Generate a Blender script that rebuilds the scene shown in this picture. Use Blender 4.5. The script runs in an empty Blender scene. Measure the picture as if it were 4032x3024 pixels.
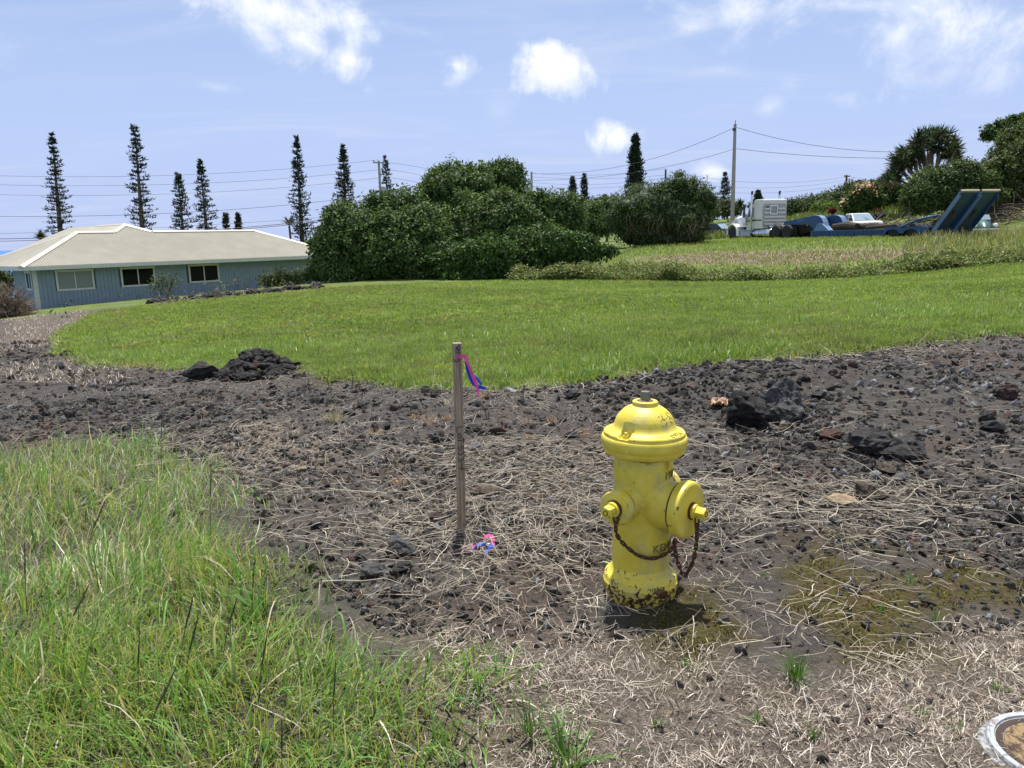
import bpy, bmesh, math, random
import numpy as np
from mathutils import Vector, Matrix, Quaternion

# ------------------------------------------------------------------ camera, sky, sun, exposure
SC = bpy.context.scene
COL = SC.collection
rng = np.random.default_rng(7)
random.seed(7)
R_ = math.radians

FOC = 3028.0                       # focal length in pixels of the 4032 x 3024 photograph
EYE = 1.4
PITCH = math.atan((1512 - 935) / FOC)
ROLL = 0.0238
_f = np.array([0, math.cos(PITCH), -math.sin(PITCH)])
_u0 = np.array([0, math.sin(PITCH), math.cos(PITCH)])
_r0 = np.array([1.0, 0, 0])
_R = math.cos(ROLL) * _r0 - math.sin(ROLL) * _u0
_U = math.cos(ROLL) * _u0 + math.sin(ROLL) * _r0
CAMP = np.array([0.0, 0.0, EYE])

cam_d = bpy.data.cameras.new('camera')
cam_d.sensor_fit = 'HORIZONTAL'
cam_d.sensor_width = 36.0
cam_d.lens = FOC / 4032 * 36.0
cam_d.clip_start = 0.05
cam_d.clip_end = 120000
cam = bpy.data.objects.new('camera', cam_d)
COL.objects.link(cam)
mw = Matrix.Identity(4)
for i in range(3):
    mw[i][0], mw[i][1], mw[i][2], mw[i][3] = _R[i], _U[i], -_f[i], CAMP[i]
cam.matrix_world = mw
SC.camera = cam

def ray(px, py):
    return _f + (px - 2016) / FOC * _R - (py - 1512) / FOC * _U
def atY(px, py, Y):
    d = ray(px, py)
    return CAMP + d * (Y / d[1])
def atZ(px, py, z):
    d = ray(px, py)
    return CAMP + d * ((z - EYE) / d[2])

SUN_EL, SUN_AZ = 73.0, 4.0          # the sun stands high, just behind the hydrant (azimuth from +Y to +X)
sun_d = bpy.data.lights.new('sun', 'SUN')
sun_d.energy = 3.0
sun_d.angle = R_(1.2)
sun_d.color = (1.0, 0.955, 0.88)
sun = bpy.data.objects.new('sun', sun_d)
COL.objects.link(sun)
_el, _az = R_(SUN_EL), R_(SUN_AZ)
SUNV = Vector((math.cos(_el) * math.sin(_az), math.cos(_el) * math.cos(_az), math.sin(_el)))
sun.rotation_euler = SUNV.to_track_quat('Z', 'Y').to_euler()

SKY_STRENGTH = 0.15
world = bpy.data.worlds.new('World')
SC.world = world
world.use_nodes = True
wt = world.node_tree
for n in list(wt.nodes):
    wt.nodes.remove(n)
def wn(t, **k):
    n = wt.nodes.new(t)
    for a, b in k.items():
        setattr(n, a, b)
    return n
def wmath(op, a, b=None, c=None, clamp=False):
    n = wn('ShaderNodeMath', operation=op, use_clamp=clamp)
    for i, v in enumerate((a, b, c)):
        if v is None:
            continue
        if isinstance(v, (int, float)):
            n.inputs[i].default_value = v
        else:
            wt.links.new(v, n.inputs[i])
    return n.outputs[0]
def wdot(a, vec):
    n = wn('ShaderNodeVectorMath', operation='DOT_PRODUCT')
    wt.links.new(a, n.inputs[0])
    n.inputs[1].default_value = vec
    return n.outputs['Value']
def wnoise(vec, scale, detail=6, rough=0.55, dist=0.0):
    n = wn('ShaderNodeTexNoise')
    n.inputs['Scale'].default_value = scale
    n.inputs['Detail'].default_value = detail
    n.inputs['Roughness'].default_value = rough
    n.inputs['Distortion'].default_value = dist
    wt.links.new(vec, n.inputs['Vector'])
    return n.outputs['Fac']
def wramp(v, lo, hi):
    n = wn('ShaderNodeMapRange', interpolation_type='SMOOTHSTEP')
    wt.links.new(v, n.inputs['Value'])
    n.inputs['From Min'].default_value = lo
    n.inputs['From Max'].default_value = hi
    return n.outputs['Result']
sky = wn('ShaderNodeTexSky', sky_type='NISHITA')
sky.sun_disc = False
sky.sun_elevation = _el
sky.sun_rotation = _az
sky.altitude = 300
sky.air_density = 1.0
sky.dust_density = 0.35
sky.ozone_density = 3.0
tc = wn('ShaderNodeTexCoord')
DIR = tc.outputs['Generated']
# cumulus: a few puffs where the photograph has them, plus thin veils over the whole sky
PUFFS = [  # px, py, half width, half height, tilt (deg, image), sharpness, opacity
    (1080, 40, 400, 130, 10, 1.0, 1.0), (1010, 110, 240, 80, 30, .9, 0.9), (1230, 190, 260, 95, 26, 1.0, 1.0), (960, 0, 300, 90, 5, 0.8, 0.9), (1370, 240, 120, 45, 15, .9, .9), (1600, 115, 300, 40, 12, .5, .5), (3850, 160, 420, 90, 0, .45, .6),
    (1805, 255, 115, 78, 4, 1.1, 0.95), (2215, 265, 200, 112, 6, 1.2, 1.0), (2415, 540, 112, 70, 4, 1.2, 1.0),
    (2790, 672, 90, 45, 5, 1.2, 0.8), (2730, 105, 100, 38, -6, 0.9, 0.55), (850, 340, 78, 30, 10, 0.7, 0.4),
    (60, 180, 150, 105, 0, 0.6, 0.42), (3300, 385, 90, 55, 0, 0.7, 0.5), (3030, 420, 70, 45, -30, 0.7, 0.45),
    (3120, 320, 70, 60, -30, 0.6, 0.4), (3650, 60, 900, 220, 6, 0.7, 1.0), (3560, 200, 300, 60, 10, 0.6, 0.45),
    (3700, 215, 60, 55, 0, 0.6, 0.4), (2830, 275, 140, 30, -6, 0.5, 0.3), (1950, 430, 120, 160, -25, 0.35, 0.3),
]
nz1 = wnoise(DIR, 10.0, 9, 0.62, 0.5)
nz2 = wnoise(DIR, 26.0, 6, 0.6)
nzz = wmath('ADD', wmath('MULTIPLY', nz1, 0.75), wmath('MULTIPLY', nz2, 0.25))
mask = None; under = None
for (px, py, hw, hh, tilt, sharp, op) in PUFFS:
    d = ray(px, py); d = d / np.linalg.norm(d)
    rt = _R - d * (d @ _R); rt /= np.linalg.norm(rt)
    up = np.cross(rt, d)
    c, s = math.cos(R_(-tilt)), math.sin(R_(-tilt))
    ax = (rt * c + up * s) * (FOC / hw)
    ay = (-rt * s + up * c) * (FOC / hh)
    a = wdot(DIR, tuple(ax)); b = wdot(DIR, tuple(ay))
    q = wmath('SQRT', wmath('ADD', wmath('MULTIPLY', a, a), wmath('MULTIPLY', b, b)))
    # flat-ish underside: the lower half falls off a little faster
    v = wmath('ADD', wmath('SUBTRACT', 1.0, q), wmath('MULTIPLY', wmath('SUBTRACT', nzz, 0.5), 4.4))
    w = 0.58 / sharp
    m_ = wmath('MULTIPLY', wramp(v, 0.02, 0.02 + 2.2 * w), op)
    fwd = wmath('GREATER_THAN', wdot(DIR, tuple(d)), 0.5)
    m_ = wmath('MULTIPLY', m_, fwd)
    u_ = wmath('MULTIPLY', m_, wramp(wmath('MULTIPLY', b, -1.0), -0.15, 0.8))
    mask = m_ if mask is None else wmath('MAXIMUM', mask, m_)
    under = u_ if under is None else wmath('MAXIMUM', under, u_)
# veils: noise on a flat layer high above
sep = wn('ShaderNodeSeparateXYZ'); wt.links.new(DIR, sep.inputs[0])
zz = wmath('ADD', wmath('MAXIMUM', sep.outputs[2], 0.0), 0.10)
comb = wn('ShaderNodeCombineXYZ')
wt.links.new(wmath('DIVIDE', sep.outputs[0], zz), comb.inputs[0])
wt.links.new(wmath('DIVIDE', sep.outputs[1], zz), comb.inputs[1])
vmap = wn('ShaderNodeMapping'); vmap.inputs['Rotation'].default_value = (0, 0, .5); vmap.inputs['Scale'].default_value = (.55, 1.5, 1)
wt.links.new(comb.outputs[0], vmap.inputs['Vector'])
veil = wramp(wnoise(vmap.outputs[0], 0.9, 8, 0.6, 1.1), 0.44, 0.78)
veil = wmath('MULTIPLY', veil, 0.62)
fill_puffs = wramp(wnoise(comb.outputs[0], 1.7, 8, 0.55, 0.2), 0.44, 0.62)      # unseen scattered clouds overhead and behind, laid on to raise the fill light
ovh = wramp(sep.outputs[2], 0.48, 0.60)
beh = wmath('MAXIMUM', ovh, wramp(wmath('MULTIPLY', sep.outputs[1], -1.0), -0.35, 0.1))
rest = wmath('MULTIPLY', fill_puffs, wmath('MULTIPLY', beh, 0.95))
hz = wmath('MULTIPLY', wramp(wmath('MULTIPLY', sep.outputs[2], -1.0), -0.46, -0.02), 0.93)     # milky air towards the horizon
vm = veil
tint = wn('ShaderNodeMix', data_type='RGBA', blend_type='MULTIPLY')
tint.inputs[0].default_value = 1.0
wt.links.new(sky.outputs[0], tint.inputs[6])
tint.inputs[7].default_value = (.45, .41, .40, 1)
def wmix(fac, a, colr):
    n = wn('ShaderNodeMix', data_type='RGBA')
    wt.links.new(fac, n.inputs[0])
    wt.links.new(a, n.inputs[6])
    if isinstance(colr, tuple):
        n.inputs[7].default_value = colr
    else:
        wt.links.new(colr, n.inputs[7])
    return n.outputs[2]
K = 0.9 / SKY_STRENGTH
c0 = wmix(hz, tint.outputs[2], (0.235 * K, 0.288 * K, 0.450 * K, 1))
c1 = wmix(vm, c0, (0.315 * K, 0.355 * K, 0.455 * K, 1))
cl = wn('ShaderNodeMix', data_type='RGBA')
wt.links.new(wmath('SUBTRACT', wramp(nz1, 0.34, 0.58), wmath('MULTIPLY', under, 0.75), clamp=True), cl.inputs[0])
cl.inputs[6].default_value = (0.40 * K, 0.425 * K, 0.48 * K, 1)
cl.inputs[7].default_value = (0.56 * K, 0.565 * K, 0.58 * K, 1)
c2 = wmix(wmath('MAXIMUM', mask, rest), c1, cl.outputs[2])
bg = wn('ShaderNodeBackground')
bg.inputs['Strength'].default_value = SKY_STRENGTH
wt.links.new(c2, bg.inputs[0])
wo = wn('ShaderNodeOutputWorld')
wt.links.new(bg.outputs[0], wo.inputs[0])
world.cycles.sampling_method = 'MANUAL'
world.cycles.sample_map_resolution = 512

SC.view_settings.view_transform = 'Standard'
SC.view_settings.look = 'None'
SC.view_settings.exposure = 1.22
SC.view_settings.gamma = 1.0
SC.view_settings.use_curve_mapping = False
SC.cycles.max_bounces = 5
SC.cycles.diffuse_bounces = 2
SC.cycles.glossy_bounces = 2
SC.cycles.transmission_bounces = 4
SC.cycles.transparent_max_bounces = 6
SC.cycles.caustics_reflective = False
SC.cycles.caustics_refractive = False
SC.cycles.use_denoising = True
SC.cycles.use_adaptive_sampling = True
SC.cycles.adaptive_threshold = 0.02

# ------------------------------------------------------------------ helpers: naming, meshes, materials
def tag(o, label=None, cat=None, group=None, kind=None):
    if label: o['label'] = label
    if cat: o['category'] = cat
    if group: o['group'] = group
    if kind: o['kind'] = kind
    return o
def empty(name, loc=(0, 0, 0), rz=0.0, parent=None):
    o = bpy.data.objects.new(name, None)
    o.empty_display_size = 0.1
    COL.objects.link(o)
    o.location = loc
    o.rotation_euler = (0, 0, rz)
    if parent: o.parent = parent
    return o
def link(name, me, parent=None, loc=None, rot=None, scale=None):
    o = bpy.data.objects.new(name, me)
    COL.objects.link(o)
    if parent: o.parent = parent
    if loc is not None: o.location = loc
    if rot is not None: o.rotation_euler = rot
    if scale is not None: o.scale = scale if hasattr(scale, '__len__') else (scale,) * 3
    return o
def copy_tree(o, parent=None):
    c = o.copy()
    COL.objects.link(c)
    c.parent = parent
    for ch in list(o.children):
        copy_tree(ch, c)
    return c

def np_mesh(name, verts, faces, mat=None, colors=None, smooth=False, cname='tint'):
    """verts (n,3); faces list of arrays, each (m,k) of equal k; colors per vertex (n,3|4)."""
    me = bpy.data.meshes.new(name)
    verts = np.asarray(verts, dtype=np.float32)
    if not isinstance(faces, (list, tuple)):
        faces = [faces]
    faces = [np.asarray(f, dtype=np.int32) for f in faces if len(f)]
    loops = np.concatenate([f.ravel() for f in faces])
    sizes = np.concatenate([np.full(len(f), f.shape[1], dtype=np.int32) for f in faces])
    starts = np.concatenate([[0], np.cumsum(sizes)[:-1]]).astype(np.int32)
    me.vertices.add(len(verts)); me.vertices.foreach_set('co', verts.ravel())
    me.loops.add(len(loops)); me.loops.foreach_set('vertex_index', loops)
    me.polygons.add(len(sizes)); me.polygons.foreach_set('loop_start', starts)
    me.polygons.foreach_set('loop_total', sizes)
    if smooth:
        me.polygons.foreach_set('use_smooth', np.ones(len(sizes), dtype=bool))
    me.update(calc_edges=True)
    if colors is not None:
        colors = np.asarray(colors, dtype=np.float32)
        if colors.shape[1] == 3:
            colors = np.concatenate([colors, np.ones((len(colors), 1), np.float32)], 1)
        a = me.color_attributes.new(cname, 'FLOAT_COLOR', 'POINT')
        a.data.foreach_set('color', colors.ravel())
    if mat: me.materials.append(mat)
    return me

class MB:
    """collects boxes, prisms, lathes and tubes for ONE mesh"""
    def __init__(self):
        self.v, self.f, self.s = [], [], []
    def add(self, vs, fs, smooth=False):
        o = len(self.v)
        self.v.extend([tuple(map(float, p)) for p in vs])
        for q in fs:
            self.f.append(tuple(i + o for i in q)); self.s.append(smooth)
        return self
    def box(self, c, d, rz=0.0, mat=None):
        x, y, z = d[0] / 2, d[1] / 2, d[2] / 2
        vs = [(-x, -y, -z), (x, -y, -z), (x, y, -z), (-x, y, -z), (-x, -y, z), (x, -y, z), (x, y, z), (-x, y, z)]
        cs, sn = math.cos(rz), math.sin(rz)
        if mat is not None:
            vs = [tuple(mat @ Vector(p)) for p in vs]
        vs = [(c[0] + p[0] * cs - p[1] * sn, c[1] + p[0] * sn + p[1] * cs, c[2] + p[2]) for p in vs]
        return self.add(vs, [(3, 2, 1, 0), (4, 5, 6, 7), (0, 1, 5, 4), (1, 2, 6, 5), (2, 3, 7, 6), (3, 0, 4, 7)])
    def bx(self, x0, x1, y0, y1, z0, z1):
        return self.box(((x0 + x1) / 2, (y0 + y1) / 2, (z0 + z1) / 2), (abs(x1 - x0), abs(y1 - y0), abs(z1 - z0)))
    def prism(self, poly, a, b, axis='y', smooth=False):
        """poly of 2-D points extruded from a to b along axis ('y': poly is x,z; 'x': y,z; 'z': x,y)"""
        def P(p, t):
            return {'y': (p[0], t, p[1]), 'x': (t, p[0], p[1]), 'z': (p[0], p[1], t)}[axis]
        n = len(poly)
        vs = [P(p, a) for p in poly] + [P(p, b) for p in poly]
        fs = [tuple(range(n))[::-1], tuple(range(n, 2 * n))]
        self.add(vs, fs)
        o = len(self.v) - 2 * n
        for i in range(n):
            j = (i + 1) % n
            self.f.append((o + i, o + j, o + n + j, o + n + i)); self.s.append(smooth)
        return self
    def lathe(self, prof, seg=24, origin=(0, 0, 0), axis=(0, 0, 1), smooth=True, cap=True):
        """prof: list of (radius, height) along axis"""
        q = Vector((0, 0, 1)).rotation_difference(Vector(axis).normalized())
        o = Vector(origin)
        vs, fs = [], []
        for (r, h) in prof:
            for k in range(seg):
                t = 2 * math.pi * k / seg
                vs.append(tuple(o + q @ Vector((r * math.cos(t), r * math.sin(t), h))))
        for i in range(len(prof) - 1):
            for k in range(seg):
                k2 = (k + 1) % seg
                fs.append((i * seg + k, i * seg + k2, (i + 1) * seg + k2, (i + 1) * seg + k))
        self.add(vs, fs, smooth)
        if cap:
            b = len(self.v) - len(vs)
            self.f.append(tuple(b + k for k in range(seg))[::-1]); self.s.append(False)
            t_ = b + (len(prof) - 1) * seg
            self.f.append(tuple(t_ + k for k in range(seg))); self.s.append(False)
        return self
    def tube(self, pts, rad, seg=6, smooth=True, cap=True):
        pts = [Vector(p) for p in pts]
        if isinstance(rad, (int, float)): rad = [rad] * len(pts)
        n = len(pts)
        ref = Vector((0.31, 0.52, 0.8)).normalized()
        vs, fs = [], []
        for i, p in enumerate(pts):
            d = (pts[min(i + 1, n - 1)] - pts[max(i - 1, 0)])
            d = d.normalized() if d.length > 1e-9 else Vector((0, 0, 1))
            a = d.cross(ref)
            if a.length < 0.05: a = d.cross(Vector((1, 0, 0)))
            a.normalize(); b = d.cross(a)
            for k in range(seg):
                t = 2 * math.pi * k / seg
                vs.append(tuple(p + (a * math.cos(t) + b * math.sin(t)) * rad[i]))
        for i in range(n - 1):
            for k in range(seg):
                k2 = (k + 1) % seg
                fs.append((i * seg + k, i * seg + k2, (i + 1) * seg + k2, (i + 1) * seg + k))
        self.add(vs, fs, smooth)
        if cap:
            b = len(self.v) - len(vs)
            self.f.append(tuple(b + k for k in range(seg))[::-1]); self.s.append(False)
            self.f.append(tuple(b + (n - 1) * seg + k for k in range(seg))); self.s.append(False)
        return self
    def mesh(self, name, mat=None, bevel=0.0, fix=True):
        me = bpy.data.meshes.new(name)
        me.from_pydata(self.v, [], self.f)
        me.polygons.foreach_set('use_smooth', np.array(self.s, dtype=bool))
        if fix or bevel > 0:
            bm = bmesh.new(); bm.from_mesh(me)
            bmesh.ops.remove_doubles(bm, verts=bm.verts, dist=1e-6)
            bmesh.ops.recalc_face_normals(bm, faces=bm.faces)
            if bevel > 0:
                ed = [e for e in bm.edges if len(e.link_faces) == 2 and e.calc_face_angle(0) > 0.6]
                bmesh.ops.bevel(bm, geom=ed, offset=bevel, segments=2, affect='EDGES', profile=0.6, clamp_overlap=True)
            bm.to_mesh(me); bm.free()
        if mat: me.materials.append(mat)
        me.update()
        if any(self.s): me.set_sharp_from_angle(angle=.62)
        return me
    def build(self, name, mat, parent=None, loc=None, rot=None, bevel=0.0):
        return link(name, self.mesh(name, mat, bevel), parent, loc, rot)

_M = {}
def nodes_of(m):
    m.use_nodes = True
    t = m.node_tree
    for n in list(t.nodes): t.nodes.remove(n)
    out = t.nodes.new('ShaderNodeOutputMaterial')
    return t, out
class NT:
    """tiny node helper"""
    def __init__(self, t): self.t = t
    def n(self, typ, **k):
        x = self.t.nodes.new(typ)
        for a, b in k.items(): setattr(x, a, b)
        return x
    def put(self, sock, v):
        if v is None: return
        if isinstance(v, (int, float)):
            sock.default_value = v
        elif isinstance(v, (tuple, list)):
            sock.default_value = tuple(v) if len(v) != 3 or sock.type != 'RGBA' else (*v, 1)
        else: self.t.links.new(v, sock)
    def math(self, op, a, b=None, c=None, clamp=False):
        x = self.n('ShaderNodeMath', operation=op, use_clamp=clamp)
        for i, v in enumerate((a, b, c)): self.put(x.inputs[i], v)
        return x.outputs[0]
    def noise(self, vec, scale, detail=4, rough=0.55, dist=0.0, out='Fac'):
        x = self.n('ShaderNodeTexNoise')
        if vec is not None: self.put(x.inputs['Vector'], vec)
        x.inputs['Scale'].default_value = scale; x.inputs['Detail'].default_value = detail
        x.inputs['Roughness'].default_value = rough; x.inputs['Distortion'].default_value = dist
        return x.outputs[out]
    def voro(self, vec, scale, feature='F1', out='Distance'):
        x = self.n('ShaderNodeTexVoronoi', feature=feature)
        if vec is not None: self.put(x.inputs['Vector'], vec)
        x.inputs['Scale'].default_value = scale
        return x.outputs[out]
    def ramp(self, v, lo, hi, a=0.0, b=1.0, smooth=True):
        x = self.n('ShaderNodeMapRange', interpolation_type='SMOOTHSTEP' if smooth else 'LINEAR')
        self.put(x.inputs['Value'], v)
        self.put(x.inputs['From Min'], lo); self.put(x.inputs['From Max'], hi)
        self.put(x.inputs['To Min'], a); self.put(x.inputs['To Max'], b)
        return x.outputs['Result']
    def mix(self, fac, a, b, mode='MIX'):
        x = self.n('ShaderNodeMix', data_type='RGBA', blend_type=mode)
        self.put(x.inputs[0], fac); self.put(x.inputs[6], a); self.put(x.inputs[7], b)
        return x.outputs[2]
    def coords(self, which='Object'):
        return self.n('ShaderNodeTexCoord').outputs[which]
    def geo(self, which='Position'):
        return self.n('ShaderNodeNewGeometry').outputs[which]
    def mapping(self, vec, scale=(1, 1, 1), rot=(0, 0, 0), loc=(0, 0, 0)):
        x = self.n('ShaderNodeMapping')
        self.put(x.inputs['Vector'], vec)
        x.inputs['Scale'].default_value = scale; x.inputs['Rotation'].default_value = rot; x.inputs['Location'].default_value = loc
        return x.outputs[0]
    def attr(self, name, out='Color'):
        return self.n('ShaderNodeAttribute', attribute_name=name).outputs[out]
    def sepx(self, v):
        x = self.n('ShaderNodeSeparateXYZ'); self.put(x.inputs[0], v); return x.outputs
    def sepc(self, v):
        x = self.n('ShaderNodeSeparateColor'); self.put(x.inputs[0], v); return x.outputs
    def rand(self):
        return self.n('ShaderNodeObjectInfo').outputs['Random']
    def bump(self, h, strength=0.3, dist=0.01, normal=None):
        x = self.n('ShaderNodeBump')
        self.put(x.inputs['Height'], h); x.inputs['Strength'].default_value = strength; x.inputs['Distance'].default_value = dist
        if normal is not None: self.put(x.inputs['Normal'], normal)
        return x.outputs[0]
    def bsdf(self, out, color, rough=0.6, metal=0.0, normal=None, spec=0.5, **kw):
        x = self.n('ShaderNodeBsdfPrincipled')
        self.put(x.inputs['Base Color'], color); self.put(x.inputs['Roughness'], rough); self.put(x.inputs['Metallic'], metal)
        x.inputs['Specular IOR Level'].default_value = spec
        if normal is not None: self.put(x.inputs['Normal'], normal)
        for k, v in kw.items(): self.put(x.inputs[k.replace('_', ' ')], v)
        if out is not None: self.t.links.new(x.outputs[0], out.inputs[0])
        return x

def mat(name, color, rough=0.6, var=0.12, scale=6.0, metal=0.0, bump=0.0, bscale=40.0, bdist=0.01, col2=None, spec=0.5, c2lo=0.5, c2hi=0.7, rnd=0.0):
    """plain painted / natural surface: colour broken up by noise, optional second colour in patches, optional relief"""
    if name in _M: return _M[name]
    m = bpy.data.materials.new(name); t, out = nodes_of(m); N = NT(t)
    co = N.coords('Object')
    a = N.noise(co, scale, 5, 0.6)
    hsv = N.n('ShaderNodeHueSaturation')
    f = N.ramp(a, 0.25, 0.75, 1 - var, 1 + var, False)
    if rnd:
        f = N.math('MULTIPLY', f, N.ramp(N.rand(), 0, 1, 1 - rnd, 1 + rnd, False))
    hsv.inputs['Color'].default_value = (*color, 1)
    N.put(hsv.inputs['Value'], f)
    c = hsv.outputs[0]
    if col2 is not None:
        c = N.mix(N.ramp(N.noise(co, scale * 0.7, 6, 0.65, 0.4), c2lo, c2hi), c, col2)
    nrm = N.bump(N.noise(co, bscale, 5, 0.6), bump, bdist) if bump else None
    N.bsdf(out, c, N.ramp(a, 0.2, 0.8, max(0.02, rough - 0.08), min(1, rough + 0.08), False), metal, nrm, spec)
    _M[name] = m
    return m

def leaf_mat(name, rough=0.45, transl=0.25, spec=0.35, gain=1.0):
    """foliage: per-vertex tint, lets some light through"""
    if name in _M: return _M[name]
    m = bpy.data.materials.new(name); t, out = nodes_of(m); N = NT(t)
    c = N.attr('tint')
    if gain != 1.0:
        c = N.mix(1.0, c, (gain, gain, gain, 1), 'MULTIPLY')
    p = N.bsdf(None, c, rough, spec=spec)
    tr = N.n('ShaderNodeBsdfTranslucent')
    N.put(tr.inputs[0], N.mix(1.0, c, (1.25, 1.2, 0.6, 1), 'MULTIPLY'))
    mx = N.n('ShaderNodeMixShader'); mx.inputs[0].default_value = transl
    t.links.new(p.outputs[0], mx.inputs[1]); t.links.new(tr.outputs[0], mx.inputs[2]); t.links.new(mx.outputs[0], out.inputs[0])
    _M[name] = m
    return m

# ------------------------------------------------------------------ numpy noise
def _hash(ix, iy, seed):
    h = (ix.astype(np.int64) * 374761393 + iy.astype(np.int64) * 668265263 + seed * 974634777) & 0x7fffffff
    h = ((h ^ (h >> 13)) * 1274126177) & 0x7fffffff
    return ((h ^ (h >> 16)) & 0xffff) / 65535.0
def vnoise(x, y, seed=0):
    x = np.asarray(x, float); y = np.asarray(y, float)
    ix = np.floor(x); iy = np.floor(y); fx = x - ix; fy = y - iy
    fx = fx * fx * (3 - 2 * fx); fy = fy * fy * (3 - 2 * fy)
    a = _hash(ix, iy, seed); b = _hash(ix + 1, iy, seed); c = _hash(ix, iy + 1, seed); d = _hash(ix + 1, iy + 1, seed)
    return (a * (1 - fx) + b * fx) * (1 - fy) + (c * (1 - fx) + d * fx) * fy
def fbm(x, y, oct=4, seed=0, gain=0.5):
    s = 0.0; a = 1.0; t = 0.0
    for o in range(oct):
        s = s + a * vnoise(np.asarray(x) * 2 ** o, np.asarray(y) * 2 ** o, seed + o * 17); t += a; a *= gain
    return s / t
def inpoly(x, y, poly):
    x = np.asarray(x); y = np.asarray(y); r = np.zeros(x.shape, bool)
    n = len(poly)
    for i in range(n):
        x0, y0 = poly[i]; x1, y1 = poly[(i + 1) % n]
        c = ((y0 > y) != (y1 > y)) & (x < (x1 - x0) * (y - y0) / (y1 - y0 + 1e-12) + x0)
        r ^= c
    return r
def polydist(x, y, poly):
    """signed distance, positive inside"""
    x = np.asarray(x, float); y = np.asarray(y, float)
    best = np.full(x.shape, 1e9)
    n = len(poly)
    for i in range(n):
        x0, y0 = poly[i]; x1, y1 = poly[(i + 1) % n]
        dx, dy = x1 - x0, y1 - y0
        t = np.clip(((x - x0) * dx + (y - y0) * dy) / (dx * dx + dy * dy + 1e-12), 0, 1)
        best = np.minimum(best, np.hypot(x - x0 - t * dx, y - y0 - t * dy))
    return np.where(inpoly(x, y, poly), best, -best)
def sstep(a, b, v):
    t = np.clip((v - a) / (b - a), 0, 1); return t * t * (3 - 2 * t)
# ------------------------------------------------------------------ terrain
CP = np.array([
    (0, 0, 0), (-3, 0, -.03), (3, 0, 0), (.5, 2.8, 0), (-.26, 3.5, 0), (-3, 4, -.06), (3.5, 4, .05), (0, 5.2, 0.0), (2.3, 5.6, .08),
    (-.34, 7.2, .01), (-2.96, 8.4, -.09), (-4.5, 10.5, -.23), (-10.5, 18, -.56), (-8.7, 13, -.38), (-6, 6, -.2), (5.65, 8.4, .26), (1.7, 7.4, .14),
    (4, 6.3, .16), (0, 14, -.13), (0, 22, -.28), (10, 20, -.1), (12, 12, .2), (18, 18, .2),
    (-8.1, 34, -.49), (0, 35, -.39), (8.5, 35, -.45), (15.5, 34, -.33), (19.9, 30, .02), (26, 28, .4),
    (6.5, 42, .38), (12, 42, .55), (18, 38, .45), (16, 48, .8), (16.7, 58, .86), (21.5, 39, .77), (26, 40, .8), (21, 50, .82), (32, 53, .85), (34, 42, 1.0),
    (-24, 39.5, -1.65), (-11, 51, -1.2), (-12, 38, -.75), (-18, 37, -1.25), (-30, 46, -2.3), (-16, 30, -.95), (-20, 22, -1.2), (-30, 30, -2.3),
    (-40, 90, -7), (-20, 90, -4.5), (0, 90, -.6), (0, 60, 0.0), (20, 90, 1.4), (45, 90, 4.3), (60, 60, 4.5), (45, 50, 2.6), (42, 70, 4.2), (34, 62, 2.1), (30, 90, 2.4),
    (26, 66, 1.3), (0, 130, 0), (40, 130, 4.0), (-60, 130, -13), (-80, 60, -10), (70, 20, 3), (-40, 10, -2.6), (0, -20, 0), (30, -20, .8), (-30, -20, -1.5), (80, 130, 7.5),
], float)
def _tps(r): return np.where(r < 1e-9, 0.0, r * r * np.log(np.maximum(r, 1e-9)))
_d = np.hypot(CP[:, None, 0] - CP[None, :, 0], CP[:, None, 1] - CP[None, :, 1])
_n = len(CP)
_A = np.zeros((_n + 3, _n + 3))
_A[:_n, :_n] = _tps(_d) + np.eye(_n) * 0.4
_A[:_n, _n] = 1; _A[:_n, _n + 1:] = CP[:, :2]
_A[_n:, :_n] = _A[:_n, _n:].T
_W = np.linalg.solve(_A, np.concatenate([CP[:, 2], np.zeros(3)]))
def H(x, y):
    x = np.asarray(x, float); y = np.asarray(y, float); shp = x.shape
    x = x.ravel(); y = y.ravel()
    rr = np.hypot(x, y)
    k = np.minimum(1, 140 / np.maximum(rr, 1e-6))            # beyond 140 m carry on the slope of the rim
    xs, ys = x * k, y * k
    z = np.full(x.shape, _W[_n]) + _W[_n + 1] * xs + _W[_n + 2] * ys
    if len(x) <= 512:
        r2 = (xs[:, None] - CP[None, :, 0]) ** 2 + (ys[:, None] - CP[None, :, 1]) ** 2 + 1e-18
        z += (.5 * r2 * np.log(r2)) @ _W[:_n]
    else:
        for a in range(0, len(x), 20000):
            r2 = (xs[a:a + 20000, None] - CP[None, :, 0]) ** 2 + (ys[a:a + 20000, None] - CP[None, :, 1]) ** 2 + 1e-18
            z[a:a + 20000] += (.5 * r2 * np.log(r2)) @ _W[:_n]
    far = rr > 140
    z = np.where(far, z + (rr - 140) * np.clip(-0.035 + 0.05 * x / np.maximum(rr, 1), -0.09, -0.012), z)
    return z.reshape(shp)
def Hs(x, y): return float(H(np.array([x]), np.array([y]))[0])
def G(px, py):
    """where the sight line through a pixel meets the ground"""
    d = ray(px, py)
    lo, hi = 0.5, None
    t = 0.8
    while t < 400:
        p = CAMP + d * t
        if p[2] < Hs(p[0], p[1]):
            hi = t; break
        lo = t; t *= 1.06
    if hi is None: hi = 400
    for _ in range(30):
        m_ = (lo + hi) / 2; p = CAMP + d * m_
        if p[2] < Hs(p[0], p[1]): hi = m_
        else: lo = m_
    p = CAMP + d * hi
    return np.array([p[0], p[1], Hs(p[0], p[1])])
S = 4032 / 2212.0
def GP(pts): return [tuple(G(a * S, b * S)[:2]) for a, b in pts]

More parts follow.
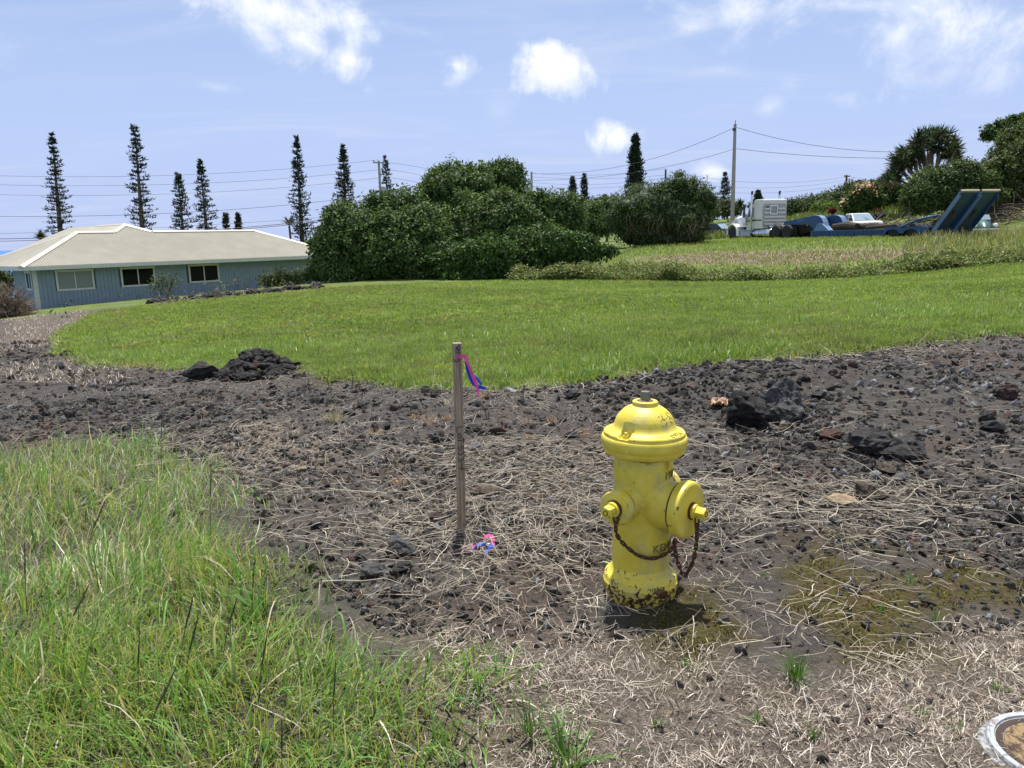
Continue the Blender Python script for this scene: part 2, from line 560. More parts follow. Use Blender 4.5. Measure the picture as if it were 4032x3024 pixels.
LAWN = GP([(140, 722), (150, 748), (180, 775), (240, 787), (330, 794), (400, 797), (560, 792), (640, 800), (700, 806), (780, 818), (850, 831), (1030, 836), (1180, 834), (1290, 829),
           (1350, 816), (1400, 802), (1500, 793), (1640, 783), (1800, 762), (2000, 738), (2212, 717)])
LAWN += [(9, 9.6), (22, 17), (28, 26), (24, 30.5)]
LAWN += GP([(2212, 562), (2050, 580), (1900, 593), (1600, 606), (1300, 603), (1100, 605), (1000, 609), (900, 614), (760, 620), (600, 632), (480, 644), (330, 658), (230, 672), (170, 698)])
FGREEN = [(-7, -0.5), (-9, 4.5)] + GP([(0, 962), (120, 952), (240, 935), (340, 945), (420, 985), (470, 1000), (540, 1040), (590, 1085), (620, 1160), (700, 1210), (780, 1265), (850, 1325), (940, 1372), (1030, 1430), (1050, 1500), (1065, 1590), (1040, 1659)]) + [(-0.35, 1.2), (-1, -0.5)]
LITTER1 = GP([(850, 1360), (1000, 1400), (1300, 1395), (1500, 1405), (1700, 1440), (1900, 1420), (2212, 1370)]) + [(3.2, 2.3), (3, 0), (-1.2, 0), (-0.4, 1.4)]
LITTER2 = GP([(0, 690), (200, 668), (230, 672), (170, 698), (140, 722), (120, 740), (0, 760)])
LITTER3 = GP([(430, 940), (520, 900), (640, 910), (700, 1000), (660, 1080), (600, 1090), (540, 1040), (470, 1000)])
MOSS = GP([(1500, 1270), (1600, 1240), (1750, 1215), (1900, 1200), (2060, 1205), (2212, 1240), (2212, 1370), (2050, 1400), (1900, 1425), (1700, 1440), (1560, 1420), (1470, 1400), (1450, 1330)])
DRYBANK = GP([(1380, 560), (1500, 548), (1700, 542), (1900, 540), (2010, 537), (2030, 545), (1850, 565), (1700, 572), (1500, 570)])

# fan-shaped sheet, fine near the camera
NA, NY = 380, 430
_t = np.linspace(0, 1, NY)
Ys = -1.2 + 2.2 * (np.exp(_t * math.log(1 + 420 / 2.2)) - 1)
_a = np.linspace(-1, 1, NA)
_a = _a * 1.15 + 0.75 * np.sign(_a) * np.abs(_a) ** 5
gx = _a[None, :] * (Ys[:, None] + 3.4)
gy = np.repeat(Ys[:, None], NA, 1)
gz = H(gx, gy)
lawn_d = polydist(gx, gy, LAWN); fg_d = polydist(gx, gy, FGREEN)
near = np.exp(-np.maximum(gy - 3, 0) / 9.0) * np.exp(-np.maximum(np.abs(gx) - 4, 0) / 8)
soil = sstep(0.25, -0.15, lawn_d)
relief = (fbm(gx * 0.9, gy * 0.9, 3, 3) - .5) * 0.09 + (fbm(gx * 4, gy * 4, 3, 5) - .5) * 0.045 + (fbm(gx * 13, gy * 13, 2, 9) - .5) * 0.022
gz = gz + relief * near * soil
def mound(cx, cy, rx, ry, h):
    return h * np.exp(-(((gx - cx) / rx) ** 2 + ((gy - cy) / ry) ** 2))
_mp = G(1640 * S, 815 * S)
def H_extra(x, y):
    """the low heaps of cinder at the edge of the lawn"""
    return 0.17 * np.exp(-(((x - 2.3) / 1.1) ** 2 + ((y - 6.5) / 0.55) ** 2)) + 0.07 * np.exp(-(((x - 1.0) / 0.7) ** 2 + ((y - 6.2) / 0.5) ** 2))
gz = gz + H_extra(gx, gy)
# zones
def zone(poly, soft, nseed, amt=0.35, sc=2.2):
    d = polydist(gx, gy, poly) + (fbm(gx * sc, gy * sc, 4, nseed) - .5) * amt * 2
    return sstep(-soft, soft, d)
z_lawn = zone(LAWN, 0.12, 11, 0.16, 2.0)
z_far = sstep(27, 31, gy + np.maximum(gx, 0) * .25 + (fbm(gx * .3, gy * .3, 3, 21) - .5) * 3) * (1 - z_lawn)
z_fg = zone(FGREEN, 0.1, 12, 0.15)
z_lit = np.clip(zone(LITTER1, 0.2, 13) + zone(LITTER2, 0.5, 14, 0.8, .8) + zone(LITTER3, 0.12, 15), 0, 1)
z_moss = zone(MOSS, 0.22, 16, 0.4, 2.6) * sstep(0.34, 0.55, fbm(gx * 3.2, gy * 3.2, 4, 33))
z_dry = zone(DRYBANK, 0.9, 17, 1.2, .5)
z_red = sstep(0.56, 0.70, fbm(gx * 1.5, gy * 1.5, 4, 44)) * (1 - z_lawn)
vid = np.arange(NA * NY).reshape(NY, NA)
quads = np.stack([vid[:-1, :-1], vid[:-1, 1:], vid[1:, 1:], vid[1:, :-1]], -1).reshape(-1, 4)
GV = np.stack([gx, gy, gz], -1).reshape(-1, 3)

gm = bpy.data.materials.new('ground'); t, out = nodes_of(gm); N = NT(t)
pos = N.geo('Position')
z1 = N.sepc(N.attr('zone')); z2 = N.sepc(N.attr('zone2'))
n_big = N.noise(pos, 1.3, 5, .6); n_mid = N.noise(pos, 9, 6, .65); n_fine = N.noise(pos, 60, 4, .6); n_grain = N.noise(pos, 260, 2, .6)
vor = N.voro(pos, 34); vor2 = N.voro(pos, 90)
soilc = N.mix(N.ramp(n_mid, .3, .7), (.022, .0195, .0175), (.066, .059, .052))
soilc = N.mix(N.ramp(n_grain, .45, .75, 0, .55), soilc, (.135, .122, .108))
soilc = N.mix(N.math('MULTIPLY', z2[2], .32), soilc, (.070, .040, .028))
litc = N.mix(N.ramp(n_fine, .3, .7), (.09, .068, .05), (.34, .28, .215))
litc = N.mix(N.ramp(n_grain, .35, .6), (.05, .036, .026), litc)
mossc = N.mix(N.ramp(n_fine, .3, .65), (.022, .018, .005), (.070, .062, .010))
mossc = N.mix(N.ramp(n_mid, .42, .62, 0, .75), mossc, (.055, .036, .016))
lawnc = N.mix(N.ramp(n_mid, .3, .7), (.130, .185, .050), (.185, .245, .075))
lawnc = N.mix(N.ramp(N.noise(pos, .45, 4, .6), .52, .72, 0, .55), lawnc, (.165, .210, .055))
farc = N.mix(N.ramp(n_big, .35, .65), (.075, .115, .022), (.135, .165, .045))
dryc = N.mix(N.ramp(n_mid, .35, .65), (.17, .13, .10), (.28, .225, .175))
c = N.mix(N.math('MULTIPLY', z1[1], .45), soilc, litc)
c = N.mix(N.math('MULTIPLY', z1[2], .95), c, mossc)
c = N.mix(z2[1], c, farc)
c = N.mix(z2[0], c, dryc)
c = N.mix(z1[0], c, lawnc)
hgt = N.math('ADD', N.math('MULTIPLY', vor, -.7), N.math('ADD', N.math('MULTIPLY', n_fine, .5), N.math('MULTIPLY', vor2, -.3)))
nb = N.bump(hgt, .85, .02)
N.bsdf(out, c, .92, 0, nb, .25)
gme = np_mesh('ground', GV, quads, gm, smooth=True)
def put_attr(me, name, arr):  # greyer than its ribs: the shading between them is put into the colour
    arr = np.concatenate([arr.astype(np.float32), np.ones((len(arr), 1), np.float32)], 1)
    a = me.color_attributes.new(name, 'FLOAT_COLOR', 'POINT'); a.data.foreach_set('color', arr.ravel())
put_attr(gme, 'zone', np.stack([np.maximum(z_lawn, z_fg * .04), z_lit, z_moss], -1).reshape(-1, 3))
put_attr(gme, 'zone2', np.stack([z_dry, z_far, z_red], -1).reshape(-1, 3))
ground = link('ground', gme)
tag(ground, 'dark cinder soil and grassy slope running up to the hedges', 'ground', kind='structure')

# ground height including relief, for standing things on it
def Hn(x, y):
    x = np.asarray(x, float); y = np.asarray(y, float)
    near = np.exp(-np.maximum(y - 3, 0) / 9.0) * np.exp(-np.maximum(np.abs(x) - 4, 0) / 8)
    s_ = sstep(0.25, -0.15, polydist(x, y, LAWN))
    rl = (fbm(x * 0.9, y * 0.9, 3, 3) - .5) * 0.09 + (fbm(x * 4, y * 4, 3, 5) - .5) * 0.045 + (fbm(x * 13, y * 13, 2, 9) - .5) * 0.022
    return H(x, y) + rl * near * s_ + H_extra(x, y)
def Hn1(x, y): return float(Hn(np.array([x]), np.array([y]))[0])
def Gn(px, py):
    p = G(px, py); return np.array([p[0], p[1], Hn1(p[0], p[1])])

# sea far below, out to the horizon
om = bpy.data.materials.new('sea_water'); t, out = nodes_of(om); N = NT(t)
pos = N.geo('Position')
N.bsdf(out, N.mix(N.ramp(N.noise(pos, .0006, 4), .3, .7), (.03, .13, .36), (.05, .17, .42)), .45, 0, N.bump(N.noise(pos, .02, 4), .3, 4.0), .3)
sea_me = np_mesh('sea', [(-70000, -5000, -105), (70000, -5000, -105), (70000, 75000, -105), (-70000, 75000, -105)], np.array([[0, 1, 2, 3]]), om)
tag(link('sea', sea_me), 'blue sea on the horizon beyond the house roof', 'sea', kind='structure')

# ------------------------------------------------------------------ scatter through geometry nodes (uncountable stuff only)
def scatter(name, pts, rots, scl, idx, variants, label, cat, group=None):
    me = bpy.data.meshes.new(name)
    pts = np.asarray(pts, np.float32); n = len(pts)
    me.vertices.add(n); me.vertices.foreach_set('co', pts.ravel())
    a = me.attributes.new('rot', 'FLOAT_VECTOR', 'POINT'); a.data.foreach_set('vector', np.asarray(rots, np.float32).ravel())
    a = me.attributes.new('scl', 'FLOAT_VECTOR', 'POINT')
    scl = np.asarray(scl, np.float32)
    if scl.ndim == 1: scl = np.repeat(scl[:, None], 3, 1)
    a.data.foreach_set('vector', scl.ravel())
    a = me.attributes.new('idx', 'INT', 'POINT'); a.data.foreach_set('value', np.asarray(idx, np.int32))
    o = link(name, me)
    ng = bpy.data.node_groups.new(name + '_scatter', 'GeometryNodeTree')
    ng.interface.new_socket('Geometry', in_out='INPUT', socket_type='NodeSocketGeometry')
    ng.interface.new_socket('Geometry', in_out='OUTPUT', socket_type='NodeSocketGeometry')
    gi = ng.nodes.new('NodeGroupInput'); go = ng.nodes.new('NodeGroupOutput')
    jn = ng.nodes.new('GeometryNodeJoinGeometry')
    for v in reversed(variants):
        ob = bpy.data.objects.new(v.name, v)
        oi = ng.nodes.new('GeometryNodeObjectInfo'); oi.inputs['Object'].default_value = ob
        oi.inputs['As Instance'].default_value = False
        g2 = ng.nodes.new('GeometryNodeGeometryToInstance')
        ng.links.new(oi.outputs['Geometry'], g2.inputs[0]); ng.links.new(g2.outputs[0], jn.inputs[0])
    ip = ng.nodes.new('GeometryNodeInstanceOnPoints'); ip.inputs['Pick Instance'].default_value = True
    def na(nm, ty):
        x = ng.nodes.new('GeometryNodeInputNamedAttribute'); x.data_type = ty; x.inputs['Name'].default_value = nm
        return [s for s in x.outputs if s.enabled and s.name == 'Attribute'][0]
    er = ng.nodes.new('FunctionNodeEulerToRotation')
    ng.links.new(na('rot', 'FLOAT_VECTOR'), er.inputs[0])
    ng.links.new(gi.outputs[0], ip.inputs['Points']); ng.links.new(jn.outputs[0], ip.inputs['Instance'])
    ng.links.new(er.outputs[0], ip.inputs['Rotation']); ng.links.new(na('scl', 'FLOAT_VECTOR'), ip.inputs['Scale'])
    ng.links.new(na('idx', 'INT'), ip.inputs['Instance Index'])
    ng.links.new(ip.outputs[0], go.inputs[0])
    md = o.modifiers.new('scatter', 'NODES'); md.node_group = ng
    tag(o, label, cat, group, kind='stuff')
    return o
def inst_attr_tint(name, cols, rough=.5, transl=.3, spec=.3):
    """blade material: a colour out of a list by instance, broken along each blade by its own tint"""
    if name in _M: return _M[name]
    m = bpy.data.materials.new(name); t, out = nodes_of(m); N = NT(t)
    r = N.rand()
    cr = N.n('ShaderNodeValToRGB'); cr.color_ramp.interpolation = 'LINEAR'
    els = cr.color_ramp.elements
    while len(els) < len(cols): els.new(0.5)
    for i, cc in enumerate(cols):
        els[i].position = i / (len(cols) - 1); els[i].color = (*cc, 1)
    N.put(cr.inputs[0], r)
    pos = N.geo('Position')
    patch = N.ramp(N.noise(pos, .45, 4, .6), .46, .68, 0, .9)
    c = N.mix(1.0, cr.outputs[0], N.attr('tint'), 'MULTIPLY')
    hv_ = N.n('ShaderNodeHueSaturation'); N.put(hv_.inputs['Color'], c)
    N.put(hv_.inputs['Value'], N.math('MULTIPLY', N.ramp(N.noise(pos, 2.6, 4, .65), .3, .7, .68, 1.18, False), N.ramp(N.noise(pos, .22, 3, .5), .35, .65, .82, 1.12, False)))
    c = hv_.outputs[0]
    dryp = N.math('MULTIPLY', N.ramp(N.noise(pos, .8, 5, .65), .50, .68), N.ramp(N.sepx(pos)[0], 3.0, -6.0, .12, .75))
    c = N.mix(dryp, c, N.mix(1.0, c, (1.22, .86, 1.5, 1), 'MULTIPLY'))
    c = N.mix(patch, c, N.mix(1.0, c, (1.10, .95, 1.2, 1), 'MULTIPLY'))
    p = N.bsdf(None, c, rough, spec=spec)
    tr = N.n('ShaderNodeBsdfTranslucent'); N.put(tr.inputs[0], N.mix(1.0, c, (1.3, 1.2, .6, 1), 'MULTIPLY'))
    mx = N.n('ShaderNodeMixShader'); mx.inputs[0].default_value = transl
    t.links.new(p.outputs[0], mx.inputs[1]); t.links.new(tr.outputs[0], mx.inputs[2]); t.links.new(mx.outputs[0], out.inputs[0])
    _M[name] = m
    return m

# ------------------------------------------------------------------ blades
def blades(base, head, length, width, bend, lean, nseg=3, seed=1, tints=None, kink=0.0):
    """ribbon blades. base (n,3); head = azimuth; lean = initial tilt from vertical; bend = extra tilt along the blade"""
    n = len(base); r = np.random.default_rng(seed)
    length = np.broadcast_to(length, n); width = np.broadcast_to(width, n); bend = np.broadcast_to(bend, n); lean = np.broadcast_to(lean, n)
    V = np.zeros((n, (nseg + 1) * 2 - 1, 3)); P = base.copy().astype(float)
    side = np.stack([-np.sin(head), np.cos(head), np.zeros(n)], -1)
    tw = r.uniform(-.5, .5, n)
    for i in range(nseg + 1):
        tt = i / nseg
        ang = lean + bend * tt ** 1.3
        w = width * (1 - tt ** 1.6) * .5 + width * .06
        if i < nseg:
            sd = side * w[:, None]
            V[:, 2 * i] = P - sd; V[:, 2 * i + 1] = P + sd
        else:
            V[:, 2 * i] = P
        d = np.stack([np.cos(head) * np.sin(ang), np.sin(head) * np.sin(ang), np.cos(ang)], -1)
        P = P + d * (length / nseg)[:, None]
        if kink:
            head = head + r.normal(0, kink, n)
    nv = V.shape[1]
    off = (np.arange(n) * nv)[:, None]
    q = [np.stack([off[:, 0] + 2 * i, off[:, 0] + 2 * i + 1, off[:, 0] + 2 * i + 3, off[:, 0] + 2 * i + 2], -1) for i in range(nseg - 1)]
    tri = np.stack([off[:, 0] + 2 * (nseg - 1), off[:, 0] + 2 * (nseg - 1) + 1, off[:, 0] + 2 * nseg], -1)
    C_ = None
    if tints is not None:
        C_ = np.repeat(tints[:, None, :], nv, 1).reshape(-1, 3)
    return V.reshape(-1, 3), [np.concatenate(q), tri] if nseg > 1 else [tri], C_
def stems(base, dirs, length, rad, nseg=5, wander=.25, seed=1, tints=None, zfloor=None, droop=0.0):
    """three-sided wandering stalks"""
    n = len(base); r = np.random.default_rng(seed)
    P = base.astype(float).copy(); D = dirs.astype(float).copy()
    length = np.broadcast_to(length, n); rad = np.broadcast_to(rad, n)
    V = np.zeros((n, (nseg + 1) * 3, 3))
    for i in range(nseg + 1):
        a = np.cross(D, np.array([.2, .3, 1.0])); a /= np.linalg.norm(a, axis=1)[:, None] + 1e-9
        b = np.cross(D, a)
        rr = rad * (1 - .55 * i / nseg)
        for k in range(3):
            th = 2 * math.pi * k / 3
            V[:, i * 3 + k] = P + (a * math.cos(th) + b * math.sin(th)) * rr[:, None]
        D = D + r.normal(0, wander, (n, 3)) * np.array([1, 1, .55]); D[:, 2] -= droop
        D /= np.linalg.norm(D, axis=1)[:, None]
        P = P + D * (length / nseg)[:, None]
        if zfloor is not None:
            fl = zfloor(P[:, 0], P[:, 1]) + .003
            P[:, 2] = np.where(P[:, 2] < fl, fl, P[:, 2])
    nv = V.shape[1]; off = np.arange(n) * nv
    F_ = []
    for i in range(nseg):
        for k in range(3):
            k2 = (k + 1) % 3
            F_.append(np.stack([off + i * 3 + k, off + i * 3 + k2, off + (i + 1) * 3 + k2, off + (i + 1) * 3 + k], -1))
    C_ = None if tints is None else np.repeat(tints[:, None, :], nv, 1).reshape(-1, 3)
    return V.reshape(-1, 3), [np.concatenate(F_)], C_
def pick(pal, n, r, jit=.18):
    pal = np.array(pal); return pal[r.integers(0, len(pal), n)] * r.uniform(1 - jit, 1 + jit, (n, 1))
# ------------------------------------------------------------------ lava rock
def rock_mesh(name, seed, sub=2, amp=.28, flat=.75, mat_=None, facets=5):
    r = np.random.default_rng(seed)
    bm = bmesh.new(); bmesh.ops.create_icosphere(bm, subdivisions=sub, radius=1.0)
    v = np.array([p.co[:] for p in bm.verts])
    for _ in range(facets):                         # broken faces
        d = r.normal(size=3); d /= np.linalg.norm(d); h = r.uniform(.45, .8)
        k = v @ d
        v = v - np.where(k > h, k - h, 0)[:, None] * d[None, :] * .9
    ph = r.uniform(0, 10, 6)
    for f_, a_ in ((1.7, 1.0), (3.7, .6), (8.3, .42), (15.1, .28)):
        n_ = np.sin(v[:, 0] * f_ + ph[0] + 1.3 * np.sin(v[:, 1] * f_ + ph[1])) * np.sin(v[:, 1] * f_ * 1.1 + ph[2] + np.sin(v[:, 2] * f_ + ph[3])) + .5 * np.sin(v[:, 2] * f_ * 1.3 + ph[4])
        v = v * (1 + amp * a_ * .5 * n_)[:, None]
    v += r.normal(0, amp * .06, v.shape)
    v[:, 2] *= flat
    v[:, 0] *= r.uniform(.85, 1.25)
    for p, q in zip(bm.verts, v): p.co = q
    me = bpy.data.meshes.new(name); bm.to_mesh(me); bm.free()
    if False: me.polygons.foreach_set('use_smooth', np.ones(len(me.polygons), bool))
    if mat_: me.materials.append(mat_)
    return me
def lava_mat(name, c1, c2, rnd=.35, bs=1.0):
    if name in _M: return _M[name]
    m = bpy.data.materials.new(name); t, out = nodes_of(m); N = NT(t)
    co = N.coords('Object'); pos = N.geo('Position')
    a = N.noise(pos, 22 * bs, 6, .65); b = N.noise(pos, 90 * bs, 4, .6); v_ = N.voro(pos, 120 * bs)
    c = N.mix(N.ramp(a, .35, .68), c1, c2)
    f = N.ramp(N.rand(), 0, 1, 1 - rnd, 1 + rnd, False)
    c = N.mix(1.0, c, N.n('ShaderNodeCombineXYZ').outputs[0], 'MULTIPLY') if False else c
    hs = N.n('ShaderNodeHueSaturation'); N.put(hs.inputs['Color'], c); N.put(hs.inputs['Value'], f)
    # a few clinkers are rusty
    c = N.mix(N.ramp(N.math('FRACT', N.math('MULTIPLY', N.rand(), 17.3)), .9, .97, 0, .6), hs.outputs[0], (.085, .04, .028))
    h = N.math('ADD', N.math('MULTIPLY', b, .6), N.math('MULTIPLY', v_, .8))
    N.bsdf(out, c, .88, 0, N.bump(h, .8, .006 / bs), .3)
    _M[name] = m; return m
LAVA = lava_mat('lava_rock', (.022, .020, .018), (.085, .078, .072), .5)
LAVAK = lava_mat('lava_black', (.012, .0118, .0125), (.040, .038, .037), .25)
LAVAG = lava_mat('lava_grey', (.09, .092, .095), (.22, .22, .225), .3)

# ------------------------------------------------------------------ cinder over the bare soil
def ray_ok(x, y, m=.06):
    """inside the camera's fan, with a margin"""
    return np.abs(x) < (.68 + m) * (y + .7)
def sample(n, y0, y1, power, r, xr=.80):
    yy = (y0 ** power + r.random(n) * (y1 ** power - y0 ** power)) ** (1 / power)
    xx = r.uniform(-1, 1, n) * xr * (yy + .9)
    return xx, yy
r = np.random.default_rng(11)
x, y = sample(150000, 1.6, 16, .5, r)
ld = polydist(x, y, LAWN); fd = polydist(x, y, FGREEN); l1 = polydist(x, y, LITTER1); ms = polydist(x, y, MOSS)
dens = np.ones(len(x))
dens *= np.where(ld > -.03, 0, 1) * np.where(fd > .1, .05, 1) * np.where(l1 > 0, .025, 1) * np.where(ms > 0, .22, 1)
dens *= .35 + 1.1 * sstep(.35, .65, fbm(x * 1.1, y * 1.1, 3, 71))
dens *= np.where((x < -2.2) & (y > 8), .5, 1)
k = r.random(len(x)) < dens
x, y = x[k], y[k]
sz = np.exp(r.normal(math.log(.0070), .68, len(x))) * (1 + y * .06)
sz = sz * (1 + .9 * np.exp(-(((x - 2.4) / 2.2) ** 2 + ((y - 5.6) / 1.3) ** 2)) * (r.random(len(x)) < .5))
sz = np.minimum(np.clip(sz, .003, .065), .004 + .0065 * y)
k = (np.hypot(x - .50, y - 2.80) > .27) | (sz < .007)
x, y, sz = x[k], y[k], sz[k]
pts = np.stack([x, y, Hn(x, y) + sz * .05], -1)
variants = [rock_mesh('cinder', 100 + i, 1 if i < 5 else 2, .34, r.uniform(.55, .9), LAVA if i != 3 else LAVAG) for i in range(8)]
scatter('cinder_gravel', pts, r.uniform(0, 6.28, (len(x), 3)) * np.array([.25, .25, 1]), sz, np.where(r.random(len(x)) < .05 + .40 * np.exp(-(((x - 4.3) / 1.6) ** 2 + ((y - 6.2) / .9) ** 2)), 3, r.choice([0, 1, 2, 4, 5, 6, 7], len(x))), variants,
        'loose black and brown cinder strewn over the bare soil', 'gravel')

# ------------------------------------------------------------------ dry straw lying on the soil
STRAW_PAL = [(.62, .54, .42), (.54, .47, .365), (.70, .63, .52), (.37, .30, .225), (.48, .43, .36), (.64, .59, .49)]
strawm = leaf_mat('dry_straw', .75, .12, .15)
def straw_density(x, y):
    a = sstep(.40, .62, fbm(x * 1.0 + 3, y * 1.6, 3, 81))
    mid = np.exp(-(((x + .1) / 1.5) ** 2 + ((y - 4.0) / 1.35) ** 2)) * 1.25 + .55 * np.exp(-(((x - 1.75) / .55) ** 2 + ((y - 3.9) / .35) ** 2)) + .5 * np.exp(-(((x + 2.2) / 1.2) ** 2 + ((y - 5.2) / 1.2) ** 2))
    band = .45 * np.exp(-((polydist(x, y, LAWN) + .35) / .35) ** 2)
    d = mid * (.35 + a) + band * (.3 + a) + .10 * a
    d *= 1 - .9 * np.exp(-(((x - .52) / .30) ** 2 + ((y - 2.55) / .22) ** 2))
    d *= np.where(polydist(x, y, LAWN) > -.05, 0, 1) * np.where(polydist(x, y, FGREEN) > .15, .12, 1)
    return d
r = np.random.default_rng(12)
x, y = sample(62000, 1.9, 13, .7, r)
k = r.random(len(x)) < straw_density(x, y) * .95
x, y = x[k], y[k]; n = len(x)
flow = (fbm(x * .7, y * .7, 2, 91) - .5) * 5 + .25
az = flow + r.normal(0, .75, n) + np.where(r.random(n) < .5, math.pi, 0)
lift = np.abs(r.normal(0.02, .12, n))
dirs = np.stack([np.cos(az) * np.cos(lift), np.sin(az) * np.cos(lift), np.sin(lift)], -1)
base = np.stack([x, y, Hn(x, y) + r.uniform(.006, .045, n)], -1)
ln = np.clip(np.exp(r.normal(math.log(.115), .6, n)), .025, .40) * np.where(y < 3.0, .7, 1)
V, F_, C_ = stems(base, dirs, ln, np.clip(np.exp(r.normal(math.log(.0011), .4, n)), .0005, .0028), 4, .28, 5, pick(STRAW_PAL, n, r, .25), Hn, .02)
tag(link('dry_straw', np_mesh('dry_straw', V, F_, strawm, C_)), 'pale dry grass stems lying across the dark soil', 'straw', kind='stuff')

# ------------------------------------------------------------------ short dead grass litter
LIT_PAL = [(.42, .36, .30), (.54, .47, .40), (.30, .245, .20), (.38, .33, .28), (.66, .60, .52), (.14, .10, .08)]
r = np.random.default_rng(13)
x, y = sample(210000, 1.15, 4.0, .8, r, .95)
d1 = polydist(x, y, LITTER1) + (fbm(x * 2.2, y * 2.2, 4, 13) - .5) * .7
k = (d1 > -.1) & (r.random(len(x)) < sstep(-.12, .2, d1) * (.30 + .70 * sstep(.35, .6, fbm(x * 5, y * 5, 3, 23)))) & (r.random(len(x)) < np.where(polydist(x, y, FGREEN) > .05, .25, 1))
xa, ya = x[k], y[k]
x, y = sample(110000, 2.9, 8.5, .6, r, .85)
d3 = np.maximum(polydist(x, y, LITTER3) + (fbm(x * 2.2, y * 2.2, 4, 15) - .5) * .7, -.9)
ex = (.10 + .85 * sstep(.46, .64, fbm(x * 1.6, y * 2.2, 3, 25))) * (polydist(x, y, LAWN) < 0) * np.where(x > 1.2, .35, 1) * np.where(polydist(x, y, FGREEN) > .1, .2, 1)
k = r.random(len(x)) < np.maximum(sstep(-.15, .2, d3) * .75, ex * .55)
x = np.concatenate([xa, x[k]]); y = np.concatenate([ya, y[k]]); n = len(x)
V, F_, C_ = blades(np.stack([x, y, Hn(x, y) - .002], -1), r.uniform(0, 6.28, n), np.clip(np.exp(r.normal(math.log(.030), .5, n)), .01, .1), r.uniform(.0013, .0034, n),
                   r.uniform(.2, 1.6, n), r.uniform(.45, 1.45, n), 3, 3, pick(LIT_PAL, n, r, .3), .5)
tag(link('dead_grass', np_mesh('dead_grass', V, F_, strawm, C_)), 'short bleached dead grass matting the soil', 'dead grass', kind='stuff')
# farther dead grass on the path at the left of the lawn and along its edge
x, y = sample(60000, 8, 30, .6, r, .85)
d2 = np.maximum(polydist(x, y, LITTER2) + (fbm(x, y, 3, 14) - .5) * 1.5, -.6 + .9 * sstep(.45, .6, fbm(x * .8, y * .8, 3, 29)) - .8 * (np.abs(polydist(x, y, LAWN) + .6) > .8))
k = (r.random(len(x)) < sstep(-.1, .3, d2)) & (polydist(x, y, LAWN) < -.05)
x, y = x[k], y[k]; n = len(x)
V, F_, C_ = blades(np.stack([x, y, Hn(x, y) - .002], -1), r.uniform(0, 6.28, n), r.uniform(.04, .14, n), r.uniform(.006, .012, n), r.uniform(.2, 1.4, n), r.uniform(.3, 1.3, n), 2, 4, pick(LIT_PAL, n, r, .25))
tag(link('dead_grass', np_mesh('dead_grass', V, F_, strawm, C_)), 'bleached dead grass on the path left of the lawn', 'dead grass', kind='stuff')

# ------------------------------------------------------------------ tall green grass, bottom left
GREEN_PAL = [(.360, .420, .085), (.420, .465, .110), (.255, .330, .070), (.480, .500, .175), (.175, .265, .060), (.37, .39, .18), (.26, .25, .12)]
grassm = leaf_mat('green_grass', .42, .33, .32)
r = np.random.default_rng(14)
x, y = sample(190000, 1.05, 6.5, .72, r, .98)
fd = polydist(x, y, FGREEN) + (fbm(x * 1.8, y * 1.8, 4, 12) - .5) * .75
k = (fd > -.08) & (r.random(len(x)) < sstep(-.10, .42, fd) * (.4 + .6 * sstep(.3, .55, fbm(x * 2.6, y * 2.6, 3, 35))) * np.where(y > 3.4, .6, 1))
x, y, fd = x[k], y[k], fd[k]; n = len(x)
clump = fbm(x * 2.2, y * 2.2, 3, 37)
wide = (r.random(n) < .22 + .42 * (sstep(-.35, .15, x - .25 * y + .6) * (y < 2.9)))
ln = np.clip(r.normal(.115, .045, n) * (.55 + 1.0 * clump) * (.6 + .6 * sstep(0, .5, fd)), .03, .34) * np.where(wide, 1.35, 1)
wd = np.where(wide, r.uniform(.0045, .008, n), r.uniform(.0016, .0034, n))
az = (fbm(x * 1.6, y * 1.6, 2, 39) - .5) * 7 + r.normal(0, 1.1, n)
ti = pick(GREEN_PAL[:6], n, r, .22)
dry = r.random(n) < np.where(y > 2.9, .15, .07)
ti[dry] = pick(STRAW_PAL, int(dry.sum()), r)
wk = wide & ~dry
ti[wk] = pick([(.135, .285, .060), (.095, .215, .048), (.180, .34, .075)], int(wk.sum()), r)
V, F_, C_ = blades(np.stack([x, y, Hn(x, y) - .004], -1), az, ln, wd, r.uniform(.3, 1.7, n), np.abs(r.normal(.40, .48, n)), 4, 6, ti, .2)
tag(link('tall_grass', np_mesh('tall_grass', V, F_, grassm, C_)), 'tall green grass in the lower corner beside the bare soil', 'grass', kind='stuff')
# thin seed culms through the grass
x, y = sample(9000, 1.2, 6.2, .8, r, .95)
fd = polydist(x, y, FGREEN)
k = (fd > -.1) & (r.random(len(x)) < .16); x, y = x[k], y[k]; n = len(x)
az = r.uniform(0, 6.28, n); le = np.abs(r.normal(.25, .2, n))
V, F_, C_ = stems(np.stack([x, y, Hn(x, y)], -1), np.stack([np.cos(az) * np.sin(le), np.sin(az) * np.sin(le), np.cos(le)], -1), r.uniform(.15, .36, n), .0009, 5, .08, 8,
                  pick([(.30, .27, .12), (.22, .22, .08), (.17, .10, .07), (.40, .36, .22)], n, r), None, .03)
tag(link('seed_stems', np_mesh('seed_stems', V, F_, strawm, C_)), 'thin wiry seed stems rising through the tall grass', 'grass', kind='stuff')

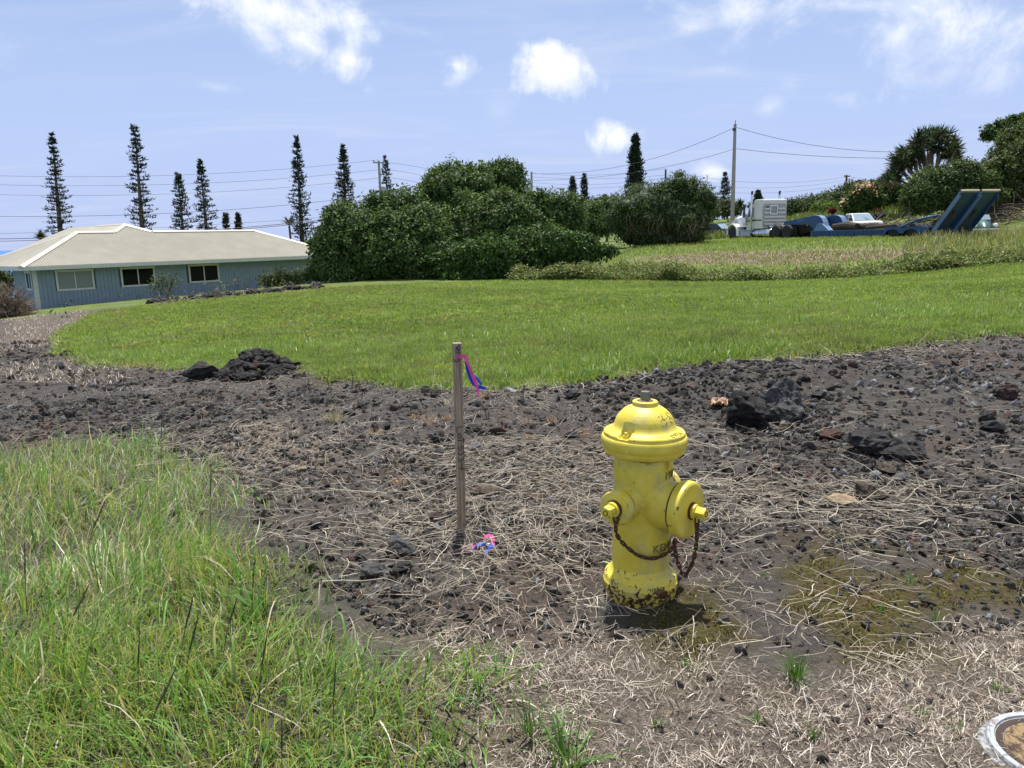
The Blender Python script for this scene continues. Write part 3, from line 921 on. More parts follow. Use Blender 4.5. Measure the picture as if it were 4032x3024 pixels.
# ------------------------------------------------------------------ mown lawn
LAWN_COLS = [(.150, .250, .050), (.190, .300, .066), (.230, .335, .080), (.160, .270, .062), (.260, .340, .110), (.27, .32, .125)]
lawnm = inst_attr_tint('lawn_blade', LAWN_COLS, .5, .45, .3)
def tuft_mesh(name, seed, nb, spread, l0, l1, w, m, nseg=2, lean=.5):
    r = np.random.default_rng(seed)
    a = r.uniform(0, 6.28, nb); q = spread * np.sqrt(r.random(nb))
    b = np.stack([np.cos(a) * q, np.sin(a) * q, np.full(nb, -.004)], -1)
    V, F_, C_ = blades(b, r.uniform(0, 6.28, nb), r.uniform(l0, l1, nb), w * r.uniform(.7, 1.3, nb), r.uniform(.3, 1.3, nb), np.abs(r.normal(.1, lean, nb)), nseg, seed, r.uniform(.7, 1.25, (nb, 1)) * np.ones((nb, 3)), .2)
    return np_mesh(name, V, F_, m, C_)
near_t = [tuft_mesh('lawn_tuft', 200 + i, 34, .11, .03, .075, .0075, lawnm, 3, 1.0) for i in range(5)]
far_t = [tuft_mesh('lawn_tuft', 220 + i, 34, .32, .035, .075, .024, lawnm, 2, 1.05) for i in range(4)]
r = np.random.default_rng(15)
x, y = sample(60000, 5.6, 15, .35, r, .95)
k = polydist(x, y, LAWN) + (fbm(x * 2, y * 2, 4, 11) - .5) * .5 + np.where(r.random(len(x)) < .10, .22, 0) > 0
x, y = x[k], y[k]; n = len(x)
P1 = np.stack([x, y, Hn(x, y)], -1); S1 = r.uniform(.7, 1.35, n) * (.75 + .55 * fbm(x * .9, y * .9, 3, 51)); I1 = r.integers(0, 5, n)
x, y = sample(64000, 13, 37, .35, r, .98)
k = polydist(x, y, LAWN) + (fbm(x * 2, y * 2, 4, 11) - .5) * .32 > 0
x, y = x[k], y[k]; n = len(x)
P2 = np.stack([x, y, H(x, y)], -1); S2 = r.uniform(.7, 1.3, n) * (.7 + .6 * fbm(x * .5, y * .5, 3, 53)); I2 = 5 + r.integers(0, 4, n)
P = np.concatenate([P1, P2]); n = len(P)
rot = np.zeros((n, 3)); rot[:, 2] = r.uniform(0, 6.28, n); rot[:, 0] = r.normal(0, .05, n)
scatter('lawn_grass', P, rot, np.concatenate([S1, S2]), np.concatenate([I1, I2]), near_t + far_t, 'mown green lawn spreading across the middle of the lot', 'lawn')
# coarse broad-bladed patches nearest the soil
x, y = sample(26000, 6, 14, .6, r, .9)
ld = polydist(x, y, LAWN)
k = (ld > .05) & (r.random(len(x)) < sstep(.50, .66, fbm(x * .55 + 4, y * .8, 3, 61)) * .9 * np.exp(-ld / 2.6))
x, y = x[k], y[k]; n = len(x)
V, F_, C_ = blades(np.repeat(np.stack([x, y, Hn(x, y)], -1), 4, 0) + r.normal(0, .04, (n * 4, 3)) * np.array([1, 1, 0]), r.uniform(0, 6.28, n * 4), r.uniform(.08, .22, n * 4), r.uniform(.006, .014, n * 4), r.uniform(.4, 1.6, n * 4), np.abs(r.normal(.3, .3, n * 4)), 3, 9,
                   pick([(.14, .25, .04), (.18, .29, .05), (.21, .31, .085), (.24, .32, .12)], n * 4, r), .2)
tag(link('coarse_grass', np_mesh('coarse_grass', V, F_, grassm, C_)), 'coarse broad-bladed grass along the near edge of the lawn', 'grass', kind='stuff')

# moss cushions on the damp soil right of the hydrant
r = np.random.default_rng(17)
x, y = sample(160000, 1.9, 4.2, .9, r, .8)
k = (polydist(x, y, MOSS) + (fbm(x * 2.6, y * 2.6, 4, 16) - .5) * .8 > 0) & (r.random(len(x)) < sstep(.42, .60, fbm(x * 3.2, y * 3.2, 4, 33)) * sstep(.35, .6, fbm(x * 14, y * 14, 3, 36)))
x, y = x[k], y[k]; n = len(x)
V, F_, C_ = blades(np.stack([x, y, Hn(x, y) - .002], -1), r.uniform(0, 6.28, n), r.uniform(.006, .016, n), r.uniform(.003, .006, n), r.uniform(.2, 1.2, n), np.abs(r.normal(.4, .4, n)), 2, 3, pick([(.115, .110, .018), (.16, .15, .022), (.085, .075, .018), (.10, .065, .022)], n, r, .3))
tag(link('moss', np_mesh('moss', V, F_, strawm, C_)), 'olive moss cushions on the soil right of the hydrant', 'moss', kind='stuff')
# ------------------------------------------------------------------ lettering helper (built-in font, turned into real mesh)
def text_verts(body, size, extrude, align='LEFT', spacing=1.0, res=3):
    cu = bpy.data.curves.new('lettering', 'FONT'); cu.body = body; cu.size = size; cu.extrude = extrude; cu.align_x = align
    cu.space_character = spacing; cu.resolution_u = res
    ob = bpy.data.objects.new('lettering', cu); COL.objects.link(ob)
    dg = bpy.context.evaluated_depsgraph_get(); dg.update()
    me = bpy.data.meshes.new_from_object(ob.evaluated_get(dg), depsgraph=dg)
    bpy.data.objects.remove(ob)
    return me
def bend_text(name, body, size, depth, rad, az0, z, m, parent, spacing=1.0, hscale=1.0, slope=0.0):
    """raised letters wrapped round a vertical barrel; az0 measured from -Y towards +X"""
    me = text_verts(body, size, depth, spacing=spacing)
    co = np.zeros(len(me.vertices) * 3, np.float32); me.vertices.foreach_get('co', co); co = co.reshape(-1, 3)
    a = az0 + co[:, 0] / rad * hscale
    rr = rad + co[:, 2] - slope * co[:, 1]
    me.vertices.foreach_set('co', np.stack([np.sin(a) * rr, -np.cos(a) * rr, z + co[:, 1] * (1 if not slope else .6)], -1).astype(np.float32).ravel())
    me.materials.clear(); me.materials.append(m); me.update()
    me.name = name
    return link(name, me, parent)
def flat_text(name, body, size, M4, m, parent, thick=.0004, spacing=1.0, sx=1.0):
    me = text_verts(body, size, thick, spacing=spacing)
    me.transform(Matrix.Diagonal((sx, 1, 1, 1))); me.transform(M4)
    me.materials.clear(); me.materials.append(m); me.update()
    me.name = name
    return link(name, me, parent)

# ------------------------------------------------------------------ fire hydrant
hm = bpy.data.materials.new('hydrant_yellow'); t, out = nodes_of(hm); N = NT(t)
co = N.coords('Object'); pos = N.geo('Position'); oz = N.sepx(pos)[2]
n1 = N.noise(pos, 14, 6, .6); n2 = N.noise(pos, 55, 5, .65, .5); n3 = N.noise(pos, 30, 6, .7, .8)
brush = N.noise(N.mapping(pos, (60, 60, 16)), 1.0, 4, .6)
col = N.mix(N.ramp(n1, .35, .7), (.66, .525, .045), (.74, .61, .09))
col = N.mix(N.ramp(N.noise(pos, 7, 5, .65, .4), .48, .68, 0, .8), col, (.46, .42, .17))            # chalky, worn patches
col = N.mix(N.ramp(brush, .55, .8, 0, .22), col, (.64, .57, .14))
edge = N.ramp(N.n('ShaderNodeNewGeometry').outputs['Pointiness'], .515, .56)
lowb = N.ramp(oz, .17, .01, 0, .15)
chip = N.ramp(N.math('ADD', N.math('ADD', n3, lowb), N.math('MULTIPLY', edge, .05)), .660, .673)
rustd = N.mix(N.ramp(n2, .4, .6), (.030, .016, .012), (.12, .048, .020))
col = N.mix(chip, col, rustd)
seep = N.math('MULTIPLY', N.ramp(N.math('ABSOLUTE', N.math('SUBTRACT', oz, .558)), .045, .004), N.ramp(N.noise(N.mapping(pos, (20, 20, 7)), 1.0, 6, .7, .8), .50, .66))
col = N.mix(N.math('MULTIPLY', seep, .9), col, (.15, .06, .022))
hh = N.math('SUBTRACT', N.math('ADD', N.math('MULTIPLY', n2, .35), N.math('MULTIPLY', brush, .35)), N.math('MULTIPLY', chip, .8))
N.bsdf(out, col, N.ramp(n1, .3, .7, .38, .55), 0, N.bump(hh, .35, .0025), .45)
HYM = hm
RUST = mat('rusty_iron', (.10, .045, .024), .85, .3, 60, 0.2, .6, 160, .002, (.05, .028, .02))
NUTM = mat('weathered_bronze', (.20, .19, .13), .5, .25, 60, .6, .3, 120, .001, (.09, .07, .05))
WORN_SHADED = mat('worn_shaded_lettering', (.30, .245, .06), .7, .3, 90, 0, .4, 160, .001, (.10, .06, .03), .3, .5, .62)  # rubbed, dirty letter paint, with the relief's shade put into the colour too
BLACKINK = mat('black_marker', (.018, .018, .018), .6, .2, 80)

HX, HY = 0.490, 2.86
hyd = empty('fire_hydrant', (HX, HY, 0))
hyd.rotation_euler = (0, R_(1.1), 0)
tag(hyd, 'weathered yellow fire hydrant with chained caps on the bare soil', 'fire hydrant')
HD = Vector((-.656, -.755, 0)).normalized(); PD = Vector((.755, -.656, 0)).normalized()
NZ, PZ = .400, .388
# body casting: barrel and three outlets melted together
b = MB()
b.lathe([(.105, -.05), (.111, .0), (.111, .3), (.1135, .45), (.1145, .572), (.09, .578)], 48)
for d_, z_, r_, l_ in ((HD, NZ, .057, .156), (-HD, NZ, .057, .156), (PD, PZ, .094, .160)):
    b.lathe([(r_ * 1.02, 0), (r_ * 1.04, .09), (r_, .115), (r_ * .98, l_)], 40, (0, 0, z_), d_)
body = b.build('barrel', HYM, hyd)
rm = body.modifiers.new('melt', 'REMESH'); rm.mode = 'VOXEL'; rm.voxel_size = .0042; rm.use_smooth_shade = True
sm = body.modifiers.new('soften', 'SMOOTH'); sm.factor = .5; sm.iterations = 7
fl = MB(); fl.lathe([(.120, -.03), (.134, -.015), (.140, .004), (.141, .022), (.136, .026), (.136, .030), (.146, .034), (.147, .060), (.143, .066), (.142, .078), (.139, .086), (.128, .094), (.118, .103), (.113, .118), (.1105, .124)], 64)
flange = fl.build('base_flange', HYM, hyd)
# bonnet with two bolt pockets
prof = [(.100, .566), (.124, .568), (.130, .574), (.150, .581), (.155, .590), (.157, .602), (.162, .610), (.1645, .622), (.1640, .636), (.1605, .645), (.1555, .649), (.1545, .653), (.1550, .659), (.1520, .6635), (.146, .666), (.138, .6685), (.130, .672),
        (.123, .677), (.118, .684), (.1145, .692), (.1115, .702), (.1075, .713), (.101, .724), (.092, .735), (.080, .746), (.066, .755), (.050, .762), (.0485, .765), (.0485, .776), (.045, .779), (.018, .779)]
pr2 = []
for i in range(len(prof) - 1):
    for k_ in range(3):
        u_ = k_ / 3; pr2.append((prof[i][0] * (1 - u_) + prof[i + 1][0] * u_, prof[i][1] * (1 - u_) + prof[i + 1][1] * u_))
pr2.append(prof[-1])
bo = MB(); bo.lathe(pr2, 128)
vv = []
for (x, y, z) in bo.v:
    rr = math.hypot(x, y)
    for d_ in (HD, -HD):
        along = x * d_.x + y * d_.y; across = -x * d_.y + y * d_.x
        if along > .108 and abs(across) < .021 and z > .656 and rr > .1: z = .656
    vv.append((x, y, z))
bo.v = vv
bonnet = bo.build('bonnet', HYM, hyd)
for d_ in (HD, -HD):
    m_ = MB(); p0 = d_ * .131
    m_.lathe([(.011, .655), (.011, .668)], 6, (p0.x, p0.y, 0), smooth=False); m_.lathe([(.0065, .668), (.0065, .677), (.005, .679)], 10, (p0.x, p0.y, 0))
    m_.build('bolt', HYM, bonnet, bevel=.0008)
n_ = MB(); n_.lathe([(.027, .777), (.027, .782), (.021, .783)], 24); n_.lathe([(.0215, .781), (.0205, .800), (.0195, .815)], 5, smooth=False)
n_.build('operating_nut', NUTM, hyd, bevel=.0012)
n_ = MB(); n_.lathe([(.031, .772), (.031, .780), (.024, .782)], 24); n_.build('nut_gasket', RUST, hyd)
def hcap(name, d_, z_, r_, l0, l1, nutr, nl, sides):
    m_ = MB()
    m_.lathe([(r_ * .80, l0 - .004), (r_ * .97, l0), (r_, l0 + .006), (r_, l1 - .014), (r_ * .985, l1 - .006), (r_ * .94, l1 - .0015), (r_ * .86, l1), (r_ * .5, l1 + .001), (nutr * 1.4, l1 + .001)], 48, (0, 0, z_), d_)
    c_ = m_.build(name, HYM, hyd)
    g_ = MB(); g_.lathe([(r_ * .90, l0 - .010), (r_ * .92, l0 - .003)], 40, (0, 0, z_), d_); g_.build('gasket', RUST, c_)
    q_ = MB(); q_.lathe([(nutr * 1.35, l1 + .0), (nutr * 1.35, l1 + .008), (nutr * 1.2, l1 + .010)], 24, (0, 0, z_), d_); q_.build('chain_ring', RUST, c_)
    q_ = MB(); q_.lathe([(nutr * 1.18, l1 + .008), (nutr * 1.15, l1 + .022)], 24, (0, 0, z_), d_)
    q_.lathe([(nutr, l1 + .018), (nutr * .93, l1 + nl)], sides, (0, 0, z_), d_, smooth=False)
    q_.build('cap_nut', HYM, c_, bevel=.0015)
    q_ = MB(); q_.lathe([(nutr * .42, l1 + nl - .002), (nutr * .42, l1 + nl + .0012), (nutr * .30, l1 + nl + .0012), (nutr * .30, l1 + nl - .004)], 16, (0, 0, z_), d_, cap=False); q_.build('nut_recess', RUST, c_)
    return c_
hcap('hose_cap', HD, NZ, .067, .160, .198, .0255, .058, 5)
hcap('hose_cap', -HD, NZ, .067, .160, .198, .0255, .058, 5)
hcap('pumper_cap', PD, PZ, .109, .166, .211, .0245, .060, 5)
# chains
lm = MB()
pts = []
for k_ in range(14):
    a_ = 2 * math.pi * k_ / 14
    pts.append(((.0054 * math.cos(a_)), 0, (.0088 if math.sin(a_) > 0 else -.0088) + .0058 * math.sin(a_)))
pts.append(pts[0])
lm.tube(pts, .0034, 6, cap=False)
link_me = lm.mesh('link', RUST)
def z1p(x, y, Y): return Vector(atY(2200 + .603 * x, 1500 + .603 * y, Y)) - Vector((HX, HY, 0))
def chain(pxpts):
    P_ = [z1p(*q) for q in pxpts]
    dens_ = []
    for i in range(len(P_) - 1):
        p_0 = P_[max(i - 1, 0)]; p_1 = P_[i]; p_2 = P_[i + 1]; p_3 = P_[min(i + 2, len(P_) - 1)]
        for k_ in range(24):
            u = k_ / 24
            dens_.append(.5 * ((2 * p_1) + (p_2 - p_0) * u + (2 * p_0 - 5 * p_1 + 4 * p_2 - p_3) * u * u + (3 * p_1 - p_0 - 3 * p_2 + p_3) * u ** 3))
    c_ = empty('chain', parent=hyd)
    acc = 0; last = dens_[0]; k_ = 0
    for q in dens_[1:]:
        acc += (q - last).length
        if acc >= .0195:
            acc = 0; d_ = (q - prevq).normalized()
            quat = d_.to_track_quat('Z', 'Y') @ Quaternion((0, 0, 1), (math.pi / 2) * (k_ % 2) + .5)
            o = link('link', link_me, c_, q); o.rotation_euler = quat.to_euler(); k_ += 1
        prevq = q; last = q
chain([(352, 905, 2.690), (358, 945, 2.690), (368, 1000, 2.70), (395, 1045, 2.715), (450, 1098, 2.73), (520, 1143, 2.735), (610, 1158, 2.735), (690, 1128, 2.745), (732, 1090, 2.765), (752, 1045, 2.79)])
chain([(888, 915, 2.695), (892, 980, 2.695), (890, 1060, 2.70), (878, 1140, 2.715), (858, 1205, 2.73), (818, 1262, 2.745), (782, 1205, 2.755), (757, 1120, 2.765), (746, 1040, 2.79)])
e_ = MB(); e_.tube([z1p(352, 870, 2.69), z1p(345, 905, 2.688), z1p(352, 935, 2.69)], .0045, 6); e_.tube([z1p(372, 870, 2.69), z1p(378, 905, 2.69), z1p(366, 938, 2.69)], .0045, 6); e_.build('chain_hook', RUST, hyd)
e_ = MB(); e_.tube([z1p(878, 880, 2.70), z1p(880, 920, 2.695), z1p(884, 960, 2.695)], .0045, 6); e_.tube([z1p(900, 880, 2.70), z1p(903, 920, 2.695), z1p(895, 960, 2.695)], .0045, 6); e_.build('chain_hook', RUST, hyd)
# cast lettering
bend_text('lettering', 'KENN', .044, .0042, .1112, R_(13), .208, WORN_SHADED, hyd, 1.05)
bend_text('lettering', '197', .042, .0040, .1142, R_(33), .495, WORN_SHADED, hyd, 1.0)
bend_text('lettering', 'UPPER', .019, .0030, .1425, R_(5), .066, WORN_SHADED, hyd, 1.25)
bend_text('lettering', 'ON', .018, .0026, .1408, R_(22), .006, WORN_SHADED, hyd, 1.1)
bend_text('lettering', 'OPEN', .026, .0022, .1485, R_(33), .6655, HYM, hyd, 1.25, 1.0, .85)
# the arrow beside OPEN and the hand-painted figures on the dome
def on_dome(az, h):
    for i in range(len(prof) - 1):
        if prof[i][1] <= h <= prof[i + 1][1] and h > .66:
            u_ = (h - prof[i][1]) / (prof[i + 1][1] - prof[i][1] + 1e-9); rr = prof[i][0] * (1 - u_) + prof[i + 1][0] * u_
            break
    rr += .0006
    return Vector((math.sin(az) * rr, -math.cos(az) * rr, h))
def stroke(mb, pts, w=.0012):
    mb.tube([on_dome(R_(a_), h_) for a_, h_ in pts], w, 5)
s_ = MB(); s_.tube([on_dome(R_(8), .6685), on_dome(R_(20), .6685), on_dome(R_(30), .6685)], .0022, 5); s_.build('arrow', HYM, hyd)
s_ = MB()
for a_, b_ in (((22, .735), (25, .736)), ((31, .7365), (34, .737)), ((34, .737), (31, .7275)), ((30, .7265), (33, .7255)), ((33, .7255), (37, .7215)), ((26, .7225), (28, .7215)), ((39, .7155), (38, .7085)), ((38, .7085), (33, .7035)), ((30, .7015), (28, .7025)),
               ((41, .7265), (44, .7275))):
    stroke(s_, [a_, ((a_[0] + b_[0]) / 2, (a_[1] + b_[1]) / 2), b_])
for cz_, rz_ in ((.7345, .0075), (.7155, .0085)):
    stroke(s_, [(58 + 7 * math.cos(k_ * .55), cz_ + rz_ * math.sin(k_ * .55)) for k_ in range(0, 10)], .0008)
s_.build('painted_number', BLACKINK, hyd)
# ------------------------------------------------------------------ survey stake, flagging tape, ground marker
wm = bpy.data.materials.new('weathered_wood'); t, out = nodes_of(wm); N = NT(t)
co = N.coords('Object')
gr = N.noise(N.mapping(co, (170, 170, 5)), 1.0, 5, .6, .3); gr2 = N.noise(N.mapping(co, (520, 520, 12)), 1.0, 3, .6)
c = N.mix(N.ramp(gr, .35, .68), (.20, .145, .10), (.40, .305, .22))
c = N.mix(N.ramp(N.noise(co, 9, 4), .45, .7, 0, .5), c, (.38, .335, .28))
c = N.mix(N.ramp(gr2, .6, .78, 0, .5), c, (.05, .03, .02))
N.bsdf(out, c, .82, 0, N.bump(N.math('ADD', gr, gr2), .5, .002), .25)
WOOD = wm
SB = Gn(1819, 2112); SB = atZ(1819, 2108, .0)
STW = .040
ST_TOP = .928
lean = .006
stake = empty('survey_stake', (SB[0], SB[1] + STW / 2, 0))
stake.rotation_euler = (R_(-.3), R_(.55), R_(8))
tag(stake, 'upright weathered wooden survey stake lettered in black marker', 'survey stake')
s_ = MB(); s_.bx(-STW / 2, STW / 2, -STW / 2, STW / 2, -.12, ST_TOP)
so = s_.build('post', WOOD, stake, bevel=.0012)
fy = -STW / 2 - .0005
# lettering runs down the face: +x of text -> -z, +y of text -> +x
def face_m(x, z): return Matrix.Translation((x, fy, z)) @ Matrix(((0, 1, 0, 0), (0, 0, -1, 0), (-1, 0, 0, 0), (0, 0, 0, 1)))
# hand lettering as pen strokes on the face (local: u right, w up)
def pen(mb, pts, w=.0017):
    mb.tube([(u, fy + .0002, v) for u, v in pts], w, 4)
sc_ = (ST_TOP) / 1245.0     # zoomed photo pixels to metres
def q(px_, py_): return ((px_ - 275) * .000765, ST_TOP - (py_ - 92) * sc_)
def glyph(name, strokes, w=.0026):
    mb = MB()
    for st_ in strokes: pen(mb, [q(a_, b_) for a_, b_ in st_], w)
    return mb.build(name, BLACKINK, stake)
glyph('letter', [[(297, 618), (258, 620), (258, 655)]])
glyph('letter', [[(268, 664), (263, 672), (263, 682), (270, 690), (279, 689), (284, 680), (281, 668), (273, 662), (268, 664)]])
glyph('letter', [[(297, 690), (297, 722)], [(297, 704), (262, 706)]])
glyph('digit', [[(295, 765), (296, 744), (281, 741), (283, 757), (277, 768), (268, 768), (262, 757), (264, 742)]])
glyph('digit', [[(292, 776), (296, 786), (292, 797), (284, 797), (281, 789), (278, 801), (268, 802), (262, 792), (265, 778)]])
glyph('digit', [[(292, 812), (296, 822), (292, 833), (284, 833), (281, 825), (278, 841), (268, 846), (262, 834), (265, 816)]])
glyph('arrow', [[(281, 856), (282, 898)], [(299, 886), (282, 898), (266, 884)]])
glyph('letter', [[(279, 155), (277, 108), (286, 103), (292, 118), (289, 135), (278, 138)]])
glyph('letter', [[(277, 130), (268, 112), (264, 152), (296, 150)]])
glyph('arrow', [[(280, 188), (279, 202), (262, 204), (252, 188)]])

def plastic(name, c_, tr=.35):
    if name in _M: return _M[name]
    m = bpy.data.materials.new(name); t, out = nodes_of(m); N = NT(t)
    co = N.geo('Position'); v_ = N.ramp(N.noise(co, 40, 3), .3, .7, .8, 1.15, False)
    hs = N.n('ShaderNodeHueSaturation'); hs.inputs['Color'].default_value = (*c_, 1); N.put(hs.inputs['Value'], v_)
    p = N.bsdf(None, hs.outputs[0], .38, spec=.4)
    tl = N.n('ShaderNodeBsdfTranslucent'); N.put(tl.inputs[0], hs.outputs[0])
    mx = N.n('ShaderNodeMixShader'); mx.inputs[0].default_value = tr
    t.links.new(p.outputs[0], mx.inputs[1]); t.links.new(tl.outputs[0], mx.inputs[2]); t.links.new(mx.outputs[0], out.inputs[0])
    _M[name] = m; return m
PINK = plastic('pink_tape', (.86, .10, .42)); BLUE = plastic('blue_tape', (.010, .085, .62))
def ribbon(mb, pts, wv, thick=.0006, n=6):
    """pts: centre line; wv: half-width vectors, one per point; smooth strip with thickness"""
    P_ = [Vector(p) for p in pts]; W_ = [Vector(w) for w in wv]
    ds, dw = [], []
    for i in range(len(P_) - 1):
        p0, p1, p2, p3 = P_[max(i - 1, 0)], P_[i], P_[i + 1], P_[min(i + 2, len(P_) - 1)]
        for k_ in range(n + (i == len(P_) - 2)):
            u = k_ / n
            ds.append(.5 * ((2 * p1) + (p2 - p0) * u + (2 * p0 - 5 * p1 + 4 * p2 - p3) * u * u + (3 * p1 - p0 - 3 * p2 + p3) * u ** 3))
            dw.append(W_[i].lerp(W_[i + 1], u))
    vs, fs = [], []
    for i, (p, w) in enumerate(zip(ds, dw)):
        d = ds[min(i + 1, len(ds) - 1)] - ds[max(i - 1, 0)]
        nn = d.cross(w); nn = nn.normalized() * thick if nn.length > 1e-9 else Vector((0, thick, 0))
        vs += [p - w, p + w, p + w + nn, p - w + nn]
    for i in range(len(ds) - 1):
        a = i * 4; b_ = a + 4
        for k_ in range(4):
            fs.append((a + k_, a + (k_ + 1) % 4, b_ + (k_ + 1) % 4, b_ + k_))
    fs.append((3, 2, 1, 0)); e = (len(ds) - 1) * 4; fs.append((e, e + 1, e + 2, e + 3))
    mb.add(vs, fs, True)
    return mb
def sp(x, y, dy=0.0):   # zoom (1650,1300)+0.6024*px, at the stake's distance
    return Vector(atY(1650 + .6024 * x, 1300 + .6024 * y, SB[1] + dy))
h = STW / 2 + .0025
zt = Vector(sp(275, 174)).z
tp = MB()
# band round the post (a little wider at the knot), then the hanging tail
cx_, cy_ = float(sp(275, 174).x), SB[1] + STW / 2
corners = [(-h, -h), (h, -h), (h, h), (-h, h), (-h, -h)]
pts = []
for i in range(4):
    for u in (0, .33, .66):
        pts.append((cx_ + corners[i][0] * (1 - u) + corners[i + 1][0] * u, cy_ + corners[i][1] * (1 - u) + corners[i + 1][1] * u, zt + .001 * math.sin(i * 2 + u * 3)))
pts.append(pts[0])
ribbon(tp, pts, [(0, .0004, .0058 + .001 * math.sin(i * 1.7)) for i in range(len(pts))], n=2)
ribbon(tp, [sp(298, 172, -.004), sp(318, 215, -.010), sp(340, 275, -.012), sp(362, 325, -.016), sp(378, 372, -.012), sp(392, 437, -.020)],
       [(.006, .002, .003), (.006, .003, .001), (.0055, .004, .001), (.0075, -.003, .001), (.0055, .004, .001), (.002, .003, .0)])
tag(tp.build('pink_flagging_tape', PINK), 'bright pink flagging tape tied round the upright stake', 'flagging tape')
tp = MB()
ribbon(tp, [sp(303, 205, .006), sp(318, 250, .010), sp(338, 305, .014), sp(360, 352, .012), sp(395, 372, .008), sp(438, 380, .004)],
       [(.003, .002, .001), (.009, .004, -.001), (.012, .005, -.003), (.013, .003, -.002), (.011, .002, .006), (.003, .001, .005)])
ribbon(tp, [sp(306, 215, .012), sp(340, 280, .016), sp(372, 310, .016), sp(408, 356, .012)], [(.003, .002, .001), (.006, .003, -.002), (.010, .003, -.004), (.005, .002, .002)])
tag(tp.build('blue_flagging_tape', BLUE), 'bright blue flagging tape hanging behind the pink tape on the stake', 'flagging tape')

# capped pipe in the ground with pink and blue tape round it
def sg(x, y, up=.0):
    p = G(1650 + .6024 * x, 1300 + .6024 * y); return Vector((p[0], p[1], Hn1(p[0], p[1]) + up))
MK = sg(455, 1452)
mk = empty('pipe_marker', MK)
tag(mk, 'short capped pipe marker in the ground below the stake', 'survey marker')
m_ = MB(); m_.lathe([(.0085, -.05), (.0085, .026), (.006, .027), (.0055, .022)], 20); m_.build('pipe', mat('galvanised_pipe', (.42, .42, .42), .45, .2, 80, .7), mk)
m_ = MB(); m_.lathe([(.0098, .016), (.0098, .021)], 20); m_.build('collar', mat('white_cap', (.75, .74, .70), .5), mk)
def lay(col_, name, lab, strips):
    tp = MB()
    for st_ in strips:
        P_ = [sg(a_, b_, u_) for a_, b_, u_ in st_]
        wv = []
        for i in range(len(P_)):
            d = (P_[min(i + 1, len(P_) - 1)] - P_[max(i - 1, 0)]); s2 = d.cross(Vector((0, 0, 1))).normalized() * .011 * (1 - .35 * (i in (0, len(P_) - 1)))
            s2.z = .006 * math.sin(i * 2.1); wv.append(s2)
        ribbon(tp, P_, wv)
    tag(tp.build(name, col_), lab, 'flagging tape')
lay(PINK, 'pink_flagging_tape', 'crumpled pink flagging tape lying on the soil at the pipe marker', [[(365, 1412, .010), (405, 1416, .020), (445, 1416, .034), (478, 1424, .034), (486, 1445, .012)], [(272, 1466, .006), (305, 1466, .014), (345, 1457, .022), (385, 1448, .014)], [(486, 1440, .014), (483, 1462, .008), (470, 1475, .006)]])
lay(BLUE, 'blue_flagging_tape', 'crumpled blue flagging tape lying on the soil at the pipe marker', [[(335, 1474, .010), (370, 1466, .026), (405, 1452, .028), (440, 1442, .020)], [(432, 1505, .006), (455, 1482, .020), (485, 1462, .026), (503, 1462, .010)]])
# ------------------------------------------------------------------ rocks one could pick up
ROCKS = [rock_mesh('lava_rock', 300 + i, 3, .36, [.7, .8, .62, .9, .75, .68][i % 6], LAVAK, 8) for i in range(12)]
ROCKS_BIG = [rock_mesh('lava_boulder', 330 + i, 4, .36, .8, LAVAK, 10) for i in range(4)]
def rock(name, me, p, s, rz, label, cat='rock', group=None, tilt=(0, 0), mat_=None, sink=.25):
    o = link(name, me, None, (p[0], p[1], p[2] + s[2] * (1 - 2 * sink) * .75), (tilt[0], tilt[1], rz), s)
    if mat_ is not None:
        o.data = me.copy(); o.data.materials.clear(); o.data.materials.append(mat_)
    tag(o, label, cat, group); return o
def pr(px, py): return Gn(px, py)
def zq(x, y): return (2700 + x * .6025, 1400 + y * .6025)       # the zoomed view of the right-hand soil
def sizepx(n, px, py):
    p = G(px, py); d = np.linalg.norm(p - CAMP); return n * d / FOC
def place(name, me, zx, zy, wpx, hpx, rz, label, cat='rock', group=None, mat_=None, tilt=(0, 0), conv=zq, k=.6025):
    px, py = conv(zx, zy)
    p = pr(px, py); w = sizepx(wpx * k, px, py) / 2; h = sizepx(hpx * k, px, py) / 2
    p = p + np.array([0, w * .5, 0])
    k2 = 1.22 if name == 'boulder' else 1.1
    return rock(name, me, p, (w * .95 * k2, w * .85 * k2, h * 1.2 * k2), rz, label, cat, group, tilt, mat_, .2)
LAVAGR = lava_mat('lava_boulder_grey', (.035, .036, .037), (.105, .104, .10), .1, .6)
LAVABR = lava_mat('lava_brown', (.045, .032, .024), (.11, .085, .062), .1)
TANROCK = lava_mat('tan_rock', (.20, .15, .09), (.36, .28, .18), .1)
place('boulder', ROCKS_BIG[0], 650, 430, 255, 260, .6, 'largest grey boulder standing behind the hydrant on the soil', 'boulder', None, LAVAGR, (0, .15))
place('boulder', ROCKS_BIG[1], 420, 475, 350, 210, 2.1, 'low wide black boulder leaning on the largest grey boulder', 'boulder', None, None, (.1, 0))
place('lava_rock', ROCKS[0], 665, 500, 90, 95, 1.0, 'pointed brown rock at the foot of the largest grey boulder', 'rock', None, LAVABR)
place('boulder', ROCKS_BIG[2], 1255, 665, 215, 150, .3, 'dark rounded boulder, shinier of the close pair on the right', 'boulder')
place('boulder', ROCKS_BIG[3], 1440, 695, 260, 160, 1.9, 'flat rough black boulder, wider of the close pair on the right', 'boulder', None, None)
place('lava_rock', ROCKS[1], 1215, 965, 240, 140, .7, 'pitted brown lava rock beside the tan rock', 'rock', None, LAVABR)
place('lava_rock', ROCKS[2], 1035, 1010, 130, 110, 2.6, 'tan rounded rock lying among the dry straw', 'rock', None, TANROCK)
place('lava_rock', ROCKS[3], 1245, 825, 95, 75, .2, 'blue-grey stone below the close pair of black boulders', 'rock', None, LAVAG)
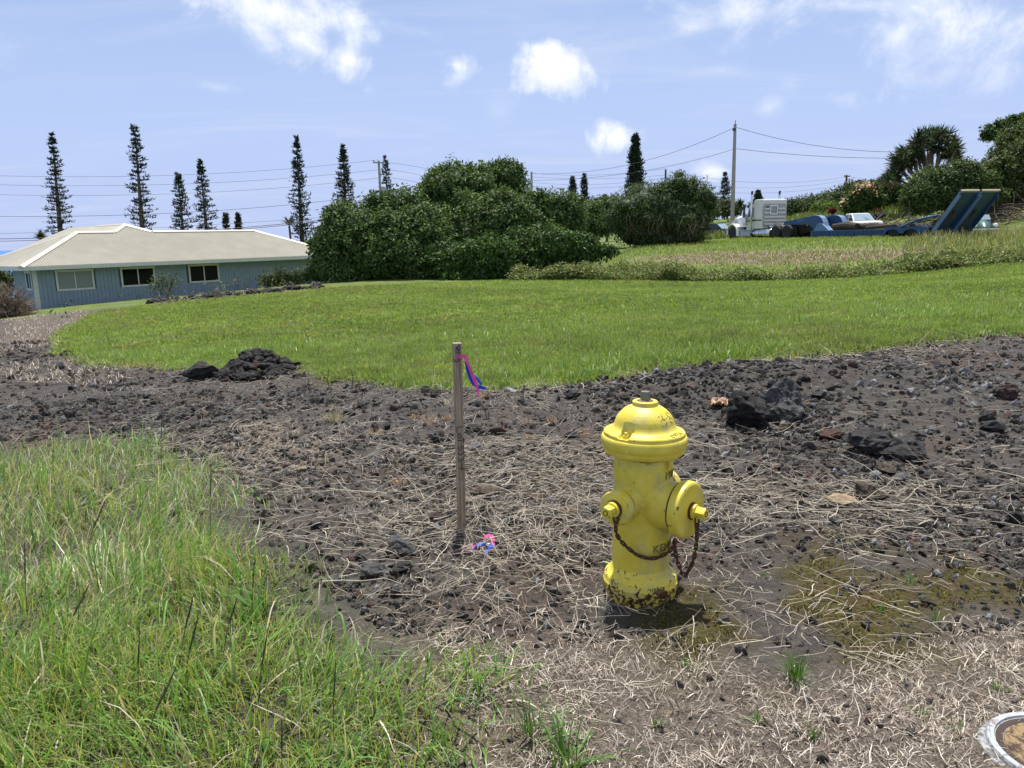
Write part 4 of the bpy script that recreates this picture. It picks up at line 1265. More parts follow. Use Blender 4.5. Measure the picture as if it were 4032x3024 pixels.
place('lava_rock', ROCKS[4], 1430, 818, 110, 60, 1.2, 'flattish dark grey stone beside the blue-grey stone', 'rock', None, LAVAGR)
place('lava_rock', ROCKS[5], 1325, 780, 110, 100, 1.7, 'rusty brown clinker above the blue-grey stone', 'rock', None, LAVABR)
place('lava_rock', ROCKS[6], 1870, 150, 85, 55, .9, 'small dark rock alone near the lawn at the far right', 'rock')
place('lava_rock', ROCKS[7], 2110, 285, 120, 110, .4, 'upright jagged dark rock at the right edge of the soil', 'rock')
place('lava_rock', ROCKS[8], 2020, 510, 130, 85, 2.4, 'long low clinker among gravel near the right edge', 'rock')
place('lava_rock', ROCKS[9], 1980, 440, 90, 75, 1.4, 'small clinker just above the long low clinker', 'rock')
place('lava_rock', ROCKS[10], 2190, 1100, 120, 95, .5, 'dark rock cut by the right edge of the picture', 'rock')
place('lava_rock', ROCKS[11], 1185, 510, 110, 60, .3, 'reddish brown stone between the two boulder groups', 'rock', None, lava_mat('lava_red', (.055, .030, .028), (.12, .07, .062), .1))
place('lava_rock', ROCKS[0], 780, 240, 75, 50, .1, 'small black rock directly behind the largest grey boulder', 'rock')
place('lava_rock', ROCKS[2], 880, 300, 100, 60, 1.1, 'low dark rock to the right of the largest grey boulder', 'rock')
place('lava_rock', ROCKS[3], 970, 555, 150, 65, 2.0, 'long half-buried stone between the boulder groups', 'rock')
place('lava_rock', ROCKS[5], 440, 515, 75, 65, 2.0, 'small clinker in front of the low wide black boulder', 'rock')
# mid soil, round the stake
sq = lambda x, y: (1400 + x * .5726, 1350 + y * .5726)
for i, (x_, y_, w_, h_, lab, mm) in enumerate([
        (305, 1490, 250, 135, 'large grey half-buried stone beside the tall grass below the stake', LAVAGR),
        (110, 1600, 260, 120, 'dark half-buried stone at the edge of the tall grass', LAVAGR),
        (1065, 360, 95, 55, 'squarish grey-green stone at the lawn edge right of the stake', LAVAG),
        (808, 630, 95, 75, 'dark rock just right of the stake, left of three', None),
        (880, 650, 80, 55, 'dark rock, lowest and middle of three right of the stake', None),
        (972, 640, 100, 85, 'dark rock, right and largest of three right of the stake', None),
        (805, 738, 130, 62, 'flat grey slab lying directly behind the stake', LAVAG),
        (690, 745, 70, 50, 'dark stone touching the left of the stake', None),
        (545, 350, 90, 50, 'dark stone near the lawn left of the stake', None),
        (40, 440, 120, 55, 'dark low stone at the lawn corner left of the stake', None),
        (215, 580, 85, 60, 'dark clinker left of the dry orange tufts', None),
        (1490, 420, 130, 90, 'angular dark rock near the lawn behind the hydrant', None),
        (1720, 320, 70, 65, 'black pointed rock at the lawn edge behind the hydrant', None),
        (1725, 430, 95, 75, 'grey angular rock left of the hydrant top', LAVAGR),
        (1850, 450, 80, 65, 'black rock almost touching the hydrant top', None),
        (1480, 655, 110, 60, 'dark lump left of the hydrant bonnet', None),
        (1620, 745, 120, 60, 'long dark lump left of the hydrant rim', None),
        (900, 1050, 140, 90, 'brown clod on the straw right of the stake', LAVABR),
        (550, 1235, 90, 60, 'dark rock lying in the straw left of the stake foot', None),
        (1210, 1090, 150, 70, 'brown clod half hidden by straw near the hydrant', LAVABR),
        (345, 1590, 120, 90, 'small dark stone under the large grey half-buried stone', None)]):
    place('lava_rock', ROCKS[(i * 5 + 1) % 12], x_, y_, w_, h_, i * 1.3, lab, 'rock', None, mm, conv=sq, k=.5726)
lq = lambda x, y: (x * .7685, 1250 + y * .7685)
for i, (x_, y_, w_, h_, lab) in enumerate([
        (1505, 615, 50, 35, 'small black rock on the pale dead grass left of the stake'),
        (1665, 930, 80, 40, 'black rock in the straw beside the tall grass'),
        (1180, 1250, 75, 45, 'dark rock peeping out of the tall grass'),
        (80, 222, 28, 16, 'small black rock on the path at the far left'),
        (545, 380, 60, 22, 'flat dark stone in front of the rock pile'),
        (430, 290, 40, 16, 'small dark stone on the path left of the rock pile')]):
    place('lava_rock', ROCKS[(i * 7 + 2) % 12], x_, y_, w_, h_, i * 2.1, lab, 'rock', None, None, conv=lq, k=.7685)
# the heap at the edge of the lawn
hq = lambda x, y: (700 + x * .2486, 1370 + y * .2486)
HEAP_C = Gn(*hq(1120, 480)) + np.array([.0, .32, 0])
r = np.random.default_rng(41)
pxm = np.linalg.norm(HEAP_C - CAMP) / FOC * .2486        # metres per zoom pixel
place('boulder', ROCKS_BIG[1], 310, 520, 480, 235, .2, 'big black slab-like boulder at the left end of the rock pile', 'boulder', None, None, (0, -.15), hq, .2486)
GRP = 'black lava rocks heaped beside the lawn'
named = {  # zoom position: (x, y, w, h, label)
    0: (965, 500, 250, 160, 'large greenish black rock at the front middle of the rock pile'),
    1: (1530, 465, 240, 160, 'large rounded rock at the front right of the rock pile'),
    2: (660, 510, 200, 140, 'dark rock between the slab boulder and the rock pile'),
    3: (1870, 465, 170, 105, 'rock at the right foot of the rock pile'),
    4: (1990, 445, 90, 95, 'rightmost small upright rock of the rock pile')}
for k_, (x_, y_, w_, h_, lab) in named.items():
    place('lava_rock', ROCKS[(k_ * 3 + 1) % 12], x_, y_, w_, h_, k_ * 1.1, lab, 'rock', None, None, conv=hq, k=.2486)
hw, hd, hh_ = 620 * pxm, .55, 360 * pxm
n_heap = 0
for layer in range(5):
    f_ = layer / 5
    cnt = [34, 28, 22, 13, 6][layer]
    for i in range(cnt):
        a_ = r.uniform(0, 6.28); q_ = math.sqrt(r.random()) * (1 - f_ * .92)
        if layer == 0: q_ = r.uniform(.75, 1.0)
        x_ = HEAP_C[0] + .02 + math.cos(a_) * q_ * hw; y_ = HEAP_C[1] + math.sin(a_) * q_ * hd
        prof_h = max(0, 1 - math.hypot((x_ - HEAP_C[0]) / hw, (y_ - HEAP_C[1]) / hd) ** 1.5)
        z_ = Hn1(x_, y_) + hh_ * min(prof_h, .98) * .92
        s_ = r.uniform(.040, .078) * (1.15 if layer in (1, 2) else .95)
        if math.sin(a_) > .55 and layer < 2: continue
        o = link('lava_rock', ROCKS[int(r.integers(0, 12))], None, (x_, y_, z_ - s_ * .1), tuple(r.uniform(-.5, .5, 2)) + (r.uniform(0, 6.28),), (s_ * 1.1, s_, s_ * 1.05))
        u_ = (x_ - HEAP_C[0]) / hw; v_ = (y_ - HEAP_C[1]) / hd
        side_ = 'left end' if u_ < -.6 else 'left half' if u_ < -.2 else 'middle' if u_ < .2 else 'right half' if u_ < .6 else 'right end'
        row_ = 'on the crest' if layer >= 3 else 'on the front slope' if v_ < -.25 else 'at the back' if v_ > .25 else 'partway up'
        tag(o, 'black lava rock %s, %s of the lawn-side heap' % (row_, side_), 'rock', GRP); n_heap += 1
# earth core of the heap (rubble too small to pick apart)
hb = []
for i in range(260):
    a_ = r.uniform(0, 6.28); q_ = math.sqrt(r.random())
    x_ = HEAP_C[0] + math.cos(a_) * q_ * hw * .97; y_ = HEAP_C[1] + math.sin(a_) * q_ * hd * .97
    z_ = Hn1(x_, y_) + hh_ * max(0, 1 - q_ ** 1.5) * .82
    hb.append((x_, y_, z_))
hb = np.array(hb)
scatter('heap_rubble', hb, r.uniform(0, 6.28, (len(hb), 3)), r.uniform(.022, .045, len(hb)), r.integers(0, 6, len(hb)), [rock_mesh('rubble', 380 + i, 2, .3, .8, LAVAK) for i in range(6)], 'small black rubble filling the rock heap', 'rubble')

# crumpled peach paper by the boulders
pm = mat('peach_paper', (.50, .31, .20), .7, .15, 30, 0, .3, 60, .004, (.55, .42, .32))
pp = Gn(*zq(235, 365)); sz = sizepx(125 * .6025, *zq(235, 365)) / 2
r = np.random.default_rng(5)
nu, nv_ = 22, 14
u = np.linspace(-1, 1, nu)[None, :] * np.ones((nv_, 1)); w = np.linspace(-1, 1, nv_)[:, None] * np.ones((1, nu))
px_ = u * sz * (1 - .2 * np.abs(w)) + (fbm(u * 3 + 9, w * 3, 3, 1) - .5) * sz * .8
py_ = w * sz * .55 + (fbm(u * 3, w * 3 + 7, 3, 2) - .5) * sz * .9
pz_ = sz * (.95 * fbm(u * 2.4 + 3, w * 2.4, 3, 3) + .5 * np.abs(np.sin(u * 6 + 3 * w))) * (1.05 - .6 * (u * u + w * w) / 2)
ids = np.arange(nu * nv_).reshape(nv_, nu)
pq = np.stack([ids[:-1, :-1], ids[:-1, 1:], ids[1:, 1:], ids[1:, :-1]], -1).reshape(-1, 4)
po = link('crumpled_paper', np_mesh('crumpled_paper', np.stack([px_, py_, pz_], -1).reshape(-1, 3), pq, pm), None, (pp[0], pp[1] + sz * .4, pp[2]))
sd = po.modifiers.new('thick', 'SOLIDIFY'); sd.thickness = .0012
tag(po, 'crumpled peach-coloured paper scrap on the soil beside the black boulder', 'paper scrap')

# round cover in the lower right corner
cc = np.array([1.424, 1.809])
cov = empty('valve_box', (cc[0], cc[1], Hn1(cc[0], cc[1]) - .004), .4)
tag(cov, 'round white-painted utility cover with rusty lid in the lower right corner', 'utility cover')
def paint_mat(name, base, under, lo, hi, sc=34):
    if name in _M: return _M[name]
    m = bpy.data.materials.new(name); t, out = nodes_of(m); N = NT(t)
    p_ = N.geo('Position'); n_ = N.noise(p_, sc, 7, .68, .6); n2_ = N.noise(p_, 160, 4, .6)
    c_ = N.mix(N.ramp(n_, lo, hi), base, under); c_ = N.mix(N.ramp(n2_, .58, .75, 0, .6), c_, (.20, .19, .19))
    N.bsdf(out, c_, .7, 0, N.bump(N.math('ADD', n_, N.math('MULTIPLY', n2_, .5)), .7, .004), .3)
    _M[name] = m; return m
WP = paint_mat('chalky_white_paint', (.33, .345, .355), (.13, .125, .12), .46, .56)
WP2 = paint_mat('white_rim_paint', (.36, .39, .405), (.20, .165, .16), .50, .60)
RL = paint_mat('rusted_lid', (.24, .165, .08), (.05, .028, .02), .47, .56, 26)
k_ = .0007
m_ = MB(); m_.lathe([(.180, -.06), (.184, .004), (.178, .012), (.160, .010)], 56, (-.013 * math.cos(-.4), -.006, 0)); m_.build('outer_ring', WP, cov)
m_ = MB(); m_.lathe([(.166, -.05), (.1685, .014), (.164, .022), (.148, .022), (.146, .016), (.140, .014)], 56); m_.build('rim', WP2, cov)
m_ = MB(); m_.lathe([(.143, -.02), (.143, .012), (.126, .013), (.122, .018), (.02, .019)], 56); m_.build('lid', RL, cov)
m_ = MB(); m_.lathe([(.1445, .010), (.1445, .0155), (.1265, .0155), (.1265, .010)], 56, cap=False); m_.build('lid_groove', mat('dark_dirt', (.05, .035, .028), .95, .3, 90, 0, .5, 200, .003), cov)
m_ = MB(); m_.box((-.050, .006, .0175), (.032, .018, .006), .9); m_.build('lifting_slot', mat('dark_dirt', (.05, .035, .028)), cov, bevel=.002)

# dry orange tufts, small green weeds, seed stalks: each a plant of its own
def tuft_obj(name, p, nb, spread, l0, l1, w, pal, lab, cat, group, seed, lean=.5, m=None, bend=(.2, .9)):
    r = np.random.default_rng(seed)
    a = r.uniform(0, 6.28, nb); q_ = spread * np.sqrt(r.random(nb))
    b_ = np.stack([np.cos(a) * q_, np.sin(a) * q_, np.full(nb, -.003)], -1)
    V, F_, C_ = blades(b_, a + r.normal(0, .5, nb), r.uniform(l0, l1, nb), w * r.uniform(.7, 1.3, nb), r.uniform(*bend, nb), np.abs(r.normal(lean * .6, lean, nb)), 3, seed, pick(pal, nb, r, .25), .15)
    o = link(name, np_mesh(name, V, F_, m or strawm, C_), None, (p[0], p[1], p[2]))
    tag(o, lab, cat, group); return o
ORG = [(.40, .24, .13), (.48, .32, .19), (.34, .18, .09), (.52, .40, .26)]
for i, (x_, y_, wd, lab) in enumerate([(505, 550, 150, 'widest of the dry orange grass tufts left of the stake'), (625, 520, 95, 'dry orange tuft close to the left side of the stake'), (410, 510, 80, 'dry orange tuft at the left of the widest tuft'), (135, 600, 95, 'lone dry orange tuft at the far left of the stake'),
                                       (625, 420, 110, 'pale straw-coloured tuft near the lawn left of the stake'), (870, 385, 110, 'dry tuft under the hanging tape ends'), (1180, 560, 110, 'dry reddish tuft midway between stake and hydrant'), (1345, 545, 90, 'dry reddish tuft left of the hydrant top'),
                                       (1570, 625, 90, 'dry reddish tuft nearest the hydrant bonnet'), (1200, 660, 90, 'lower dry reddish tuft midway between stake and hydrant'), (315, 960, 140, 'flattened pinkish dry tuft left of the stake'), (1460, 1180, 120, 'sparse dry tuft left of the hydrant barrel')]):
    p = pr(*sq(x_, y_)); s_ = sizepx(wd * .5726, *sq(x_, y_)) / 2
    tuft_obj('dry_tuft', p, 70, s_ * .55, s_ * .6, s_ * 1.25, .0022, ORG if i != 4 else STRAW_PAL, lab, 'grass tuft', None, 500 + i, .6)
p = pr(720 * S, 905 * S); tuft_obj('dry_tuft', p, 90, .06, .06, .14, .003, [(.42, .36, .16), (.5, .44, .25), (.30, .31, .11)], 'yellow-green drying tuft on the straw far left of the stake', 'grass tuft', None, 530, .6)
GW = [(.07, .17, .03), (.10, .22, .04), (.13, .24, .06)]
p = pr(1718 * S, 1472 * S); tuft_obj('grass_tuft', p, 90, .02, .05, .115, .0028, GW, 'small bright green grass tuft below the mossy patch', 'grass tuft', None, 540, .55, grassm)
p = pr(1225 * S, 1640 * S); tuft_obj('grass_tuft', p, 36, .04, .12, .26, .006, GW, 'long-bladed green grass clump at the bottom centre', 'grass tuft', None, 541, .6, grassm, (.5, 1.5))
p = pr(1150 * S, 1585 * S); tuft_obj('grass_tuft', p, 26, .03, .10, .20, .005, GW, 'thin green clump beside the tall grass at the bottom', 'grass tuft', None, 542, .6, grassm, (.5, 1.5))
p = pr(560 * S, 1335 * S); tuft_obj('grass_tuft', p, 30, .04, .10, .2, .011, [(.06, .16, .03), (.09, .20, .045)], 'broad-leaved dark green clump within the tall grass', 'grass tuft', None, 543, .7, grassm, (.6, 1.6))
p = pr(1400 * S, 1240 * S) + np.array([-.09, 0, 0])
ORD = 'first second third fourth fifth sixth seventh eighth ninth tenth eleventh twelfth thirteenth fourteenth fifteenth sixteenth seventeenth eighteenth nineteenth twentieth'.split()
def ordinal(k):
    if k < 20: return ORD[k]
    t_, u_ = divmod(k + 1, 10)
    tens = {2: 'twenty', 3: 'thirty', 4: 'forty'}[t_]
    return (tens[:-1] + 'ieth') if u_ == 0 else tens + '-' + ORD[u_ - 1]
for i, (x_, y_) in enumerate(sorted([(1310, 1225), (1650, 1250), (1480, 1440), (1900, 1330), (2020, 1350), (2090, 1180), (1965, 1270), (2150, 1500), (1760, 1590), (1640, 1560), (2060, 1590), (1420, 1560), (1990, 1555), (1500, 1205), (700, 1000)])):
    p = pr(x_ * S, y_ * S); tuft_obj('grass_sprig', p, 12, .012, .02, .06, .0042, GW, 'tiny green grass sprig on the open soil, %s from the left' % ordinal(i), 'grass sprig', 'tiny green sprigs on the soil', 560 + i, .7, grassm)
# bare woody twigs
twm = mat('grey_twig', (.20, .16, .125), .85, .2, 60); twd = mat('dark_twig', (.055, .042, .034), .85, .2, 60)
def twig(name, p, specs, m, lab, cat='twig', group=None):
    mb = MB()
    for pts_, r0_ in specs:
        mb.tube([Vector(q_) for q_ in pts_], [r0_ * (1 - .6 * i / max(1, len(pts_) - 1)) for i in range(len(pts_))], 5)
    o = mb.build(name, m, None, tuple(p)); tag(o, lab, cat, group); return o
p = pr(*sq(895, 350)); twig('bare_twig', p, [([(0, 0, 0), (.05, .01, .08), (.09, .0, .17), (.10, 0, .21)], .004), ([(.05, .01, .08), (.02, .02, .12)], .002)], twm, 'taller bare grey twig at the lawn edge right of the stake')
p = pr(*sq(960, 350)); twig('bare_twig', p, [([(0, 0, 0), (.06, .01, .06), (.13, .0, .15), (.16, 0, .19)], .003)], twm, 'thinner slanting grey twig at the lawn edge right of the stake')
p = pr(*sq(905, 540)); twig('bare_twig', p, [([(0, 0, 0), (-.01, .01, .05), (-.015, .0, .09)], .004), ([(.01, 0, 0), (.012, .01, .05), (.02, 0, .08)], .004)], twd, 'short dark forked stump of a weed behind the stake')
p = pr(2040 * S, 768 * S); twig('bare_twig', p, [([(0, 0, 0), (.05, 0, .06), (.11, 0, .14), (.15, 0, .22)], .005), ([(-.1, 0, 0), (-.04, 0, .05), (-.02, 0, .10)], .003)], twm, 'leaning dry twig near the lawn edge at the far right')
p = pr(*lq(1690, 360)); twig('bare_twig', p, [([(0, 0, 0), (-.02, 0, .10), (.01, 0, .2)], .006), ([(-.02, 0, .10), (-.09, 0, .19)], .004), ([(0, 0, .03), (.1, 0, .13)], .004), ([(.2, .1, 0), (.22, .1, .12), (.18, .1, .2)], .005), ([(-.25, 0, 0), (-.2, 0, .1), (-.28, 0, .16)], .005), ([(.25, 0, 0), (.33, 0, .1)], .004)], twd, 'dark bare weed stalks right of the rock pile')
p = pr(2085 * S, 1115 * S); twig('bare_twig', p, [([(0, 0, 0), (-.03, 0, .05), (-.06, 0, .12)], .003), ([(0, 0, 0), (.06, 0, .05), (.12, 0, .07)], .003), ([(-.03, 0, .05), (.0, 0, .10)], .002), ([(.06, 0, .05), (.08, 0, .1)], .002)], twd, 'low dark branching twig at the right of the soil')
p = pr(1700 * S, 1000 * S) 
# dark seed stalks standing in the tall grass
for i, (x0, y0, x1, y1) in enumerate(sorted([(60, 1300, 75, 1200), (180, 1180, 235, 1095), (300, 1500, 320, 1375), (385, 1420, 430, 1300), (395, 1470, 440, 1345), (545, 1310, 560, 1225), (555, 1500, 590, 1360), (300, 1610, 385, 1460), (350, 1000, 365, 905), (455, 1120, 470, 1010), (720, 1560, 735, 1440), (480, 1385, 520, 1300), (130, 1390, 200, 1290), (610, 1660, 620, 1560)])):
    p = pr(x0 * S, (y0 + 40) * S); d_ = np.linalg.norm(p - CAMP) / FOC * S
    dx, dz = (x1 - x0) * d_, (y0 - y1 + 40) * d_ * 1.05
    twig('seed_stalk', p, [([(0, 0, 0), (dx * .3, 0, dz * .4), (dx * .6, 0, dz * .7), (dx, 0, dz)], .0016), ([(dx * .5, 0, dz * .6), (dx * .8, 0, dz * .82), (dx, 0, dz)], .0030)], twd, 'thin dark seed stalk in the tall grass, %s from the left' % ordinal(i), 'grass stalk', 'dark seed stalks in the tall grass')
# ------------------------------------------------------------------ house
EC = atY(125 * .633, 450 + 950 * .633, 39.0)       # eave corner nearest the camera
HA = R_(42)
he = np.array([math.sin(HA), math.cos(HA)]); hn = np.array([-he[1], he[0]])
house = empty('house', (EC[0], EC[1], -1.75), math.atan2(he[1], he[0]))
tag(house, 'long low blue house with pale corrugated metal hip roof', 'house')
ZE = EC[2] + 1.75; SL = .4106
LEN = 19.7; OV = .75; RT = 4.244; WD = RT * 2
def zr(t_): return ZE + SL * t_
SIDE = mat('blue_siding', (.22, .29, .37), .75, .10, 3.0, 0, .15, 60, .004)
SIDE2 = mat('blue_siding_groove', (.06, .09, .13), .85, .1)
TRIM = mat('white_trim', (.56, .58, .57), .6, .08, 4)
ROOFM = bpy.data.materials.new('corrugated_roof'); t, out = nodes_of(ROOFM); N = NT(t)
pos = N.geo('Position')
c = N.mix(N.ramp(N.noise(pos, .9, 5, .6), .35, .7), (.335, .320, .262), (.375, .36, .30))
c = N.mix(N.ramp(N.noise(N.mapping(N.coords('Object'), (3, .4, .4)), 1.0, 4), .55, .75, 0, .3), c, (.30, .285, .235))
N.bsdf(out, c, .5, .0, None, .35)
RIDGE = mat('roof_ridge_cap', (.40, .39, .34), .5, .06, 2)
# walls: planks proud of a darker backing, grooves between them
W0, W1, T0, T1 = OV, LEN - OV, OV, 4.0
wall = MB(); wall.bx(W0 + .02, W1 - .02, T0 + .02, T0 + .14, 0, ZE + .2); wall.bx(W0 + .02, W0 + .14, T0 + .16, T1 - .02, 0, ZE + .2)
wall.bx(3.4, 3.5, T1, 7.7, 0, ZE + .5); wall.bx(W1 - .14, W1 - .02, T0 + .16, 7.7, 0, ZE + .2); wall.bx(3.4, W1, 7.7, 7.8, 0, ZE + .2); wall.bx(W0 + .1, 3.4, T1 - .1, T1, 0, ZE + .2)
wall_o = wall.build('wall', SIDE2, house)
wins = [(1.77, 3.66), (5.06, 6.97), (8.95, 10.86)]
ZW0, ZW1 = -0.83 + 1.75, .255 + 1.75
TOPW = ZE + .12
pl_full = {}
def plank(s0, s1, z0, z1_, side='front'):
    m_ = MB()
    if side == 'front': m_.bx(s0, s1, T0, T0 + .02, z0, z1_)
    else: m_.bx(W0, W0 + .02, s0, s1, z0, z1_)
    return m_.build('siding_plank', SIDE, wall_o)
x_ = W0 + .16; PW = .203
while x_ < W1 - .1:
    a_, b_ = x_ + .006, min(x_ + PW - .006, W1 - .05)
    hit = [w for w in wins if a_ < w[1] - .05 and b_ > w[0] + .05]
    if hit:
        plank(a_, b_, 0, ZW0 + .03); plank(a_, b_, ZW1 - .03, TOPW)
    else: plank(a_, b_, 0, TOPW)
    x_ += PW
y_ = T0 + .13
SWIN = (1.02, 1.92)
while y_ < T1 - .05:
    a_, b_ = y_ + .006, min(y_ + PW - .006, T1)
    if a_ < SWIN[1] - .05 and b_ > SWIN[0] + .05:
        plank(a_, b_, 0, ZW0 + .13, 's'); plank(a_, b_, ZW1, TOPW, 's')
    else: plank(a_, b_, 0, TOPW, 's')
    y_ += PW
m_ = MB(); m_.bx(W0 - .012, W0 + .16, T0 - .025, T0 + .004, 0, TOPW); m_.bx(W0 - .025, W0 - .003, T0 - .025, T0 + .12, 0, TOPW); m_.build('corner_trim', TRIM, house)
m_ = MB(); m_.bx(W1 - .14, W1 + .012, T0 - .025, T0 + .004, 0, TOPW); m_.build('corner_trim', TRIM, house)
GLD = bpy.data.materials.new('dark_glass'); t, out = nodes_of(GLD); N = NT(t); N.bsdf(out, (.008, .010, .014), .06, 0, None, .12)
GLB = bpy.data.materials.new('glass_over_blind'); t, out = nodes_of(GLB); N = NT(t)
zz_ = N.sepx(N.geo('Position'))[2]
st_ = N.math('FRACT', N.math('MULTIPLY', zz_, 16))
N.bsdf(out, N.mix(N.ramp(st_, .0, .25), (.13, .16, .17), (.22, .255, .265)), .25, 0, None, .5)
def window(s0, s1, z0, z1_, gl, side='front'):
    w = empty('window', parent=house)
    tr = .10
    def bx_(a, b_, y0_, y1_, z0_, z2_, nm, m, par, bev=.006):
        q_ = MB()
        if side == 'front': q_.bx(a, b_, T0 - y1_, T0 - y0_, z0_, z2_)
        else: q_.bx(W0 - y1_, W0 - y0_, a, b_, z0_, z2_)
        return q_.build(nm, m, par, bevel=bev)
    bx_(s0 - .02, s1 + .02, .004, .045, z1_ - tr, z1_ + .02, 'head_trim', TRIM, w)
    bx_(s0, s1, .004, .040, z0, z0 + tr, 'sill', TRIM, w)
    bx_(s0, s0 + tr, .004, .040, z0 + tr + .002, z1_ - tr - .002, 'side_trim', TRIM, w)
    bx_(s1 - tr, s1, .004, .040, z0 + tr + .002, z1_ - tr - .002, 'side_trim', TRIM, w)
    mid = (s0 + s1) / 2
    bx_(mid - .028, mid + .028, -.010, .028, z0 + tr + .002, z1_ - tr - .002, 'mullion', TRIM, w)
    for a, b_ in ((s0 + tr + .002, mid - .03), (mid + .03, s1 - tr - .002)):
        bx_(a, b_, -.014, -.004, z0 + tr + .002, z1_ - tr - .002, 'pane', gl, w, 0)
for i, (a, b_) in enumerate(wins): window(a, b_, ZW0, ZW1, GLB if i == 0 else GLD)
window(SWIN[0], SWIN[1], ZW0 + .1, ZW1 - .0, GLD, 's')
# roof planes with real corrugation
def corr(name, poly, axis_along, zf, pitch=.13, amp=.030, m=ROOFM, step=6):
    """poly in (s,t); ribs run along the slope; zf(s,t) plane height; axis_along: 's' if ribs are spaced along s"""
    P_ = np.array(poly)
    k = 0 if axis_along == 's' else 1
    lo, hi = P_[:, k].min(), P_[:, k].max()
    nx = int((hi - lo) / pitch * step) + 1
    us = np.linspace(lo + 1e-4, hi - 1e-4, nx)
    vs, fs = [], []
    n_ = len(P_)
    for i, u in enumerate(us):
        xs = []
        for j in range(n_):
            a, b_ = P_[j], P_[(j + 1) % n_]
            if (a[k] - u) * (b_[k] - u) <= 0 and abs(a[k] - b_[k]) > 1e-9:
                f_ = (u - a[k]) / (b_[k] - a[k]); xs.append(a[1 - k] + f_ * (b_[1 - k] - a[1 - k]))
        w0, w1 = min(xs), max(xs)
        ph = amp * math.cos(2 * math.pi * (u - lo) / pitch)
        for w_ in (w0, w1):
            s_, t_ = (u, w_) if k == 0 else (w_, u)
            vs.append((s_, t_, zf(s_, t_) + ph))
        if i: a = 2 * i; fs.append((a - 2, a, a + 1, a - 1))
    mb = MB(); mb.add(vs, fs, False)
    o = mb.build(name, m, house)
    sd = o.modifiers.new('thick', 'SOLIDIFY'); sd.thickness = .012; sd.offset = -1
    return o
PS, PT = 7.45, 5.39; hv = PT - RT
roof = corr('roof', [(0, 0), (LEN, 0), (LEN - RT, RT), (PS + hv, RT), (PS, PT), (PS - hv, RT), (RT, RT)], 's', lambda s, t_: ZE + SL * t_)
corr('roof_slope', [(0, 0), (RT, RT), (0, WD)], 't', lambda s, t_: ZE + SL * s).parent = house
corr('roof_slope', [(LEN, 0), (LEN - RT, RT), (LEN, WD)], 't', lambda s, t_: ZE + SL * (LEN - s))
corr('roof_slope', [(0, WD), (RT, RT), (PS - hv, RT), (PS - PT, WD)], 's', lambda s, t_: ZE + SL * (WD - t_))
corr('roof_slope', [(LEN, WD), (LEN - RT, RT), (PS + hv, RT), (PS + PT, WD)], 's', lambda s, t_: ZE + SL * (WD - t_))
corr('roof_slope', [(PS - hv, RT), (PS, PT), (PS, 14.5), (PS - PT, 14.5), (PS - PT, WD)], 't', lambda s, t_: ZE + SL * (s - (PS - PT)))
corr('roof_slope', [(PS + hv, RT), (PS, PT), (PS, 14.5), (PS + PT, 14.5), (PS + PT, WD)], 't', lambda s, t_: ZE + SL * ((PS + PT) - s))
def cap(a, b_, w=.19):
    m_ = MB(); A, B = Vector(a), Vector(b_); d = (B - A).normalized(); s_ = d.cross(Vector((0, 0, 1))).normalized() * w
    up = Vector((0, 0, .045)); dn = Vector((0, 0, -.055))
    vs = [A + s_ + dn, A + up, A - s_ + dn, B + s_ + dn, B + up, B - s_ + dn, A + dn * 1.6, B + dn * 1.6]
    m_.add(vs, [(0, 1, 4, 3), (1, 2, 5, 4), (0, 3, 7, 6), (2, 6, 7, 5), (0, 6, 2, 1), (3, 4, 5, 7)]); return m_.build('ridge_cap', RIDGE, roof)
Z = lambda t_: ZE + SL * t_ + .03
cap((0, 0, Z(0)), (RT, RT, Z(RT))); cap((RT, RT, Z(RT)), (PS - hv, RT, Z(RT))); cap((PS - hv, RT, Z(RT)), (PS, PT, Z(PT))); cap((PS, PT, Z(PT)), (PS, 9.6, Z(PT)))
cap((PS, PT, Z(PT)), (PS + hv, RT, Z(RT))); cap((PS + hv, RT, Z(RT)), (LEN - RT, RT, Z(RT))); cap((LEN - RT, RT, Z(RT)), (LEN, 0, Z(0))); cap((0, WD, Z(0)), (RT, RT, Z(RT)))
m_ = MB(); m_.bx(0, LEN, .0, .035, ZE - .20, ZE - .012); m_.build('fascia', TRIM, house)
m_ = MB(); m_.bx(0, .035, .037, WD, ZE - .20, ZE - .012); m_.build('fascia', TRIM, house)
m_ = MB(); m_.bx(.04, LEN - .04, .04, OV + .1, ZE - .09, ZE - .07); m_.bx(.04, 3.4, OV + .11, WD, ZE - .09, ZE - .07); m_.build('soffit', mat('soffit_paint', (.40, .43, .47), .7), house)
m_ = MB(); m_.bx(.25, .37, 7.2, 7.32, 0, ZE - .1); m_.build('porch_post', TRIM, house)
m_ = MB(); m_.bx(-.1, LEN + .1, -.2 + OV, 8, -1.2, .02); m_.build('foundation', mat('concrete', (.25, .24, .23), .9, .2, 3), house)
# ------------------------------------------------------------------ vehicles
VH = R_(16)
_st = atY(2750 + .5796 * 355, 450 + .5796 * 800, 58.0)
VZ = .80
